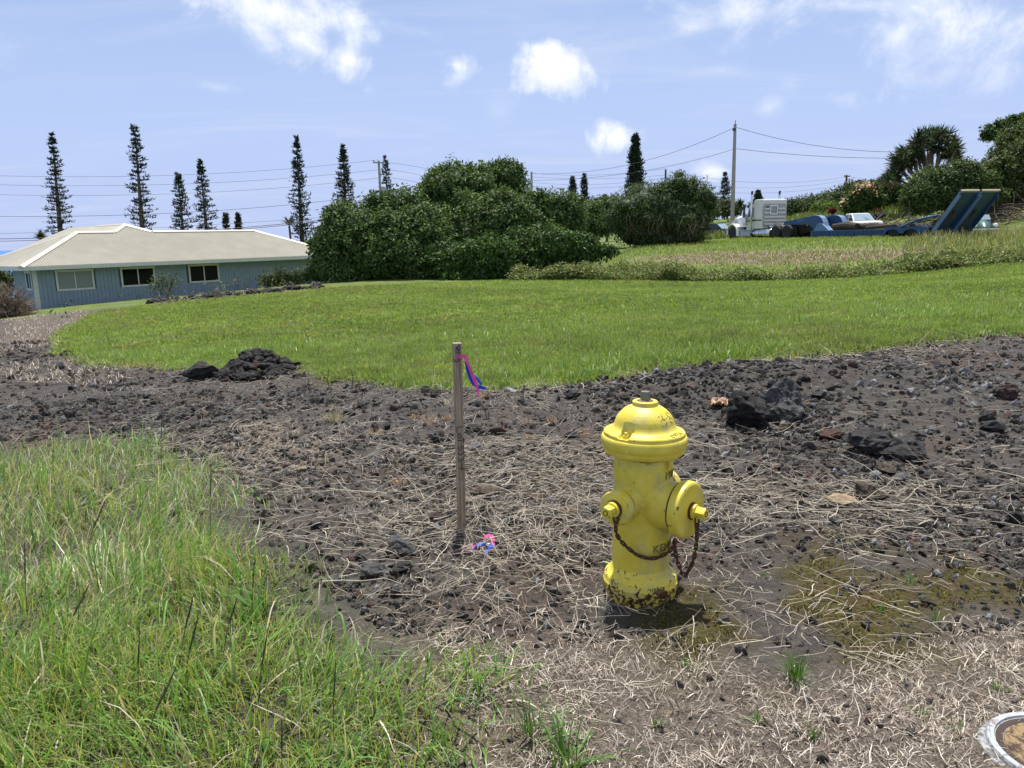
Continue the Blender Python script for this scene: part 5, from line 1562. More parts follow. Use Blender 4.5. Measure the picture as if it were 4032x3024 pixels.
# local frame: +x forward (away from the camera, to the left), +y to the vehicle's left, origin under the left exhaust stack
V_RZ = math.pi / 2 + VH
WHITE = mat('truck_white', (.70, .69, .65), .35, .06, 2.0, 0, 0, 40, .01, (.38, .365, .33), .5, .62, .85)
CHROME = mat('chrome', (.62, .63, .64), .18, .06, 8, 1.0)
STEEL = mat('brushed_steel', (.38, .39, .40), .35, .12, 8, .9)
BLK = mat('black_rubber', (.018, .018, .019), .85, .3, 14)
DARK = mat('dark_chassis', (.022, .022, .024), .75, .3, 6)
TBLUE = mat('trailer_blue', (.020, .068, .185), .55, .18, 3, 0, 0, 40, .01, (.05, .075, .14), .5, .60, .78)
TBLUE2 = mat('trailer_faded_blue', (.12, .20, .34), .6, .15, 4)
AMBER = mat('amber_lens', (.75, .18, .03), .3)
GLASS = bpy.data.materials.new('vehicle_glass'); t, out = nodes_of(GLASS); N = NT(t); N.bsdf(out, (.035, .05, .06), .05, 0, None, .6)
WSG = bpy.data.materials.new('windscreen_glass'); t, out = nodes_of(WSG); N = NT(t); N.bsdf(out, (.26, .35, .42), .08, 0, None, .8)

def wheel_meshes(rad, width, tag_):
    ty = MB(); ty.lathe([(rad * .58, -width / 2), (rad * .86, -width / 2), (rad * .97, -width * .42), (rad, -width * .3), (rad, width * .3), (rad * .97, width * .42), (rad * .86, width / 2), (rad * .58, width / 2)], 28, (0, 0, 0), (0, 1, 0))
    rm_ = MB(); rm_.lathe([(rad * .60, -width * .4), (rad * .60, width * .42), (rad * .52, width * .40), (rad * .48, width * .1), (rad * .22, width * .14), (rad * .2, width * .34), (rad * .05, width * .36)], 24, (0, 0, 0), (0, 1, 0))
    return ty.mesh('tyre', BLK), rm_
def wheel(parent, x, y, z, ty, rm_me, flip=False):
    w = empty('wheel', (x, y, z), math.pi if flip else 0, parent)
    link('tyre', ty, w); link('rim', rm_me, w)
    return w
def part(parent, name, m, fn, bevel=0.0):
    b_ = MB(); fn(b_); return b_.build(name, m, parent, bevel=bevel)

TYR, _r = wheel_meshes(.51, .27, 't'); RIMC = _r.mesh('rim', mat('polished_rim', (.50, .51, .52), .3, .1, 10, .3)); RIMD = _r.mesh('rim', STEEL)
TRT, _r2 = wheel_meshes(.43, .25, 'r'); RIMT = _r2.mesh('rim', DARK)
truck = empty('semi_truck', (_st[0], _st[1], VZ), V_RZ)
tag(truck, 'white semi truck with tall chrome stacks coupled to the blue trailer', 'truck')
YC = -1.17            # centre line
part(truck, 'chassis', DARK, lambda b_: (b_.bx(-5.2, 3.0, YC - .46, YC - .36, .62, .88), b_.bx(-5.2, 3.0, YC + .36, YC + .46, .62, .88), b_.bx(-5.2, -5.05, YC - .5, YC + .5, .60, .90), b_.bx(-4.6, -2.6, YC - .30, YC + .30, .45, .75), b_.bx(2.2, 2.9, YC - .3, YC + .3, .45, .8)))
part(truck, 'fifth_wheel', DARK, lambda b_: b_.bx(-4.3, -3.1, YC - .45, YC + .45, .90, 1.02), .03)
for x_ in (-3.04, -4.30):
    part(truck, 'axle', DARK, lambda b_: b_.lathe([(.09, -1.1), (.09, -.3), (.2, -.2), (.2, .2), (.09, .3), (.09, 1.1)], 12, (x_, YC, .5), (0, 1, 0)))
    for sgn in (1, -1):
        for k_ in (1.08, .78):
            wheel(truck, x_, YC + sgn * k_, .5, TYR, RIMC if k_ > 1 else RIMD, sgn < 0)
for sgn in (1, -1): wheel(truck, 2.55, YC + sgn * 1.0, .5, TYR, RIMC, sgn < 0)
# hood, tapered towards the nose
def hood(b_):
    n_ = 7
    ring = []
    for x_, hw_, zt_, zb_ in ((.95, .80, 1.98, .95), (1.6, .76, 1.93, .95), (2.4, .66, 1.86, .95), (2.95, .56, 1.80, .95), (3.05, .50, 1.70, .95)):
        ring.append([(x_, YC - hw_, zb_), (x_, YC - hw_, zt_ - .22), (x_, YC - hw_ * .82, zt_ - .05), (x_, YC - hw_ * .4, zt_), (x_, YC + hw_ * .4, zt_), (x_, YC + hw_ * .82, zt_ - .05), (x_, YC + hw_, zt_ - .22), (x_, YC + hw_, zb_)])
    vs = [p for rg in ring for p in rg]; fs = []
    for i in range(len(ring) - 1):
        for k_ in range(7): fs.append((i * 8 + k_, (i + 1) * 8 + k_, (i + 1) * 8 + k_ + 1, i * 8 + k_ + 1))
    fs.append(tuple(range(8))); fs.append(tuple(range(len(vs) - 8, len(vs)))[::-1]); b_.add(vs, fs)
part(truck, 'hood', WHITE, hood, .02)
part(truck, 'grille', CHROME, lambda b_: b_.bx(3.05, 3.13, YC - .48, YC + .48, .85, 1.72), .02)
part(truck, 'bumper', CHROME, lambda b_: b_.bx(3.05, 3.22, YC - 1.22, YC + 1.22, .38, .72), .05)
for sgn in (1, -1):
    def fen(b_):
        pts = []
        for k_ in range(13):
            a_ = math.pi * (.02 + .96 * k_ / 12); pts.append((2.55 + .74 * math.cos(a_), .58 + .66 * math.sin(a_)))
        inner = [(2.55 + (p[0] - 2.55) * .86, .58 + (p[1] - .58) * .86) for p in pts][::-1]
        y0, y1 = YC + sgn * .72, YC + sgn * 1.20
        b_.prism(pts + [(1.80, .30), (1.92, .30)] + inner, min(y0, y1), max(y0, y1))
        b_.bx(1.55, 1.80, min(y0, y1), max(y0, y1), .30, 1.0)
    part(truck, 'fender', WHITE, fen, .03)
    part(truck, 'headlight', CHROME, lambda b_: b_.lathe([(.14, 0), (.16, .12), (.15, .24), (.12, .26)], 14, (2.75, YC + sgn * .82, 1.32), (1, 0, 0)))
# cab and sleeper
part(truck, 'cab', WHITE, lambda b_: b_.prism([(-.02, .70), (.98, .70), (.98, 1.75), (.70, 2.42), (.55, 2.55), (-.02, 2.58)], YC - .93, YC + .93), .05)
for sgn in (1, -1):
    part(truck, 'door_window', GLASS, lambda b_: b_.prism([(.08, 1.68), (.80, 1.68), (.60, 2.28), (.08, 2.32)], YC + sgn * .935 - .01, YC + sgn * .935 + .01))
    part(truck, 'mirror', CHROME, lambda b_: (b_.bx(.86, .93, YC + sgn * 1.22 - .1, YC + sgn * 1.22 + .1, 1.65, 2.1), b_.tube([(.75, YC + sgn * .9, 2.2), (.88, YC + sgn * 1.2, 2.15)], .02, 5), b_.tube([(.75, YC + sgn * .9, 1.6), (.88, YC + sgn * 1.2, 1.62)], .02, 5)))
part(truck, 'windscreen', GLASS, lambda b_: b_.add([(1.0, YC - .8, 1.80), (1.0, YC + .8, 1.80), (.74, YC + .74, 2.38), (.74, YC - .74, 2.38), (.97, YC - .8, 1.78), (.97, YC + .8, 1.78), (.71, YC + .74, 2.36), (.71, YC - .74, 2.36)], [(0, 1, 2, 3), (7, 6, 5, 4), (0, 4, 5, 1), (1, 5, 6, 2), (2, 6, 7, 3), (3, 7, 4, 0)]))
part(truck, 'sleeper', WHITE, lambda b_: b_.prism([(-1.15, .80), (-.03, .80), (-.03, 2.70), (-.18, 2.86), (-.32, 2.90), (-1.08, 2.90), (-1.15, 2.82)], YC - 1.02, YC + 1.02), .05)
# back of the sleeper: ribbed panel, barred window, name plate
bx0 = -1.15
part(truck, 'back_panel', STEEL if False else mat('panel_shaded_grey', (.40, .40, .39), .4, .08, 3), lambda b_: b_.prism([(YC - .95, 1.10), (YC - .83, .98), (YC + .83, .98), (YC + .95, 1.10), (YC + .95, 2.45), (YC + .83, 2.57), (YC - .83, 2.57), (YC - .95, 2.45)], bx0 - .05, bx0 - .002, 'x'), .015)
for z_ in (1.12, 1.36, 1.62, 1.92, 2.20):
    segs = [(YC - .88, YC + .88)] if z_ < 1.8 else [(YC - .88, YC - .22), (YC + .44, YC + .88)]
    for a_, c_ in segs:
        part(truck, 'panel_rib', WHITE, lambda b_: b_.bx(bx0 - .12, bx0 - .052, a_, c_, z_ - .06, z_ + .06), .02)
bw = empty('back_window', parent=truck)
b_ = MB(); b_.bx(bx0 - .062, bx0 - .054, YC - .12, YC + .36, 1.86, 2.40); b_.build('pane', GLASS, bw)
b_ = MB()
for a0, a1, z0, z1_ in ((YC - .18, YC + .42, 2.40, 2.46), (YC - .18, YC + .42, 1.80, 1.86), (YC - .18, YC - .12, 1.86, 2.40), (YC + .36, YC + .42, 1.86, 2.40)): b_.bx(bx0 - .10, bx0 - .053, a0, a1, z0, z1_)
b_.build('window_frame', CHROME, bw)
for k_ in range(5):
    b_ = MB(); b_.bx(bx0 - .09, bx0 - .065, YC - .055 + k_ * .085, YC - .02 + k_ * .085, 1.86, 2.40); b_.build('bar', WHITE, bw)
part(truck, 'name_plate', DARK, lambda b_: b_.bx(bx0 - .062, bx0 - .053, YC + .50, YC + .78, 2.29, 2.37))
part(truck, 'gold_stripe', mat('gold_stripe', (.50, .36, .12), .4), lambda b_: b_.bx(-1.10, .93, YC + 1.022, YC + 1.028, 1.44, 1.50))
part(truck, 'brown_stripe', mat('brown_stripe', (.06, .035, .02), .4), lambda b_: b_.bx(-1.10, .93, YC + 1.022, YC + 1.028, 1.36, 1.425))
for sgn in (1, -1):
    yy = YC + sgn * 1.17
    es = empty('exhaust_stack', parent=truck)
    b_ = MB(); b_.lathe([(.075, .75), (.075, 1.2), (.082, 1.22), (.082, 2.3), (.072, 2.35), (.072, 3.28)], 16, (0, yy, 0)); b_.build('pipe', CHROME, es)
    b_ = MB(); b_.tube([(0, yy, 3.27), (-.01, yy, 3.4), (-.06, yy, 3.52)], [.074, .078, .08], 16); b_.build('curved_tip', DARK, es)
    b_ = MB(); b_.tube([(0, yy, .76), (-.05, yy - sgn * .05, .55), (-.25, yy - sgn * .2, .42), (-.3, yy - sgn * .55, .4)], .085, 12); b_.build('elbow', STEEL, es)
    b_ = MB(); b_.lathe([(.29, 0), (.31, .03), (.31, 2.0), (.29, 2.03)], 28, (-2.35, YC + sgn * .92, .47), (1, 0, 0)); tk = b_.build('fuel_tank', CHROME, truck)
    for x_ in (-1.9, -1.1, -.6):
        b_ = MB(); b_.lathe([(.318, 0), (.318, .06)], 28, (x_, YC + sgn * .92, .47), (1, 0, 0)); b_.build('strap', STEEL, tk)
    part(truck, 'step_box', STEEL, lambda b_: b_.bx(.10, 1.45, YC + sgn * .55, YC + sgn * 1.14, .28, .66), .03)
    part(truck, 'step_plate', CHROME, lambda b_: b_.bx(-.2, 1.52, YC + sgn * .50, YC + sgn * 1.16, .70, .75), .01)
ac = part(truck, 'air_cleaner', CHROME, lambda b_: b_.lathe([(.16, 1.06), (.19, 1.10), (.19, 1.86), (.15, 1.94), (.08, 1.98)], 20, (1.12, YC + .98, 0)))
part(truck, 'intake_pipe', DARK, lambda b_: (b_.lathe([(.075, 1.95), (.075, 2.40), (.10, 2.42), (.10, 2.60), (.06, 2.63)], 14, (1.22, YC + .98, 0))))
part(truck, 'beacon', AMBER, lambda b_: b_.lathe([(.13, 2.58), (.13, 2.68), (.11, 2.78), (.05, 2.83)], 14, (.35, YC + .55, 0)))
for k_ in (-.55, .35):
    part(truck, 'bracket_plate', WHITE, lambda b_: b_.prism([(-1.35, 1.0), (-1.20, 1.0), (-1.75, .88 - .3), (-1.9, .58)], YC + k_ - .14, YC + k_ + .14), .01)
for k_ in range(3):
    part(truck, 'air_hose', mat('air_hose', [(.5, .5, .5), (.3, .05, .05), (.05, .1, .3)][k_], .6), lambda b_: b_.tube([(-1.2, YC - .3 + k_ * .12, 1.35), (-1.7, YC - .35 + k_ * .2, .98), (-2.4, YC - .2 + k_ * .15, .92), (-3.4, YC - .1 + k_ * .1, 1.15)], .025, 6))

# lowboy trailer
tr = empty('lowboy_trailer', (_st[0], _st[1], VZ), V_RZ)
tag(tr, 'long blue lowboy trailer with both rear loading ramps raised', 'trailer')
def beam(y0, y1):
    def f_(b_):
        top = [(-3.55, 1.24), (-5.2, 1.40), (-6.6, 1.53), (-6.95, 1.54), (-7.25, 1.50), (-7.5, 1.36), (-7.68, 1.12), (-7.82, .86), (-8.05, .68), (-8.6, .56)]
        bot = [(-8.6, .20), (-6.86, .20), (-6.86, .50), (-6.55, .82), (-6.2, .98), (-5.4, 1.02), (-3.55, 1.0)]
        b_.prism(top + bot, y0, y1)
    return f_
for y0 in (-.62, -2.10):
    g_ = part(tr, 'gooseneck_beam', TBLUE, beam(y0, y0 + .32), .012)
    b_ = MB()
    pts = [(-6.6, 1.545), (-6.95, 1.555), (-7.27, 1.515), (-7.53, 1.375), (-7.71, 1.13), (-7.85, .87), (-8.08, .69), (-8.6, .575)]
    for i in range(len(pts) - 1):
        (xa, za), (xb, zb) = pts[i], pts[i + 1]
        b_.add([(xa, y0 - .03, za), (xa, y0 + .35, za), (xb, y0 + .35, zb), (xb, y0 - .03, zb), (xa, y0 - .03, za - .03), (xa, y0 + .35, za - .03), (xb, y0 + .35, zb - .03), (xb, y0 - .03, zb - .03)], [(0, 1, 2, 3), (7, 6, 5, 4), (0, 4, 5, 1), (2, 6, 7, 3), (1, 5, 6, 2), (3, 7, 4, 0)])
    b_.build('flange_strip', TBLUE2, g_)
part(tr, 'gooseneck_frame', TBLUE, lambda b_: (b_.bx(-6.4, -6.1, -1.78, -.62, 1.05, 1.40), b_.bx(-4.2, -3.6, -1.78, -.62, 1.03, 1.14), b_.bx(-8.2, -7.7, -1.78, -.62, .3, .62)), .01)
LOTTER = mat('trailer_lettering', (.07, .16, .36), .6)
part(tr, 'lettering_plate', LOTTER, lambda b_: [b_.bx(-5.75 + 0, -5.05, -.298, -.292, 1.20 + i * .09, 1.255 + i * .09) for i in range(2)])
part(tr, 'toe_brace', TBLUE2, lambda b_: (b_.prism([(-6.95, .52), (-7.35, 1.02), (-7.8, 1.0), (-8.5, .56)], -.26, -.14), b_.prism([(-6.95, .52), (-7.35, 1.02), (-7.8, 1.0), (-8.5, .56)], -2.44, -2.32)), .01)
part(tr, 'side_rail', TBLUE, lambda b_: b_.bx(-13.44, -6.86, -.12, .0, .20, .53), .012)
part(tr, 'side_rail', TBLUE, lambda b_: b_.bx(-13.44, -6.86, -2.60, -2.48, .20, .53), .012)
part(tr, 'rail_lip', TBLUE2, lambda b_: b_.bx(-13.44, -6.86, -.10, .03, .535, .565))
for k_ in range(9):
    part(tr, 'stiffener', TBLUE, lambda b_: b_.bx(-7.2 - k_ * .75, -7.14 - k_ * .75, .002, .04, .24, .50))
part(tr, 'rub_rail', TBLUE, lambda b_: b_.bx(-13.3, -7.0, .003, .05, .36, .41))
dk = empty('deck', parent=tr)
for k_ in range(11):
    b_ = MB(); b_.bx(-13.44, -6.9, -2.46 + k_ * .214, -2.26 + k_ * .214, .50, .55 + .004 * (k_ % 3)); b_.build('deck_plank', mat('grey_deck_wood', (.14, .115, .09), .85, .25, 5), dk)
part(tr, 'cross_member', DARK, lambda b_: [b_.bx(-7.4 - k_ * 1.1, -7.28 - k_ * 1.1, -2.47, -.13, .26, .49) for k_ in range(6)])
def arch(b_):
    top = [(-13.40, .66), (-16.1, .70), (-16.62, .62)]
    bot = [(-16.62, .48), (-16.30, .30)]
    for cx_ in (-15.40, -14.04):
        for k_ in range(9):
            a_ = math.pi * k_ / 8; bot.append((cx_ - .52 * math.cos(a_), .30 + .24 * math.sin(a_) * 1.0))
    bot += [(-13.40, .22)]
    b_.prism(top + bot, 0, .0 + .05) if False else b_.prism(top + bot, -.06, .0)
part(tr, 'wheel_arch', TBLUE, arch, .008)
part(tr, 'rear_platform', TBLUE, lambda b_: b_.bx(-16.6, -13.42, -2.52, -.07, .56, .66), .01)
for x_ in (-14.04, -15.40):
    part(tr, 'axle', DARK, lambda b_: b_.lathe([(.07, -1.15), (.07, 1.15)], 10, (x_, -1.29, .42), (0, 1, 0)))
    for y_ in (-.22, -.50, -2.08, -2.36): wheel(tr, x_, y_, .42, TRT, RIMT, y_ < -1)
x_rb, z_rb, x_rt, z_rt = -16.75, .50, -18.45, 2.42
def slab(b_, x0, z0, x1, z1_, y0, y1, th):
    d_ = Vector((x1 - x0, 0, z1_ - z0)).normalized(); nn = Vector((-d_.z, 0, d_.x)) * th
    vs = []
    for (x_, z_) in ((x0, z0), (x1, z1_)):
        for y_ in (y0, y1):
            vs += [(x_, y_, z_), (x_ + nn.x, y_, z_ + nn.z)]
    b_.add(vs, [(0, 4, 6, 2), (1, 3, 7, 5), (0, 1, 5, 4), (2, 6, 7, 3), (4, 5, 7, 6), (0, 2, 3, 1)])
for y0, y1 in ((-1.22, -.05), (-2.56, -1.39)):
    rp = empty('loading_ramp', parent=tr)
    b_ = MB(); slab(b_, x_rb, z_rb, x_rt, z_rt, y0 + .06, y1 - .06, .07); b_.build('ramp_plate', mat('ramp_underside', (.045, .085, .13), .7, .25, 4, 0, 0, 40, .01, (.06, .055, .035), .3, .5, .7), rp)
    for ya, yb in ((y0, y0 + .057), (y1 - .057, y1)):
        b_ = MB(); slab(b_, x_rb - .05, z_rb - .06, x_rt + .12, z_rt - .16, ya, yb, .22); slab(b_, x_rt + .12, z_rt - .14, x_rt, z_rt, ya, yb, .12); b_.build('ramp_side', TBLUE2 if yb > -.2 or abs(yb + 1.39) < .1 else TBLUE, rp)
    b_ = MB(); slab(b_, x_rt + .03, z_rt - .03, x_rt - .05, z_rt + .05, y0, y1, .10); b_.build('ramp_end_cap', mat('worn_plank', (.34, .29, .20), .8, .2, 8), rp)
    b_ = MB(); b_.box(((x_rb + x_rt) / 2 - .06, (y0 + y1) / 2, (z_rb + z_rt) / 2 - .06), (.12, .2, .12)); b_.build('ramp_bracket', DARK, rp)
    b_ = MB(); b_.tube([(-16.5, (y0 + y1) / 2, .35), ((x_rb + x_rt) / 2 - .06, (y0 + y1) / 2, (z_rb + z_rt) / 2 - .1)], .05, 8); b_.build('ramp_ram', mat('red_ram', (.16, .035, .025), .6), rp)
part(tr, 'side_strut', TBLUE, lambda b_: (b_.tube([(-14.75, .03, .66), (-15.9, .03, 1.02), (-16.3, .03, 1.08)], .07, 6), b_.tube([(-16.3, .03, 1.08), (-17.35, .03, 1.22)], .065, 6)))
part(tr, 'strut_pin', CHROME, lambda b_: b_.lathe([(.05, -.1), (.05, .1)], 10, (-17.35, .05, 1.22), (0, 1, 0)))
part(tr, 'rear_bumper', DARK, lambda b_: (b_.bx(-16.9, -16.6, -2.5, -.1, .12, .46), b_.bx(-17.2, -16.9, -2.2, -1.9, .05, .4), b_.bx(-17.2, -16.9, -.8, -.5, .05, .4)))
part(tr, 'tail_lamp', mat('pale_tail_lamp', (.6, .6, .6), .3), lambda b_: (b_.bx(-16.96, -16.91, -.62, -.42, .3, .42)))
part(tr, 'tail_lamp', mat('pale_tail_lamp', (.6, .6, .6), .3), lambda b_: (b_.bx(-16.96, -16.91, -2.1, -1.9, .3, .42)))
# dark timber lying on the deck
def vl(x, y, z): # trailer-local to world
    c_, s_ = math.cos(V_RZ), math.sin(V_RZ); return (_st[0] + x * c_ - y * s_, _st[1] + x * s_ + y * c_, VZ + z)
LOGM = mat('dark_timber', (.042, .030, .022), .9, .35, 5, 0, .6, 18, .03)
for i, (pts, rr, lab) in enumerate([
        ([(-8.5, -.5, .78), (-9.6, -.55, .84), (-10.6, -.5, .76)], [.20, .26, .21], 'thick black log at the front of the trailer deck'),
        ([(-10.2, -.9, .74), (-11.6, -.8, .78), (-12.6, -.9, .74)], [.18, .17, .12], 'dark log in the middle of the trailer deck'),
        ([(-11.6, -.35, .68), (-13.2, -.45, .74), (-14.2, -.4, .80)], [.11, .10, .07], 'thinner brown log at the rear of the trailer deck'),
        ([(-8.3, -1.5, .75), (-10.0, -1.6, .78)], [.2, .19], 'dark log behind the thick black log on the trailer')]):
    b_ = MB(); b_.tube([vl(*p) for p in pts], rr, 10); tag(b_.build('log', LOGM), lab, 'log')

# cars and pickups: lower body, glasshouse, panes and wheels
def loft(b_, sections, smooth=False):
    """sections: list of rings (same count) of xyz"""
    n_ = len(sections[0]); vs = [p for s_ in sections for p in s_]; fs = []
    for i in range(len(sections) - 1):
        for k_ in range(n_):
            k2 = (k_ + 1) % n_; fs.append((i * n_ + k_, i * n_ + k2, (i + 1) * n_ + k2, (i + 1) * n_ + k_))
    fs.append(tuple(range(n_))[::-1]); fs.append(tuple(range(len(vs) - n_, len(vs)))); b_.add(vs, fs, smooth)
def bodyring(x, w, z0, z1_, sh=.12):
    return [(x, -w * .94, z0), (x, -w, z0 + .18), (x, -w, z1_ - sh), (x, -w * .9, z1_), (x, w * .9, z1_), (x, w, z1_ - sh), (x, w, z0 + .18), (x, w * .94, z0)]
CTY, _cr = wheel_meshes(.36, .22, 'c'); CRIM = _cr.mesh('rim', STEEL)
def pickup(p, rz, paint, label, z=None):
    o = empty('pickup_truck', p, rz); tag(o, label, 'pickup truck')
    part(o, 'body', paint, lambda b_: loft(b_, [bodyring(-2.5, .80, .42, .98), bodyring(-2.4, .84, .36, 1.0), bodyring(.9, .85, .36, 1.0), bodyring(2.2, .82, .36, .95), bodyring(2.5, .74, .40, .86)]), .02)
    part(o, 'cab', paint, lambda b_: loft(b_, [[(-.55, -.80, 1.0), (-.55, .80, 1.0), (-.42, .66, 1.52), (-.42, -.66, 1.52)], [(.35, -.80, 1.0), (.35, .80, 1.0), (.20, .68, 1.55), (.20, -.68, 1.55)], [(1.12, -.78, 1.0), (1.12, .78, 1.0), (.48, .66, 1.52), (.48, -.66, 1.52)]]), .03)
    part(o, 'windscreen', WSG, lambda b_: b_.add([(1.10, -.70, 1.035), (1.10, .70, 1.035), (.53, .60, 1.495), (.53, -.60, 1.495), (1.13, -.70, 1.04), (1.13, .70, 1.04), (.56, .60, 1.50), (.56, -.60, 1.50)], [(0, 1, 2, 3), (4, 7, 6, 5), (0, 4, 5, 1), (1, 5, 6, 2), (2, 6, 7, 3), (3, 7, 4, 0)]))
    for sgn in (1, -1):
        for a in ([(.98, 1.04), (.33, 1.04), (.28, 1.46), (.50, 1.46)], [(.22, 1.04), (-.44, 1.04), (-.36, 1.44), (.17, 1.46)]):
            def pan(b_):
                vs = [(x_, sgn * (.805 - (z_ - 1.0) * .235 + .004), z_) for x_, z_ in a] + [(x_, sgn * (.79 - (z_ - 1.0) * .235), z_) for x_, z_ in a]
                b_.add(vs, [(0, 1, 2, 3), (7, 6, 5, 4), (0, 4, 5, 1), (1, 5, 6, 2), (2, 6, 7, 3), (3, 7, 4, 0)])
            part(o, 'side_window', GLASS, pan)
        for x_ in (-1.55, 1.55): wheel(o, x_, sgn * .74, .36, CTY, CRIM, sgn < 0)
        part(o, 'headlight', mat('lamp_glass', (.75, .76, .76), .15), lambda b_: b_.bx(2.44, 2.53, sgn * .44 - .16 + sgn * .1, sgn * .44 + .16 + sgn * .1, .66, .82), .02)
        part(o, 'wing_mirror', DARK, lambda b_: b_.bx(.80, .95, sgn * .82, sgn * 1.02, 1.05, 1.2), .02)
    part(o, 'bed_liner', DARK, lambda b_: b_.bx(-2.4, -.65, -.72, .72, .99, 1.012))
    part(o, 'bumper', CHROME, lambda b_: b_.bx(2.46, 2.60, -.84, .84, .42, .58), .04)
    part(o, 'grille', DARK, lambda b_: b_.bx(2.48, 2.545, -.32, .32, .64, .82), .01)
    return o
def gpos(px, Y, dz=0): 
    d = ray(px, 900); x = d[0] * Y / d[1]; return (x, Y, Hs(x, Y) + dz)
pw = gpos(2750 + .5796 * 1075, 58.0)
pickup((pw[0], pw[1], 1.00), math.atan2(-1.0, .02), WHITE, 'white pickup truck parked behind the blue trailer')
pb = gpos(2750 + .5796 * 118, 74.0)
pickup((pb[0], pb[1], 1.4 - .15 - .55), math.atan2(-.75, .65), mat('black_paint', (.012, .012, .014), .25, .1), 'black pickup truck half hidden by the bushes left of the white truck')
# old rounded green car
bt = gpos(2750 + .5796 * 1905, 53.0)
vb = empty('vintage_car', (bt[0], bt[1], .78), math.atan2(-1.0, -.35)); tag(vb, 'old rounded dark green car behind the raised ramps', 'car')
GRN = mat('old_green_paint', (.045, .105, .085), .35, .15, 3)
def rring(x, w, zb, zt, n_=12):
    out_ = [(x, -w, zb)]
    for k_ in range(n_ + 1):
        a_ = math.pi * (1 - k_ / n_); out_.append((x, w * math.cos(a_), zb + (zt - zb) * (math.sin(a_) ** .7)))
    out_.append((x, w, zb)); return out_
part(vb, 'body', GRN, lambda b_: loft(b_, [rring(-2.0, .25, .35, .6), rring(-1.7, .55, .32, .95), rring(-1.1, .66, .3, 1.32), rring(-.3, .68, .3, 1.48), rring(.35, .66, .3, 1.42), rring(.62, .62, .3, 1.05), rring(1.2, .50, .3, .98), rring(1.7, .36, .32, .82), rring(1.95, .18, .36, .58)], True))
part(vb, 'windscreen', WSG, lambda b_: b_.add([(.66, -.52, 1.05), (.66, .52, 1.05), (.42, .44, 1.38), (.42, -.44, 1.38), (.62, -.52, 1.03), (.62, .52, 1.03), (.38, .44, 1.36), (.38, -.44, 1.36)], [(0, 1, 2, 3), (7, 6, 5, 4), (0, 4, 5, 1), (1, 5, 6, 2), (2, 6, 7, 3), (3, 7, 4, 0)]))
for sgn in (1, -1):
    part(vb, 'fender', GRN, lambda b_: loft(b_, [[(x_, sgn * .60 + q_[1] * 1.0, q_[2]) for q_ in rring(0, w_, zb_, zt_, 8)] for x_, w_, zb_, zt_ in ((.55, .06, .35, .42), (.8, .15, .33, .66), (1.2, .19, .32, .80), (1.55, .18, .34, .78), (1.78, .12, .4, .66))], True))
    part(vb, 'rear_fender', GRN, lambda b_: loft(b_, [[(x_, sgn * .60 + q_[1], q_[2]) for q_ in rring(0, w_, zb_, zt_, 8)] for x_, w_, zb_, zt_ in ((-1.9, .06, .35, .45), (-1.6, .17, .33, .72), (-1.2, .19, .32, .78), (-.75, .1, .33, .5))], True))
    part(vb, 'headlight', mat('lamp_glass', (.75, .76, .76), .15), lambda b_: b_.lathe([(.13, 0), (.15, .06), (.12, .13), (.05, .16)], 16, (1.66, sgn * .60, .66), (.9, 0, .35)))
    for x_ in (-1.2, 1.2): wheel(vb, x_, sgn * .64, .32, CTY, CRIM, sgn < 0)
part(vb, 'bumper', mat('white_bumper', (.72, .72, .70), .4), lambda b_: b_.bx(1.98, 2.08, -.82, .82, .36, .46), .03)
# ------------------------------------------------------------------ foliage builders
def ico(sub):
    bm = bmesh.new(); bmesh.ops.create_icosphere(bm, subdivisions=sub, radius=1.0)
    v = np.array([p.co[:] for p in bm.verts]); f = np.array([[q.index for q in p.verts] for p in bm.faces]); bm.free(); return v, f
ICO3 = ico(3)
def noise3(p, sc, seed):
    return fbm(p[:, 0] * sc + p[:, 2] * sc * .73 + 11, p[:, 1] * sc + p[:, 2] * sc * .61 + 5, 3, seed)
def leaves(P, Nn, L, W, tints, seed, droop=.25, fold=.25):
    """diamond leaves at P facing roughly along Nn"""
    r = np.random.default_rng(seed); n = len(P)
    a = r.normal(size=(n, 3)); a -= Nn * np.sum(a * Nn, 1)[:, None]; a /= np.linalg.norm(a, axis=1)[:, None] + 1e-9
    a = a + Nn * r.uniform(-.1, .9, n)[:, None]; a[:, 2] -= droop * r.random(n); a /= np.linalg.norm(a, axis=1)[:, None]
    b = np.cross(Nn + r.normal(0, .35, (n, 3)), a); b /= np.linalg.norm(b, axis=1)[:, None] + 1e-9
    c_ = np.cross(a, b)
    L = np.broadcast_to(L, n)[:, None]; W = np.broadcast_to(W, n)[:, None]
    V = np.stack([P, P + a * L * .5 + b * W * .5 + c_ * W * fold, P + a * L, P + a * L * .5 - b * W * .5 + c_ * W * fold], 1)
    off = np.arange(n) * 4
    F_ = np.concatenate([np.stack([off, off + 1, off + 2], -1), np.stack([off, off + 2, off + 3], -1)])
    return V.reshape(-1, 3), F_, np.repeat(tints[:, None, :], 4, 1).reshape(-1, 3)
LEAFM = leaf_mat('leaf', .55, .25, .2)
LEAFD = leaf_mat('leaf_matt', .6, .25, .25)
BARK = mat('grey_bark', (.11, .085, .065), .9, .25, 4, 0, .5, 20, .03)
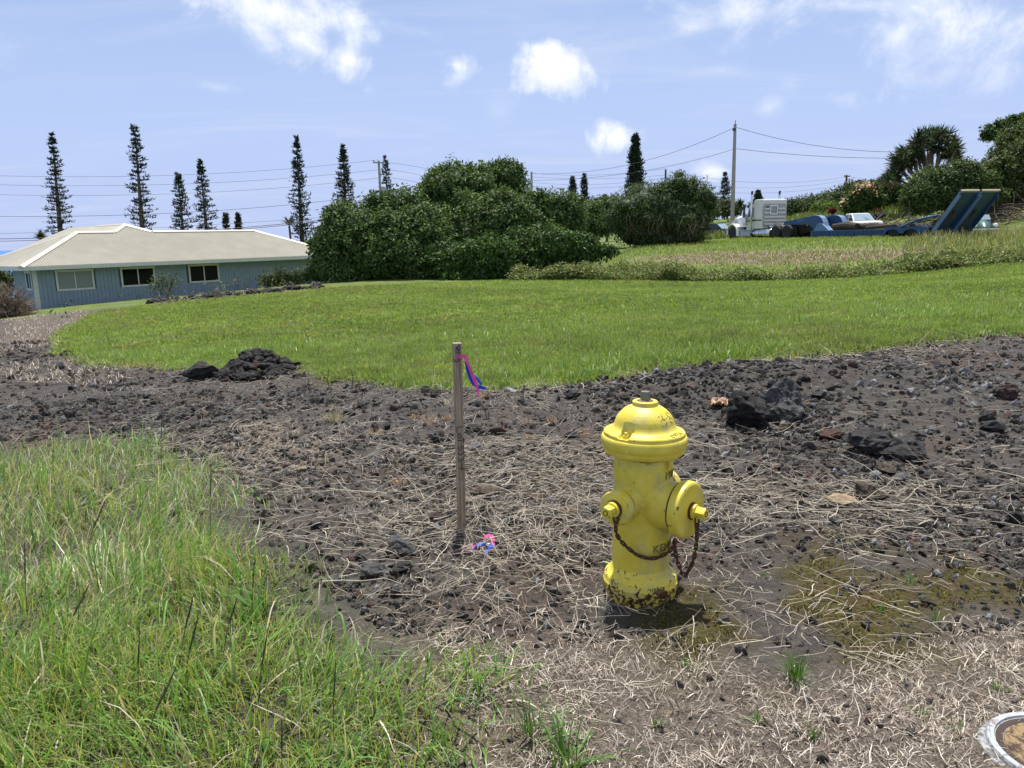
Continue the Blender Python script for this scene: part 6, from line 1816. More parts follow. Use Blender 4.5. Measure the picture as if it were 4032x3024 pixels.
def crown(name, lobes, n, L, W, pal, seed, parent=None, m=LEAFM, clus=5, spread=.12, core=.76, lump=.30, lsc=1.15, corecol=(.03, .052, .016), topbias=.0, zmin=None, tips=.22):
    """lobes: (x,y,z,rx,ry,rz) in world metres, ragged leaf cover around a leafy core"""
    r = np.random.default_rng(seed); lob = np.array(lobes, float)
    area = (lob[:, 3] * lob[:, 5] + lob[:, 4] * lob[:, 5] + lob[:, 3] * lob[:, 4]); pk = r.choice(len(lob), n, p=area / area.sum())
    d = r.normal(size=(n, 3)); d /= np.linalg.norm(d, axis=1)[:, None]
    back = d[:, 1] > .45; d[back & (r.random(n) < .6), 1] *= -1                # fewer on the side nobody can walk round to... still closed
    c0 = lob[pk, :3]; rad = lob[pk, 3:]
    p0 = c0 + d * rad
    k = 1 + lump * 2 * (noise3(p0, lsc, seed) - .5) + lump * .9 * (noise3(p0, lsc * 3.1, seed + 3) - .5)
    k *= np.where(r.random(n) < tips, r.uniform(1.0, 1.16, n), r.uniform(.80, 1.02, n))
    p = c0 + d * rad * k[:, None]
    keep = np.ones(n, bool)
    for j in range(len(lob)):
        q = np.linalg.norm((p - lob[j, :3]) / lob[j, 3:], axis=1); keep &= ~((q < .78) & (pk != j))
    if zmin is not None: keep &= p[:, 2] > zmin
    p, d, rad = p[keep], d[keep], rad[keep]
    nn = d / rad; nn /= np.linalg.norm(nn, axis=1)[:, None]; nn[:, 2] += .35; nn /= np.linalg.norm(nn, axis=1)[:, None]
    m_ = len(p)
    P = np.repeat(p, clus, 0) + r.normal(0, spread, (m_ * clus, 3)) * .6; Nn = np.repeat(nn, clus, 0) + r.normal(0, .35, (m_ * clus, 3)); Nn /= np.linalg.norm(Nn, axis=1)[:, None]
    base = pick(pal, m_, r, .22) * (.65 + .75 * noise3(p, 2.2, seed + 9))[:, None]; tints = np.repeat(base, clus, 0) * r.uniform(.75, 1.3, (m_ * clus, 1))
    V, F_, C_ = leaves(P, Nn, L * r.uniform(.7, 1.25, m_ * clus), W * r.uniform(.7, 1.25, m_ * clus), tints, seed + 1)
    iv, if_ = ICO3
    Vs, Fs, Cs = [V], [F_], [C_]; o = len(V)
    for j in range(len(lob)):
        q = iv * lob[j, 3:] * core; w = q + lob[j, :3]
        w = lob[j, :3] + q * (1 + lump * 2 * (noise3(w, lsc, seed) - .5))[:, None]
        if zmin is not None: w[:, 2] = np.maximum(w[:, 2], zmin - .2)
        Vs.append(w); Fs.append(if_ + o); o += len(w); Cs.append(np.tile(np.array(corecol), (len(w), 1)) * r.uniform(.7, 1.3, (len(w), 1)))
    return link(name, np_mesh(name, np.concatenate(Vs), np.concatenate(Fs), m, np.concatenate(Cs)), parent)
def trunk_mesh(name, base, top, r0, limbs, m=BARK, parent=None, seed=1):
    r = np.random.default_rng(seed); b_ = MB(); base, top = Vector(base), Vector(top)
    mid = base.lerp(top, .5) + Vector((r.normal(0, .12), r.normal(0, .12), 0)) * (top - base).length * .3
    b_.tube([base, mid, top], [r0, r0 * .75, r0 * .45], 8)
    for q in limbs:
        q = Vector(q); st = base.lerp(top, r.uniform(.35, .8)); mm = st.lerp(q, .5) + Vector((0, 0, .12 * (q - st).length))
        b_.tube([st, mm, q], [r0 * .45, r0 * .3, r0 * .12], 6)
    return b_.build(name, m, parent)
def bush(name, lobes_px, Y, conv, k, n, L, W, pal, label, cat, seed, group=None, ry=None, m=LEAFM, bough=5, **kw):
    """lobes_px: (zoom x, zoom y, half w, half h[, dY]) seen in a zoomed crop"""
    lobes = []
    for q in lobes_px:
        dY = q[4] if len(q) > 4 else 0
        c_ = atY(*conv(q[0], q[1]), Y + dY); s_ = (Y + dY) / FOC * k * 1.0
        rx, rz = q[2] * s_, q[3] * s_
        lobes.append((c_[0], c_[1], c_[2], rx, (ry or .85) * min(rx, rz * 1.4), rz))
    rs = np.random.default_rng(seed + 77)
    for q in list(lobes):                       # boughs bulging out of each mass
        for _ in range(bough):
            d = rs.normal(size=3); d[1] = -abs(d[1]) * .7; d[2] = d[2] * .8 + .25; d /= np.linalg.norm(d)
            f_ = rs.uniform(.26, .48); c_ = np.array(q[:3]) + d * np.array(q[3:]) * rs.uniform(.72, .98)
            lobes.append((c_[0], c_[1], c_[2], q[3] * f_ * rs.uniform(.8, 1.2), q[4] * f_, q[5] * f_ * rs.uniform(.8, 1.2)))
    la = np.array(lobes)
    cx = float(np.average(la[:, 0], weights=la[:, 3])); cy = float(la[:, 1].mean()); gz_ = Hs(cx, cy)
    o = empty(name, (cx, cy, gz_)); tag(o, label, cat, group)
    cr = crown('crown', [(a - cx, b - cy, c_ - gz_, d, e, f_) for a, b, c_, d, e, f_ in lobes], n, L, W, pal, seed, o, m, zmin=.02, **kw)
    top = la[np.argmax(la[:, 2])]
    lim = [(a - cx, b - cy, c_ - gz_) for a, b, c_, d, e, f_ in lobes[:len(lobes_px)]]
    trunk_mesh('trunk', (0, 0, -.2), (top[0] - cx, top[1] - cy, max(.5, (top[2] - gz_))), max(.07, .035 * (top[2] + top[5] - gz_)), lim, BARK, o, seed)
    return o
z4 = lambda x, y: (1150 + x * .7685, 450 + y * .7685)
z2 = lambda x, y: (2750 + x * .5796, 450 + y * .5796)
z3 = lambda x, y: (x * .633, 450 + y * .633)
DK = [(.050, .092, .026), (.068, .122, .032), (.038, .070, .024), (.095, .155, .042), (.135, .205, .060)]
K4 = .7685
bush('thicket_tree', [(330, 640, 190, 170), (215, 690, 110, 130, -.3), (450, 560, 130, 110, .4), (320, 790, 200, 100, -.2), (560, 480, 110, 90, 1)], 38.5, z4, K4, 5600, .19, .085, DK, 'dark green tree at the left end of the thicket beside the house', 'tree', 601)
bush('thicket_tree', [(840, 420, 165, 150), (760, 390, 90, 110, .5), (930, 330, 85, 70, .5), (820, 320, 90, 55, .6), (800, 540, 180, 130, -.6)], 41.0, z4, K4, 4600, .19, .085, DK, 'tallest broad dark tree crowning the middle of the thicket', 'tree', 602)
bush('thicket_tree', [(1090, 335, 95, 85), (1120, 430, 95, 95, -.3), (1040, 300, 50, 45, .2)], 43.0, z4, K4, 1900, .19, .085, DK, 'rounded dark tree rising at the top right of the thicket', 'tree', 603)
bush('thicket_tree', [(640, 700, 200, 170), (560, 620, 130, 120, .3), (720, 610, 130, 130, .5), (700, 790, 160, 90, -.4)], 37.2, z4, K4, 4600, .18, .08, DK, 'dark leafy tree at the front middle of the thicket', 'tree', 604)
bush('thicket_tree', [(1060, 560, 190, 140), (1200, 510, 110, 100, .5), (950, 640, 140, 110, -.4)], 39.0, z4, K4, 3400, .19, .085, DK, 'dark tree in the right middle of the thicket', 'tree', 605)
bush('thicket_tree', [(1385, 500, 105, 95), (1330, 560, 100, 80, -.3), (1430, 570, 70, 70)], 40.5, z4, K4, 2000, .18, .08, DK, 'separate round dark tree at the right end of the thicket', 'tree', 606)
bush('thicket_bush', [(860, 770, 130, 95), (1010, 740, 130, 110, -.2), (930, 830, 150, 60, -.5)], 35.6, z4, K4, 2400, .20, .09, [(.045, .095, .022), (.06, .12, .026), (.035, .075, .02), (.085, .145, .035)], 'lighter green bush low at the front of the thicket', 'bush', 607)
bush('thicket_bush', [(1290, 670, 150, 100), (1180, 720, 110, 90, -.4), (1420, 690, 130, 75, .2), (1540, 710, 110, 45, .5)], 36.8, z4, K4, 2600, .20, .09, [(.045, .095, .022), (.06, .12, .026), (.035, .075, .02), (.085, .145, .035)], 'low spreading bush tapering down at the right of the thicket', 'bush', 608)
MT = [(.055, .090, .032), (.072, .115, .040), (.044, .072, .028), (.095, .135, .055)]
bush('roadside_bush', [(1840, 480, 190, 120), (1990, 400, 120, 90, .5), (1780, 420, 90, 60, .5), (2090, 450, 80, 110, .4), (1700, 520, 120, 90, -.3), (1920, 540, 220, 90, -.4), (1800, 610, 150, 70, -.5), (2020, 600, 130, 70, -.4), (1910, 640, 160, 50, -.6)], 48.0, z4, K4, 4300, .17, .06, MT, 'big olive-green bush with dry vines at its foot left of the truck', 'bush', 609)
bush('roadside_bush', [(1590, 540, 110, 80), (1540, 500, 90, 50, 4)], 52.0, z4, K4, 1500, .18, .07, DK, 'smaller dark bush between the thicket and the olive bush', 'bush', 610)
# dry vines at the foot of the olive bush
r = np.random.default_rng(77)
n = 150; u = r.random(n); px_ = 1700 + u * 430; b0 = np.array([atY(*z4(a, r.uniform(560, 600)), 46.6 + r.uniform(-.6, .6)) for a in px_])
b0[:, 2] = b0[:, 2] + r.uniform(-.1, .9, n)
V, F_, C_ = stems(b0, np.stack([r.normal(0, .4, n), r.normal(0, .3, n), -np.ones(n)], -1) / 1.2, r.uniform(.4, 1.2, n), .014, 5, .16, 7, pick([(.20, .15, .10), (.14, .10, .07), (.26, .21, .15)], n, r))
V[:, 2] = np.maximum(V[:, 2], H(V[:, 0], V[:, 1]) - .05)
tag(link('dry_vines', np_mesh('dry_vines', V, F_, strawm, C_)), 'tangled dry brown vines under the olive bush', 'vines', kind='stuff')

# right-hand trees
K2 = .5796
OL = [(.058, .088, .026), (.080, .115, .034), (.042, .066, .020), (.105, .140, .046), (.13, .165, .06)]
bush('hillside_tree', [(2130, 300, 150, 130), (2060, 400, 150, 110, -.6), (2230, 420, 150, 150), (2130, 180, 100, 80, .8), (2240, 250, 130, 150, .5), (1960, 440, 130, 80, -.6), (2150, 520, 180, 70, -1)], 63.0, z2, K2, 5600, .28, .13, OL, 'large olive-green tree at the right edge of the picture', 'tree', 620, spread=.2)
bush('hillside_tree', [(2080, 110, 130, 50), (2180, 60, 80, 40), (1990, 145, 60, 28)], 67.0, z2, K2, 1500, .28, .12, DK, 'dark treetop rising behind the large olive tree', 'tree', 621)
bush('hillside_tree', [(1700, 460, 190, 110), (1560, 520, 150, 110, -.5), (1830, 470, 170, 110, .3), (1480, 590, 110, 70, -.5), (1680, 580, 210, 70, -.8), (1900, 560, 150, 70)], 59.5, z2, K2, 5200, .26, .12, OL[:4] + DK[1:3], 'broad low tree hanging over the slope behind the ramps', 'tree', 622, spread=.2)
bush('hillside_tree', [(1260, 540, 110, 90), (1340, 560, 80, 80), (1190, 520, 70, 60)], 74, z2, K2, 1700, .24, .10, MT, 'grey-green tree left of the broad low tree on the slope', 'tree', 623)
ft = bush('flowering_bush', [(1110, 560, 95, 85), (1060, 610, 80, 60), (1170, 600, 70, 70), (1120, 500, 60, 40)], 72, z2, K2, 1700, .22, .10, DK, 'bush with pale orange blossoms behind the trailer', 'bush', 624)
r = np.random.default_rng(31)
bp = []
for (x_, y_) in [(1090, 478), (1140, 470), (1150, 490), (1075, 510), (1175, 492), (1180, 515), (1200, 548), (1120, 482), (1100, 500), (1160, 478), (1060, 530), (975, 600), (985, 592)]:
    bp.append(atY(*z2(x_ + r.normal(0, 6), y_ + r.normal(0, 5)), 70.8))
bp = np.repeat(np.array(bp), 10, 0) + r.normal(0, .13, (len(bp) * 10, 3))
nn = r.normal(size=bp.shape); nn[:, 1] -= .8; nn /= np.linalg.norm(nn, axis=1)[:, None]
V, F_, C_ = leaves(bp - np.array(ft.location), nn, .20, .16, pick([(.75, .42, .30), (.80, .60, .48), (.72, .34, .26), (.8, .7, .6)], len(bp), r), 3)
link('blossoms', np_mesh('blossoms', V, F_, LEAFD, C_), ft)
for i, (x_, y_, w_, lab) in enumerate([(910, 655, 42, 'larger dark red leafy plant behind the trailer gooseneck'), (1212, 655, 30, 'smaller dark red leafy plant by the grassy slope')]):
    Y = 66.0 if i == 0 else 70.0
    c_ = atY(*z2(x_, y_ + 22), Y); s_ = Y / FOC * K2
    o = empty('red_plant', tuple(c_)); tag(o, lab, 'plant')
    r = np.random.default_rng(40 + i); n = 130
    b0 = r.normal(0, .3, (n, 3)) * w_ * s_ * np.array([.8, .5, .0]); b0[:, 2] = r.uniform(0, 18, n) * s_
    V, F_, C_ = blades(b0, r.uniform(0, 6.28, n), r.uniform(.7, 1.25, n) * w_ * s_ * .8, .11, r.uniform(.2, 1.2, n), np.abs(r.normal(.5, .3, n)), 3, 3, pick([(.11, .012, .03), (.16, .02, .04), (.06, .012, .02), (.24, .04, .06)], n, r))
    link('foliage', np_mesh('foliage', V, F_, LEAFD, C_), o)
    b_ = MB(); b_.tube([(0, 0, -.5), (0, 0, .5)], [.06, .04], 6); b_.build('stem', BARK, o)
# background hedge bushes, left to right along the road
HG = [(.055, .085, .032), (.07, .105, .04), (.045, .07, .028), (.09, .12, .05)]
for i, (x_, y_, w_, h_, Y, lab) in enumerate([
        (20, 660, 110, 70, 100, 'far green bush left of the tall pole'), (200, 640, 90, 60, 108, 'far bush behind the truck hood'), (620, 640, 90, 62, 95, 'far bush just right of the truck stacks'),
        (730, 625, 95, 70, 98, 'far bush with a pale green front behind the gooseneck'), (830, 610, 90, 75, 94, 'far bush below the small pine behind the trailer'), (930, 580, 100, 80, 96, 'taller far bush behind the red plant'),
        (1010, 550, 90, 80, 98, 'far bush left of the blossoming bush'), (850, 640, 70, 40, 84, 'bright green low bush behind the trailer'), (1290, 520, 90, 80, 100, 'far bush at the foot of the spiky tree')]):
    bush('hedge_bush', [(x_, y_, w_ * .8, h_ * .8), (x_ - w_ * .4, y_ + h_ * .2, w_ * .5, h_ * .6, 1), (x_ + w_ * .45, y_ + h_ * .15, w_ * .5, h_ * .6, -1)], Y, z2, K2, 620, .34, .16, HG if i != 7 else [(.10, .17, .04), (.13, .2, .05)], lab, 'bush', 640 + i, 'bushes along the road', spread=.3)
for i, (x_, y_, w_, h_, Y, lab) in enumerate([(10, 1040, 80, 85, 62, 'green bush seen under the eave left of the house'), (780, 770, 60, 20, 70, 'bush top just above the house roof'), (1640, 455, 110, 30, 90, 'far hedge between the two bush masses')]):
    cv = z3 if i < 2 else z4
    bush('far_bush', [(x_, y_, w_, h_), (x_ - w_ * .6, y_ + h_ * .4, w_ * .5, h_ * .6)], Y, cv, .633 if i < 2 else K4, 500, .3, .14, HG, lab, 'bush', 660 + i, spread=.25)

# spiky many-headed tree (long sword leaves in rosettes)
yt = atY(*z2(1580, 440), 68.0); yg = Hs(yt[0], yt[1])
yu = empty('spiky_tree', (yt[0], yt[1], yg)); tag(yu, 'many-headed spiky tree with sword-like leaves on the slope', 'tree')
ysc = 68.0 / FOC * K2
heads = []
r = np.random.default_rng(91)
for (x_, y_) in [(1500, 150), (1550, 130), (1600, 125), (1650, 130), (1700, 140), (1735, 180), (1755, 225), (1745, 260), (1470, 190), (1450, 230), (1520, 190), (1580, 175), (1640, 180), (1690, 200), (1560, 220), (1480, 250), (1430, 265), (1400, 255), (1370, 270), (1345, 300), (1335, 330), (1365, 330),
                 (1400, 320), (1440, 300), (1420, 355), (1380, 365), (1350, 350), (1320, 400), (1345, 420), (1300, 420), (1290, 440), (1330, 445), (1390, 300), (1700, 250), (1640, 240), (1600, 230), (1720, 290), (1680, 290), (1760, 280), (1500, 300), (1460, 330), (1640, 150), (1590, 150), (1530, 160)]:
    p = atY(*z2(x_, y_), 68.0 + r.uniform(-1.6, 1.6)); heads.append(p - np.array([yt[0], yt[1], yg]))
heads = np.array(heads); nb = 70; n = len(heads) * nb
dd = r.normal(size=(n, 3)); dd[:, 2] += .25; dd /= np.linalg.norm(dd, axis=1)[:, None]
B = np.repeat(heads, nb, 0); LN = r.uniform(.65, 1.05, n)
sd_ = np.cross(dd, r.normal(size=(n, 3))); sd_ /= np.linalg.norm(sd_, axis=1)[:, None]
V = np.stack([B - sd_ * .035, B + sd_ * .035, B + dd * LN[:, None] * .6 + sd_ * .04 - np.array([0, 0, .02]), B + dd * LN[:, None] * .6 - sd_ * .04 - np.array([0, 0, .02]), B + dd * LN[:, None] - np.array([0, 0, 1.0]) * (.10 * r.random(n))[:, None]], 1)
off = np.arange(n) * 5
ti = pick([(.022, .045, .016), (.03, .06, .02), (.045, .075, .028), (.06, .085, .04)], n, r)
dead = (dd[:, 2] < -.35) & (r.random(n) < .75); ti[dead] = pick([(.16, .125, .08), (.12, .09, .06)], int(dead.sum()), r)
link('crown', np_mesh('crown', V.reshape(-1, 3), [np.stack([off, off + 1, off + 2, off + 3], -1), np.stack([off + 3, off + 2, off + 4], -1)], LEAFD, np.repeat(ti[:, None, :], 5, 1).reshape(-1, 3)), yu)
b_ = MB(); fork = Vector((0, 0, 1.2)); b_.tube([(0, 0, -.6), (.05, 0, .6), fork], [.45, .36, .3], 9)
for i in range(0, len(heads), 2):
    h_ = Vector(heads[i]); mid = fork.lerp(h_, .55) + Vector((r.normal(0, .15), r.normal(0, .15), -.25)); b_.tube([fork, mid, h_], [.17, .12, .07], 6)
b_.build('trunk', mat('yucca_trunk', (.20, .155, .11), .9, .25, 4, 0, .4, 14, .03), yu)

# ------------------------------------------------------------------ column pines
NEED = leaf_mat('pine_needle', .7, .08, .2)
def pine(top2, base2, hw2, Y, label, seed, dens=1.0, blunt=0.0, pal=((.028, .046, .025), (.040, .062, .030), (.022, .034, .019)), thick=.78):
    """top2/base2: crown top and lowest visible crown point in the overview; hw2 half width there"""
    T = atY(top2[0] * S, top2[1] * S, Y); B = atY(base2[0] * S, base2[1] * S, Y)
    gx_, gy_ = B[0] + (B[0] - T[0]) * .3, Y; g_ = min(Hs(gx_, gy_), B[2] - 1.5)
    base = np.array([gx_, gy_, g_]); hw = hw2 * S * Y / FOC
    o = empty('column_pine', tuple(base)); tag(o, label, 'pine tree', 'tall column pines')
    top = T - base; r = np.random.default_rng(seed); Ht = top[2]
    ax = lambda h: np.array([top[0] * h / Ht, 0, h])
    b_ = MB(); b_.tube([(0, 0, -1), tuple(ax(Ht * .5)), tuple(ax(Ht))], [.020 * Ht, .013 * Ht, .02], 7); b_.build('trunk', BARK, o)
    hb = (B[2] - g_) * .55; S_, D_, L_, R2 = [], [], [], []
    h = hb; span = Ht - hb
    while h < Ht - .1:
        f_ = (Ht - h) / span
        w = hw * min(1.0, (f_ / .62)) ** .72 * (1.0 if f_ < .8 else 1 - .1 * (f_ - .8) / .2)
        w = max(w, hw * blunt * .5)
        nb_ = 7
        for k_ in range(nb_):
            if r.random() > dens * .85: continue
            a = 6.283 * (k_ + r.uniform(-.3, .3)) / nb_ + h * 1.7; ll = w * (r.uniform(.55, 1.15) if r.random() < .9 else r.uniform(1.1, 1.3))
            S_.append(ax(h + r.uniform(-.1, .1))); D_.append((math.cos(a), math.sin(a), r.uniform(-.05, .22))); L_.append(ll); R2.append(.10 * thick)
        h += r.uniform(.30, .46) * (Ht / 20) * (1.0 + .25 * (1 - dens))
    S_ = np.array(S_); D_ = np.array(D_); D_ /= np.linalg.norm(D_, axis=1)[:, None]; L_ = np.array(L_); n_ = len(S_)
    V1, F1, C1 = stems(S_, D_, L_, np.full(n_, .035), 3, .07, seed, np.tile(np.array([[.05, .04, .03]]), (n_, 1)))
    # cord-like twigs crowding the outer two thirds of every branch, turned up
    m2 = 11; t_ = r.uniform(.25, 1.02, (n_, m2)); P = (S_[:, None, :] + D_[:, None, :] * (L_[:, None] * t_)[:, :, None]).reshape(-1, 3) + r.normal(0, .05, (n_ * m2, 3))
    Dr = np.repeat(D_, m2, 0); d2 = Dr * .55 + r.normal(0, .45, P.shape) + np.array([0, 0, .55]); d2 /= np.linalg.norm(d2, axis=1)[:, None]
    V2, F2, C2 = stems(P, d2, r.uniform(.22, .48, len(P)) * thick, r.uniform(.045, .08, len(P)) * thick, 2, .15, seed + 1, pick(pal, len(P), r, .3))
    F2 = [f + len(V1) for f in F2]
    link('crown', np_mesh('crown', np.concatenate([V1, V2]), [np.concatenate(F1 + F2)], NEED, np.concatenate([C1, C2])), o)
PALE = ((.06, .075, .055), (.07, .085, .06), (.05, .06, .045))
pine((112, 287), (127, 515), 30, 92, 'dense column pine behind the left end of the house', 701, 1.0, 0)
pine((291, 271), (304, 495), 31, 90, 'tallest column pine with a blunt top above the house roof', 702, .92, .55)
pine((384, 372), (394, 500), 30, 84, 'shorter wide column pine above the house roof', 703, .8, .2)
pine((432, 344), (446, 500), 26, 88, 'slim column pine close beside the shorter wide one', 704, .8, 0)
pine((640, 294), (652, 520), 25, 90, 'slender column pine at the right end of the house roof', 705, .9, 0)
pine((740, 315), (746, 455), 25, 86, 'dense column pine rising behind the thicket left side', 706, 1.0, 0)
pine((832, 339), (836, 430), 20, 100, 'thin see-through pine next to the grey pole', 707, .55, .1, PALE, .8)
pine((1237, 381), (1238, 440), 13, 105, 'small dark pine behind the thicket, left of a pair', 708, 1.0, 0)
pine((1262, 375), (1263, 445), 12, 112, 'small slim pine behind the thicket, right of a pair', 709, .8, 0)
pine((1372, 292), (1374, 410), 21, 88, 'dense dark column pine left of the tall pole', 710, 1.0, .1, thick=1.15)
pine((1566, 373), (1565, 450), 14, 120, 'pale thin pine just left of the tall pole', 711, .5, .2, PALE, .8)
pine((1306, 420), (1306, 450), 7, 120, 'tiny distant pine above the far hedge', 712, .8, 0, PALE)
pine((1638, 412), (1636, 440), 10, 115, 'small distant pine behind the truck sleeper', 713, .9, .3)
pine((1863, 425), (1864, 450), 7, 110, 'small pine tip over the far bushes behind the trailer', 714, .9, 0)
pine((486, 460), (488, 500), 10, 95, 'small broad treetop peeking over the house roof', 715, .9, .9, ((.05, .07, .04), (.06, .08, .045)))
pine((514, 459), (508, 500), 11, 96, 'small ragged treetop leaning over the house roof', 716, .9, .2)
# palm-like crown at the roof line
for i, (x_, y_, Y, lab, cv) in enumerate([(625, 488, 88, 'shaggy palm top left of the slender pine', None), (1870 / S * 1.0, 0, 0, '', None)][:1] + [((3 + 1), 0, 0, '', None)][:0] + [(88, 520, 80, 'palm fronds beside the dense pine at the left', None), (1599, 448, 96, 'palm top between the tall pole and the truck', None), (1623, 455, 94, 'shorter palm just behind the truck hood', None)]):
    c_ = atY(x_ * S, y_ * S, Y); g_ = Hs(c_[0], c_[1]); o = empty('palm', (c_[0], c_[1], g_)); tag(o, lab, 'palm')
    hgt = max(1.5, c_[2] - g_)
    b_ = MB(); b_.tube([(0, 0, -.3), (.1, 0, hgt * .5), (0, 0, hgt)], [.16, .13, .12], 7); b_.build('trunk', BARK, o)
    r = np.random.default_rng(800 + i); n = 26; a = r.uniform(0, 6.28, n)
    V, F_, C_ = blades(np.tile([[0, 0, hgt]], (n * 16, 1)) * 1.0 + 0, np.repeat(a, 16) + r.normal(0, .22, n * 16), np.repeat(r.uniform(1.0, 1.7, n), 16) * r.uniform(.5, 1.05, n * 16), .07, np.repeat(r.uniform(1.2, 2.0, n), 16) + r.normal(0, .15, n * 16), np.repeat(r.uniform(.1, .8, n), 16), 4, 5, pick([(.04, .065, .02), (.055, .085, .03), (.07, .09, .04)], n * 16, r))
    link('crown', np_mesh('crown', V, F_, LEAFD, C_), o)

# ------------------------------------------------------------------ weeds, bank grass, house planting
def strip_weeds(name, poly_px, n, hgt, L, W, pal, label, cat, seed, spread=.25, stuff=True, dens_seed=3):
    poly = GP(poly_px); pa = np.array(poly); r = np.random.default_rng(seed)
    x = r.uniform(pa[:, 0].min(), pa[:, 0].max(), n * 6); y = r.uniform(pa[:, 1].min(), pa[:, 1].max(), n * 6)
    k = inpoly(x, y, poly) & (r.random(n * 6) < .25 + .9 * sstep(.35, .6, fbm(x * .7, y * .7, 3, dens_seed))); x, y = x[k][:n], y[k][:n]
    h = hgt * np.clip(2.6 * (fbm(x * .9, y * .9, 3, dens_seed + 1) - .28), .12, 1.6) * r.random(len(x)) ** .6
    P = np.repeat(np.stack([x, y, H(x, y) + h], -1), 5, 0) + r.normal(0, spread * .45, (len(x) * 5, 3)) * np.array([1, 1, .6])
    nn = r.normal(0, .5, P.shape) + np.array([0, -.35, .9]); nn /= np.linalg.norm(nn, axis=1)[:, None]
    V, F_, C_ = leaves(P, nn, L * r.uniform(.6, 1.3, len(P)), W * r.uniform(.6, 1.3, len(P)), pick(pal, len(P), r, .25), seed)
    o = link(name, np_mesh(name, V, F_, LEAFD, C_)); tag(o, label, cat, kind='stuff'); return o
WEED = [(.125, .185, .045), (.165, .235, .060), (.09, .14, .038), (.22, .26, .09), (.24, .22, .11)]
strip_weeds('weed_strip', [(1100, 606), (1130, 596), (1250, 590), (1350, 593), (1500, 596), (1700, 597), (1850, 586), (2000, 570), (2130, 560), (2260, 552), (2260, 562), (2050, 582), (1900, 596), (1600, 608), (1300, 606)], 9500, .50, .13, .07, WEED, 'leafy green weeds along the far edge of the lawn', 'weeds', 901)
strip_weeds('ground_cover', [(60, 680), (110, 660), (250, 648), (400, 635), (400, 648), (230, 672), (130, 690)], 2600, .5, .18, .09, [(.05, .10, .028), (.07, .13, .035), (.04, .08, .025)], 'green ground cover along the foot of the house', 'ground cover', 902)
strip_weeds('ground_cover', [(400, 640), (500, 628), (620, 618), (700, 612), (720, 620), (600, 632), (480, 646)], 2400, .65, .16, .07, [(.07, .10, .035), (.11, .125, .055), (.05, .075, .028), (.16, .14, .08)], 'scrubby weeds between the house and the thicket', 'weeds', 903)
def grass_patch(name, poly, n, l0, l1, w, pal, label, seed, lean=.3, m=None):
    pa = np.array(poly); r = np.random.default_rng(seed)
    x = r.uniform(pa[:, 0].min(), pa[:, 0].max(), n * 4); y = r.uniform(pa[:, 1].min(), pa[:, 1].max(), n * 4)
    k = inpoly(x, y, poly); x, y = x[k][:n], y[k][:n]; n = len(x)
    V, F_, C_ = blades(np.stack([x, y, H(x, y) - .02], -1), r.uniform(0, 6.28, n), r.uniform(l0, l1, n) * (.6 + .8 * fbm(x * .6, y * .6, 3, seed)), w * r.uniform(.6, 1.4, n), r.uniform(.2, 1.3, n), np.abs(r.normal(.1, lean, n)), 3, seed, pick(pal, n, r, .22))
    o = link(name, np_mesh(name, V, F_, m or grassm, C_)); tag(o, label, 'grass', kind='stuff'); return o
BGR = [(.20, .29, .050), (.235, .325, .062), (.265, .33, .09), (.155, .24, .048), (.28, .30, .11)]
grass_patch('bank_grass', GP([(1300, 560), (1400, 530), (1600, 518)]) + [(17, 62), (30, 60), (36, 48)] + GP([(2240, 515), (2240, 556), (2020, 580), (1850, 594), (1600, 603), (1400, 600), (1250, 598)]), 36000, .07, .24, .035, BGR, 'long bright grass on the bank in front of the truck', 911)
grass_patch('bank_grass', GP([(1950, 535), (2080, 500), (2240, 495), (2240, 560), (2100, 570), (1950, 575)]), 4500, .25, .65, .03, [(.20, .22, .09), (.26, .25, .13), (.13, .18, .05), (.32, .30, .18)], 'tall pale seeding grass at the right end of the bank', 912)
grass_patch('dry_grass', DRYBANK, 8000, .05, .14, .03, [(.34, .265, .205), (.42, .335, .265), (.27, .205, .16)], 'flattened dry brown grass on the bank', 913, .9, strawm)
grass_patch('field_grass', [(14, 64), (18, 92), (40, 92), (36, 66)], 9000, .3, .8, .09, [(.13, .17, .05), (.17, .20, .07), (.10, .14, .04)], 'tall grass in the field behind the truck', 914)
grass_patch('dry_grass', GP([(420, 640), (560, 622), (700, 612), (700, 624), (560, 638), (430, 648)]), 3500, .2, .7, .03, [(.34, .28, .19), (.28, .24, .15), (.2, .19, .09)], 'dry grass growing along the house wall', 915, .4, strawm)
# shrubs by the house
bush('house_shrub', [(1040, 1045, 62, 36), (985, 1075, 50, 30)], 37.5, z3, .633, 170, .13, .045, [(.07, .10, .04), (.10, .12, .06), (.05, .08, .03)], 'thin upright shrub below the second house window', 'shrub', 921, spread=.25, core=.12)
bush('house_shrub', [(1790, 1010, 80, 32), (1700, 1030, 80, 30), (1920, 1000, 80, 34)], 38.2, z3, .633, 900, .13, .05, [(.06, .09, .03), (.085, .115, .045), (.045, .07, .025)], 'low olive shrub between the house and the thicket', 'shrub', 922, spread=.18)
db = atY(*z3(35, 1225), 33.0); r = np.random.default_rng(61); n = 2200
a = r.normal(size=(n, 3)); a /= np.linalg.norm(a, axis=1)[:, None]; a[:, 2] = np.abs(a[:, 2]) * .9; p0 = a * np.array([1.15, .9, 1.6]) * r.uniform(.15, .9, (n, 1))
V, F_, C_ = stems(p0, a + r.normal(0, .6, (n, 3)), r.uniform(.25, .7, n), .011, 4, .3, 9, pick([(.26, .20, .155), (.20, .15, .115), (.34, .28, .22), (.14, .105, .085)], n, r))
dbo = empty('dry_brush', (db[0], db[1], Hs(db[0], db[1]))); tag(dbo, 'heap of grey-brown dead brush left of the house', 'dead bush')
link('branches', np_mesh('branches', V, F_, strawm, C_), dbo)
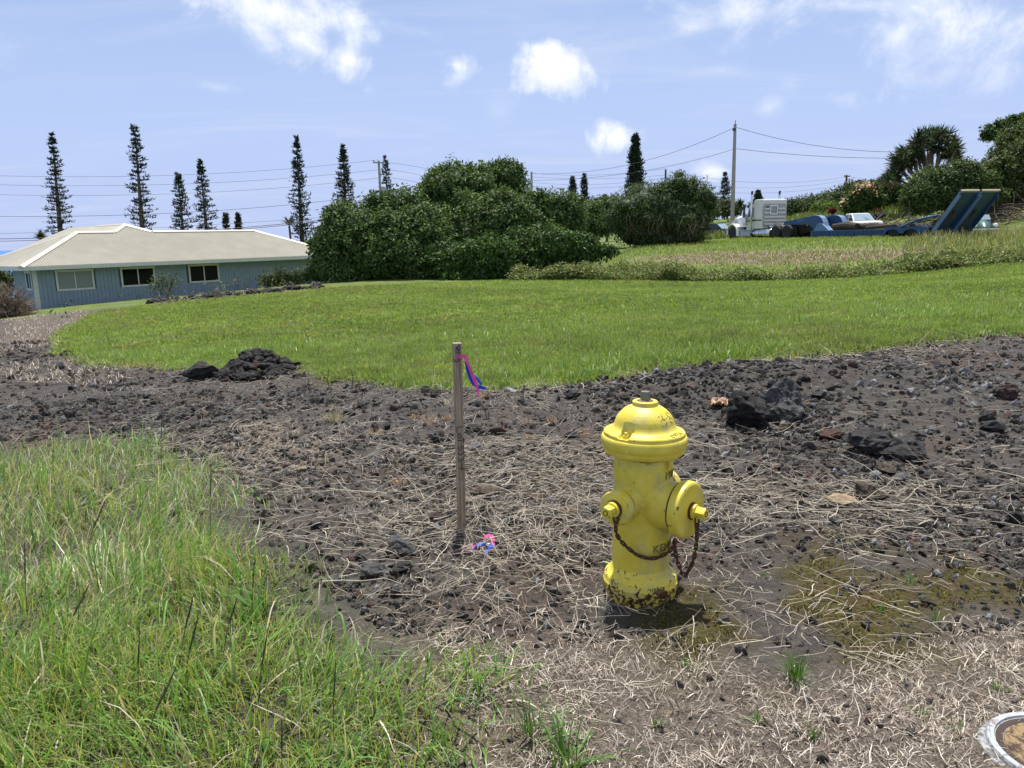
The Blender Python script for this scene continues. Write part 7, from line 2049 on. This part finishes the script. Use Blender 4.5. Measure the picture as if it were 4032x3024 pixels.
# bleached roots and stones along the lot edge
r = np.random.default_rng(63)
n = 190; poly = GP([(330, 652), (480, 640), (560, 630), (690, 618), (690, 626), (560, 638), (480, 648), (330, 662)])
pa = np.array(poly); x = r.uniform(pa[:, 0].min(), pa[:, 0].max(), 9000); y = r.uniform(pa[:, 1].min(), pa[:, 1].max(), 9000); k = inpoly(x, y, poly); x, y = x[k][:n], y[k][:n]; n = len(x)
d0 = r.normal(0, 1, (n, 3)); d0[:, 2] = np.abs(d0[:, 2]) * .8; d0 /= np.linalg.norm(d0, axis=1)[:, None]
V, F_, C_ = stems(np.stack([x, y, H(x, y)], -1), d0, r.uniform(.25, .8, n), r.uniform(.008, .02, n), 6, .4, 9, pick([(.24, .205, .17), (.17, .14, .115), (.30, .265, .225)], n, r), H, .12)
tag(link('dead_roots', np_mesh('dead_roots', V, F_, strawm, C_)), 'bleached dead roots tangled along the house-side edge of the lawn', 'roots', kind='stuff')
x2, y2 = [], []
for i in range(46):
    u = i / 45; q = GP([(330 + 360 * u + r.normal(0, 4), 655 - 34 * u + r.normal(0, 1.6))])[0]; s_ = r.uniform(.10, .22)
    o = link('lava_rock', ROCKS[int(r.integers(0, 12))], None, (q[0], q[1], Hs(*q) + s_ * .3), (r.uniform(-.4, .4), r.uniform(-.4, .4), r.uniform(0, 6)), (s_ * 1.2, s_, s_))
    tag(o, 'dark stone in the low row by the house, %s from the left' % ordinal(i), 'rock', 'stones along the house-side lawn edge')
# slope behind the trailer: slash of dead branches, dark stones
n = 900; r = np.random.default_rng(65)
x = r.uniform(24, 42, n); y = r.uniform(55, 63, n)
d0 = r.normal(0, 1, (n, 3)); d0[:, 2] = np.abs(d0[:, 2]) * .35; d0 /= np.linalg.norm(d0, axis=1)[:, None]
V, F_, C_ = stems(np.stack([x, y, H(x, y) + r.uniform(0, .5, n)], -1), d0, r.uniform(.6, 2.2, n), r.uniform(.02, .05, n), 4, .2, 9, pick([(.13, .10, .08), (.09, .068, .052), (.19, .16, .13), (.06, .045, .035)], n, r), H, .06)
tag(link('dead_branches', np_mesh('dead_branches', V, F_, strawm, C_)), 'piled dead branches on the slope behind the trailer', 'branches', kind='stuff')
for i in range(26):
    c_ = atY(*z2(900 + i * 14 + r.normal(0, 5), 672 + r.normal(0, 7)), 64 + r.normal(0, .5)); s_ = r.uniform(.18, .34)
    o = link('lava_rock', ROCKS[int(r.integers(0, 12))], None, (c_[0], c_[1], c_[2]), (0, 0, r.uniform(0, 6)), (s_ * 1.3, s_, s_)); o.location.z = min(c_[2], Hs(c_[0], c_[1]) + .7)
    tag(o, 'dark stone in the rough wall behind the pickup, %s from the left' % ordinal(i), 'rock', 'stones of the rough wall behind the trailer')

# ------------------------------------------------------------------ poles and wires
POLEG = mat('grey_pole', (.33, .30, .27), .85, .15, 3, 0, .3, 12, .02); POLEB = mat('brown_pole', (.10, .065, .045), .85, .2, 3)
def pole(px, ytop, Y, rad, m, label, cross=None, extra=None):
    T = atY(px * S, ytop * S, Y); g_ = Hs(T[0], T[1]); o = empty('utility_pole', (T[0], T[1], g_)); tag(o, label, 'utility pole', 'utility poles')
    h = T[2] - g_
    b_ = MB(); b_.lathe([(rad, -.5), (rad * .8, h * .6), (rad * .62, h), (rad * .3, h + .03)], 12); b_.build('pole', m, o)
    if cross:
        for i, z_ in enumerate(cross):
            b_ = MB(); b_.box((0, -.12, h - z_), (1.1, .1, .12), .5); arm = b_.build('crossarm', m, o)
            for sx in (-.48, .48):
                b_ = MB(); b_.lathe([(.05, 0), (.07, .06), (.04, .14)], 8, (sx * math.cos(.5), -.12 + sx * math.sin(.5), h - z_ + .06)); b_.build('insulator', mat('insulator', (.2, .17, .15), .3), arm)
    if extra: extra(o, h)
    return T
PA = pole(818, 347, 78, .17, POLEG, 'grey utility pole beside the thin pine above the thicket', [.2], lambda o, h: (MB().lathe([(.2, h - 3.4), (.24, h - 3.35), (.24, h - 2.6), (.2, h - 2.5)], 14, (.38, 0, 0)).build('transformer', mat('transformer_grey', (.35, .36, .37), .5), o)))
PB = pole(1148, 371, 105, .2, POLEG, 'distant grey utility pole above the right of the thicket')
PC = pole(1438, 366, 95, .17, POLEB, 'short brown pole top above the olive bush')
PD_ = pole(1588, 268, 66, .19, POLEG, 'tallest grey utility pole beside the white truck', None, lambda o, h: (MB().tube([(0, 0, h), (.02, 0, h + .28)], .03, 6).build('top_pin', DARK, o), MB().box((-.1, -.12, h - .45), (.25, .12, .2)).build('bracket', POLEB, o)))
PE = pole(1829, 378, 110, .2, POLEB, 'brown utility pole with insulators above the far bushes', [.2, 1.3, 2.4])
WIRE = mat('dark_wire', (.05, .05, .055), .6, .1)
def wire(p0, p1, p2, label, rad=.014, group='overhead wires'):
    """three (px, py, Y) points in full pixels; a smooth sag through them"""
    A, B, C2 = [Vector(atY(*q)) for q in (p0, p1, p2)]
    tb = (B - A).length / ((B - A).length + (C2 - B).length)
    Q = (B - A * (1 - tb) ** 2 - C2 * tb ** 2) / (2 * tb * (1 - tb))
    b_ = MB(); b_.tube([A * (1 - u) ** 2 + Q * 2 * u * (1 - u) + C2 * u ** 2 for u in [i / 28 for i in range(29)]], rad, 5)
    tag(b_.build('overhead_wire', WIRE), label, 'wire', group)
for i, (ya, ym, yb, lab) in enumerate([(375, 384, 283, 'topmost of the wires over the house'), (432, 440, 345, 'second wire from the top over the house'), (493, 500, 396, 'third wire from the top over the house'), (632, 622, 500, 'fourth wire from the top, sagging above the house roof'), (750, 708, 615, 'thin wire just above the house roof')]):
    wire((*z3(-250, ya), 66), (*z3(900, ym), 72), (*z3(2353, yb), 78), lab, .014 if i != 3 else .020)
wire((*z3(-250, 778), 62), (*z3(900, 745), 68), (*z3(2090, 648), 74), 'upper of the two thick cables at the house roof line', .030)
wire((*z3(-250, 793), 62), (*z3(900, 757), 68), (*z3(2090, 656), 74), 'lower of the two thick cables at the house roof line', .026)
b_ = MB(); cpt = Vector(atY(*z3(1995, 658), 73.5)); b_.lathe([(.07, -.28), (.09, -.2), (.09, .2), (.07, .28)], 10, tuple(cpt), (1, .2, .1)); tag(b_.build('cable_splice', DARK), 'black splice case hanging on the thick cables by the thicket', 'splice case')
for i, (yo, ye) in enumerate(((347, 363), (362, 380), (378, 398))):
    wire((818 * S, (yo + 3) * S, 78), (880 * S, (yo + ye) * .5 * S + 3, 83), (960 * S, (ye + 12) * S, 90), ['top', 'middle', 'lowest'][i] + ' wire running from the grey pole into the thicket')
wire((*z2(242, 92), 66), (*z2(-400, 325), 82), (1148 * S, 375 * S, 105), 'upper wire from the tallest pole down to the distant grey pole', .018)
wire((*z2(240, 237), 66), (*z2(-300, 372), 78), (1438 * S - 600, 390 * S, 100), 'lower wire from the tallest pole to the left', .016)
wire((*z2(262, 90), 66), (*z2(750, 205), 67), (*z2(1420, 256), 68), 'upper wire from the tallest pole to the spiky tree', .018)
wire((*z2(260, 234), 66), (*z2(750, 280), 67), (*z2(1340, 298), 68), 'lower wire from the tallest pole to the spiky tree', .018)
for i, (y0, ym, y1) in enumerate(((413, 465, 424), (470, 500, 448), (515, 533, 478))):
    wire((*z2(-60, y0), 98), (*z2(480, ym), 104), (1829 * S, 450 + .5796 * y1, 110), ['top', 'middle', 'lowest'][i] + ' of three wires from the brown pole leftwards behind the truck')
    wire((1829 * S, 450 + .5796 * (y1 - 6), 110), (*z2(1080, y1 + 8), 112), (*z2(1200, y1 + 30), 114), ['top', 'middle', 'lowest'][i] + ' of three wires from the brown pole rightwards into the bushes')
for i, (y0, y1) in enumerate(((372, 352), (380, 366), (392, 372), (400, 380))):
    wire((1148 * S, (y0 + 2) * S, 105), (1290 * S, (y0 + 6) * S, 100), (1438 * S, (y1 + 12) * S, 95), ['top', 'second', 'third', 'lowest'][i] + ' of the wires between the grey pole and the brown pole')
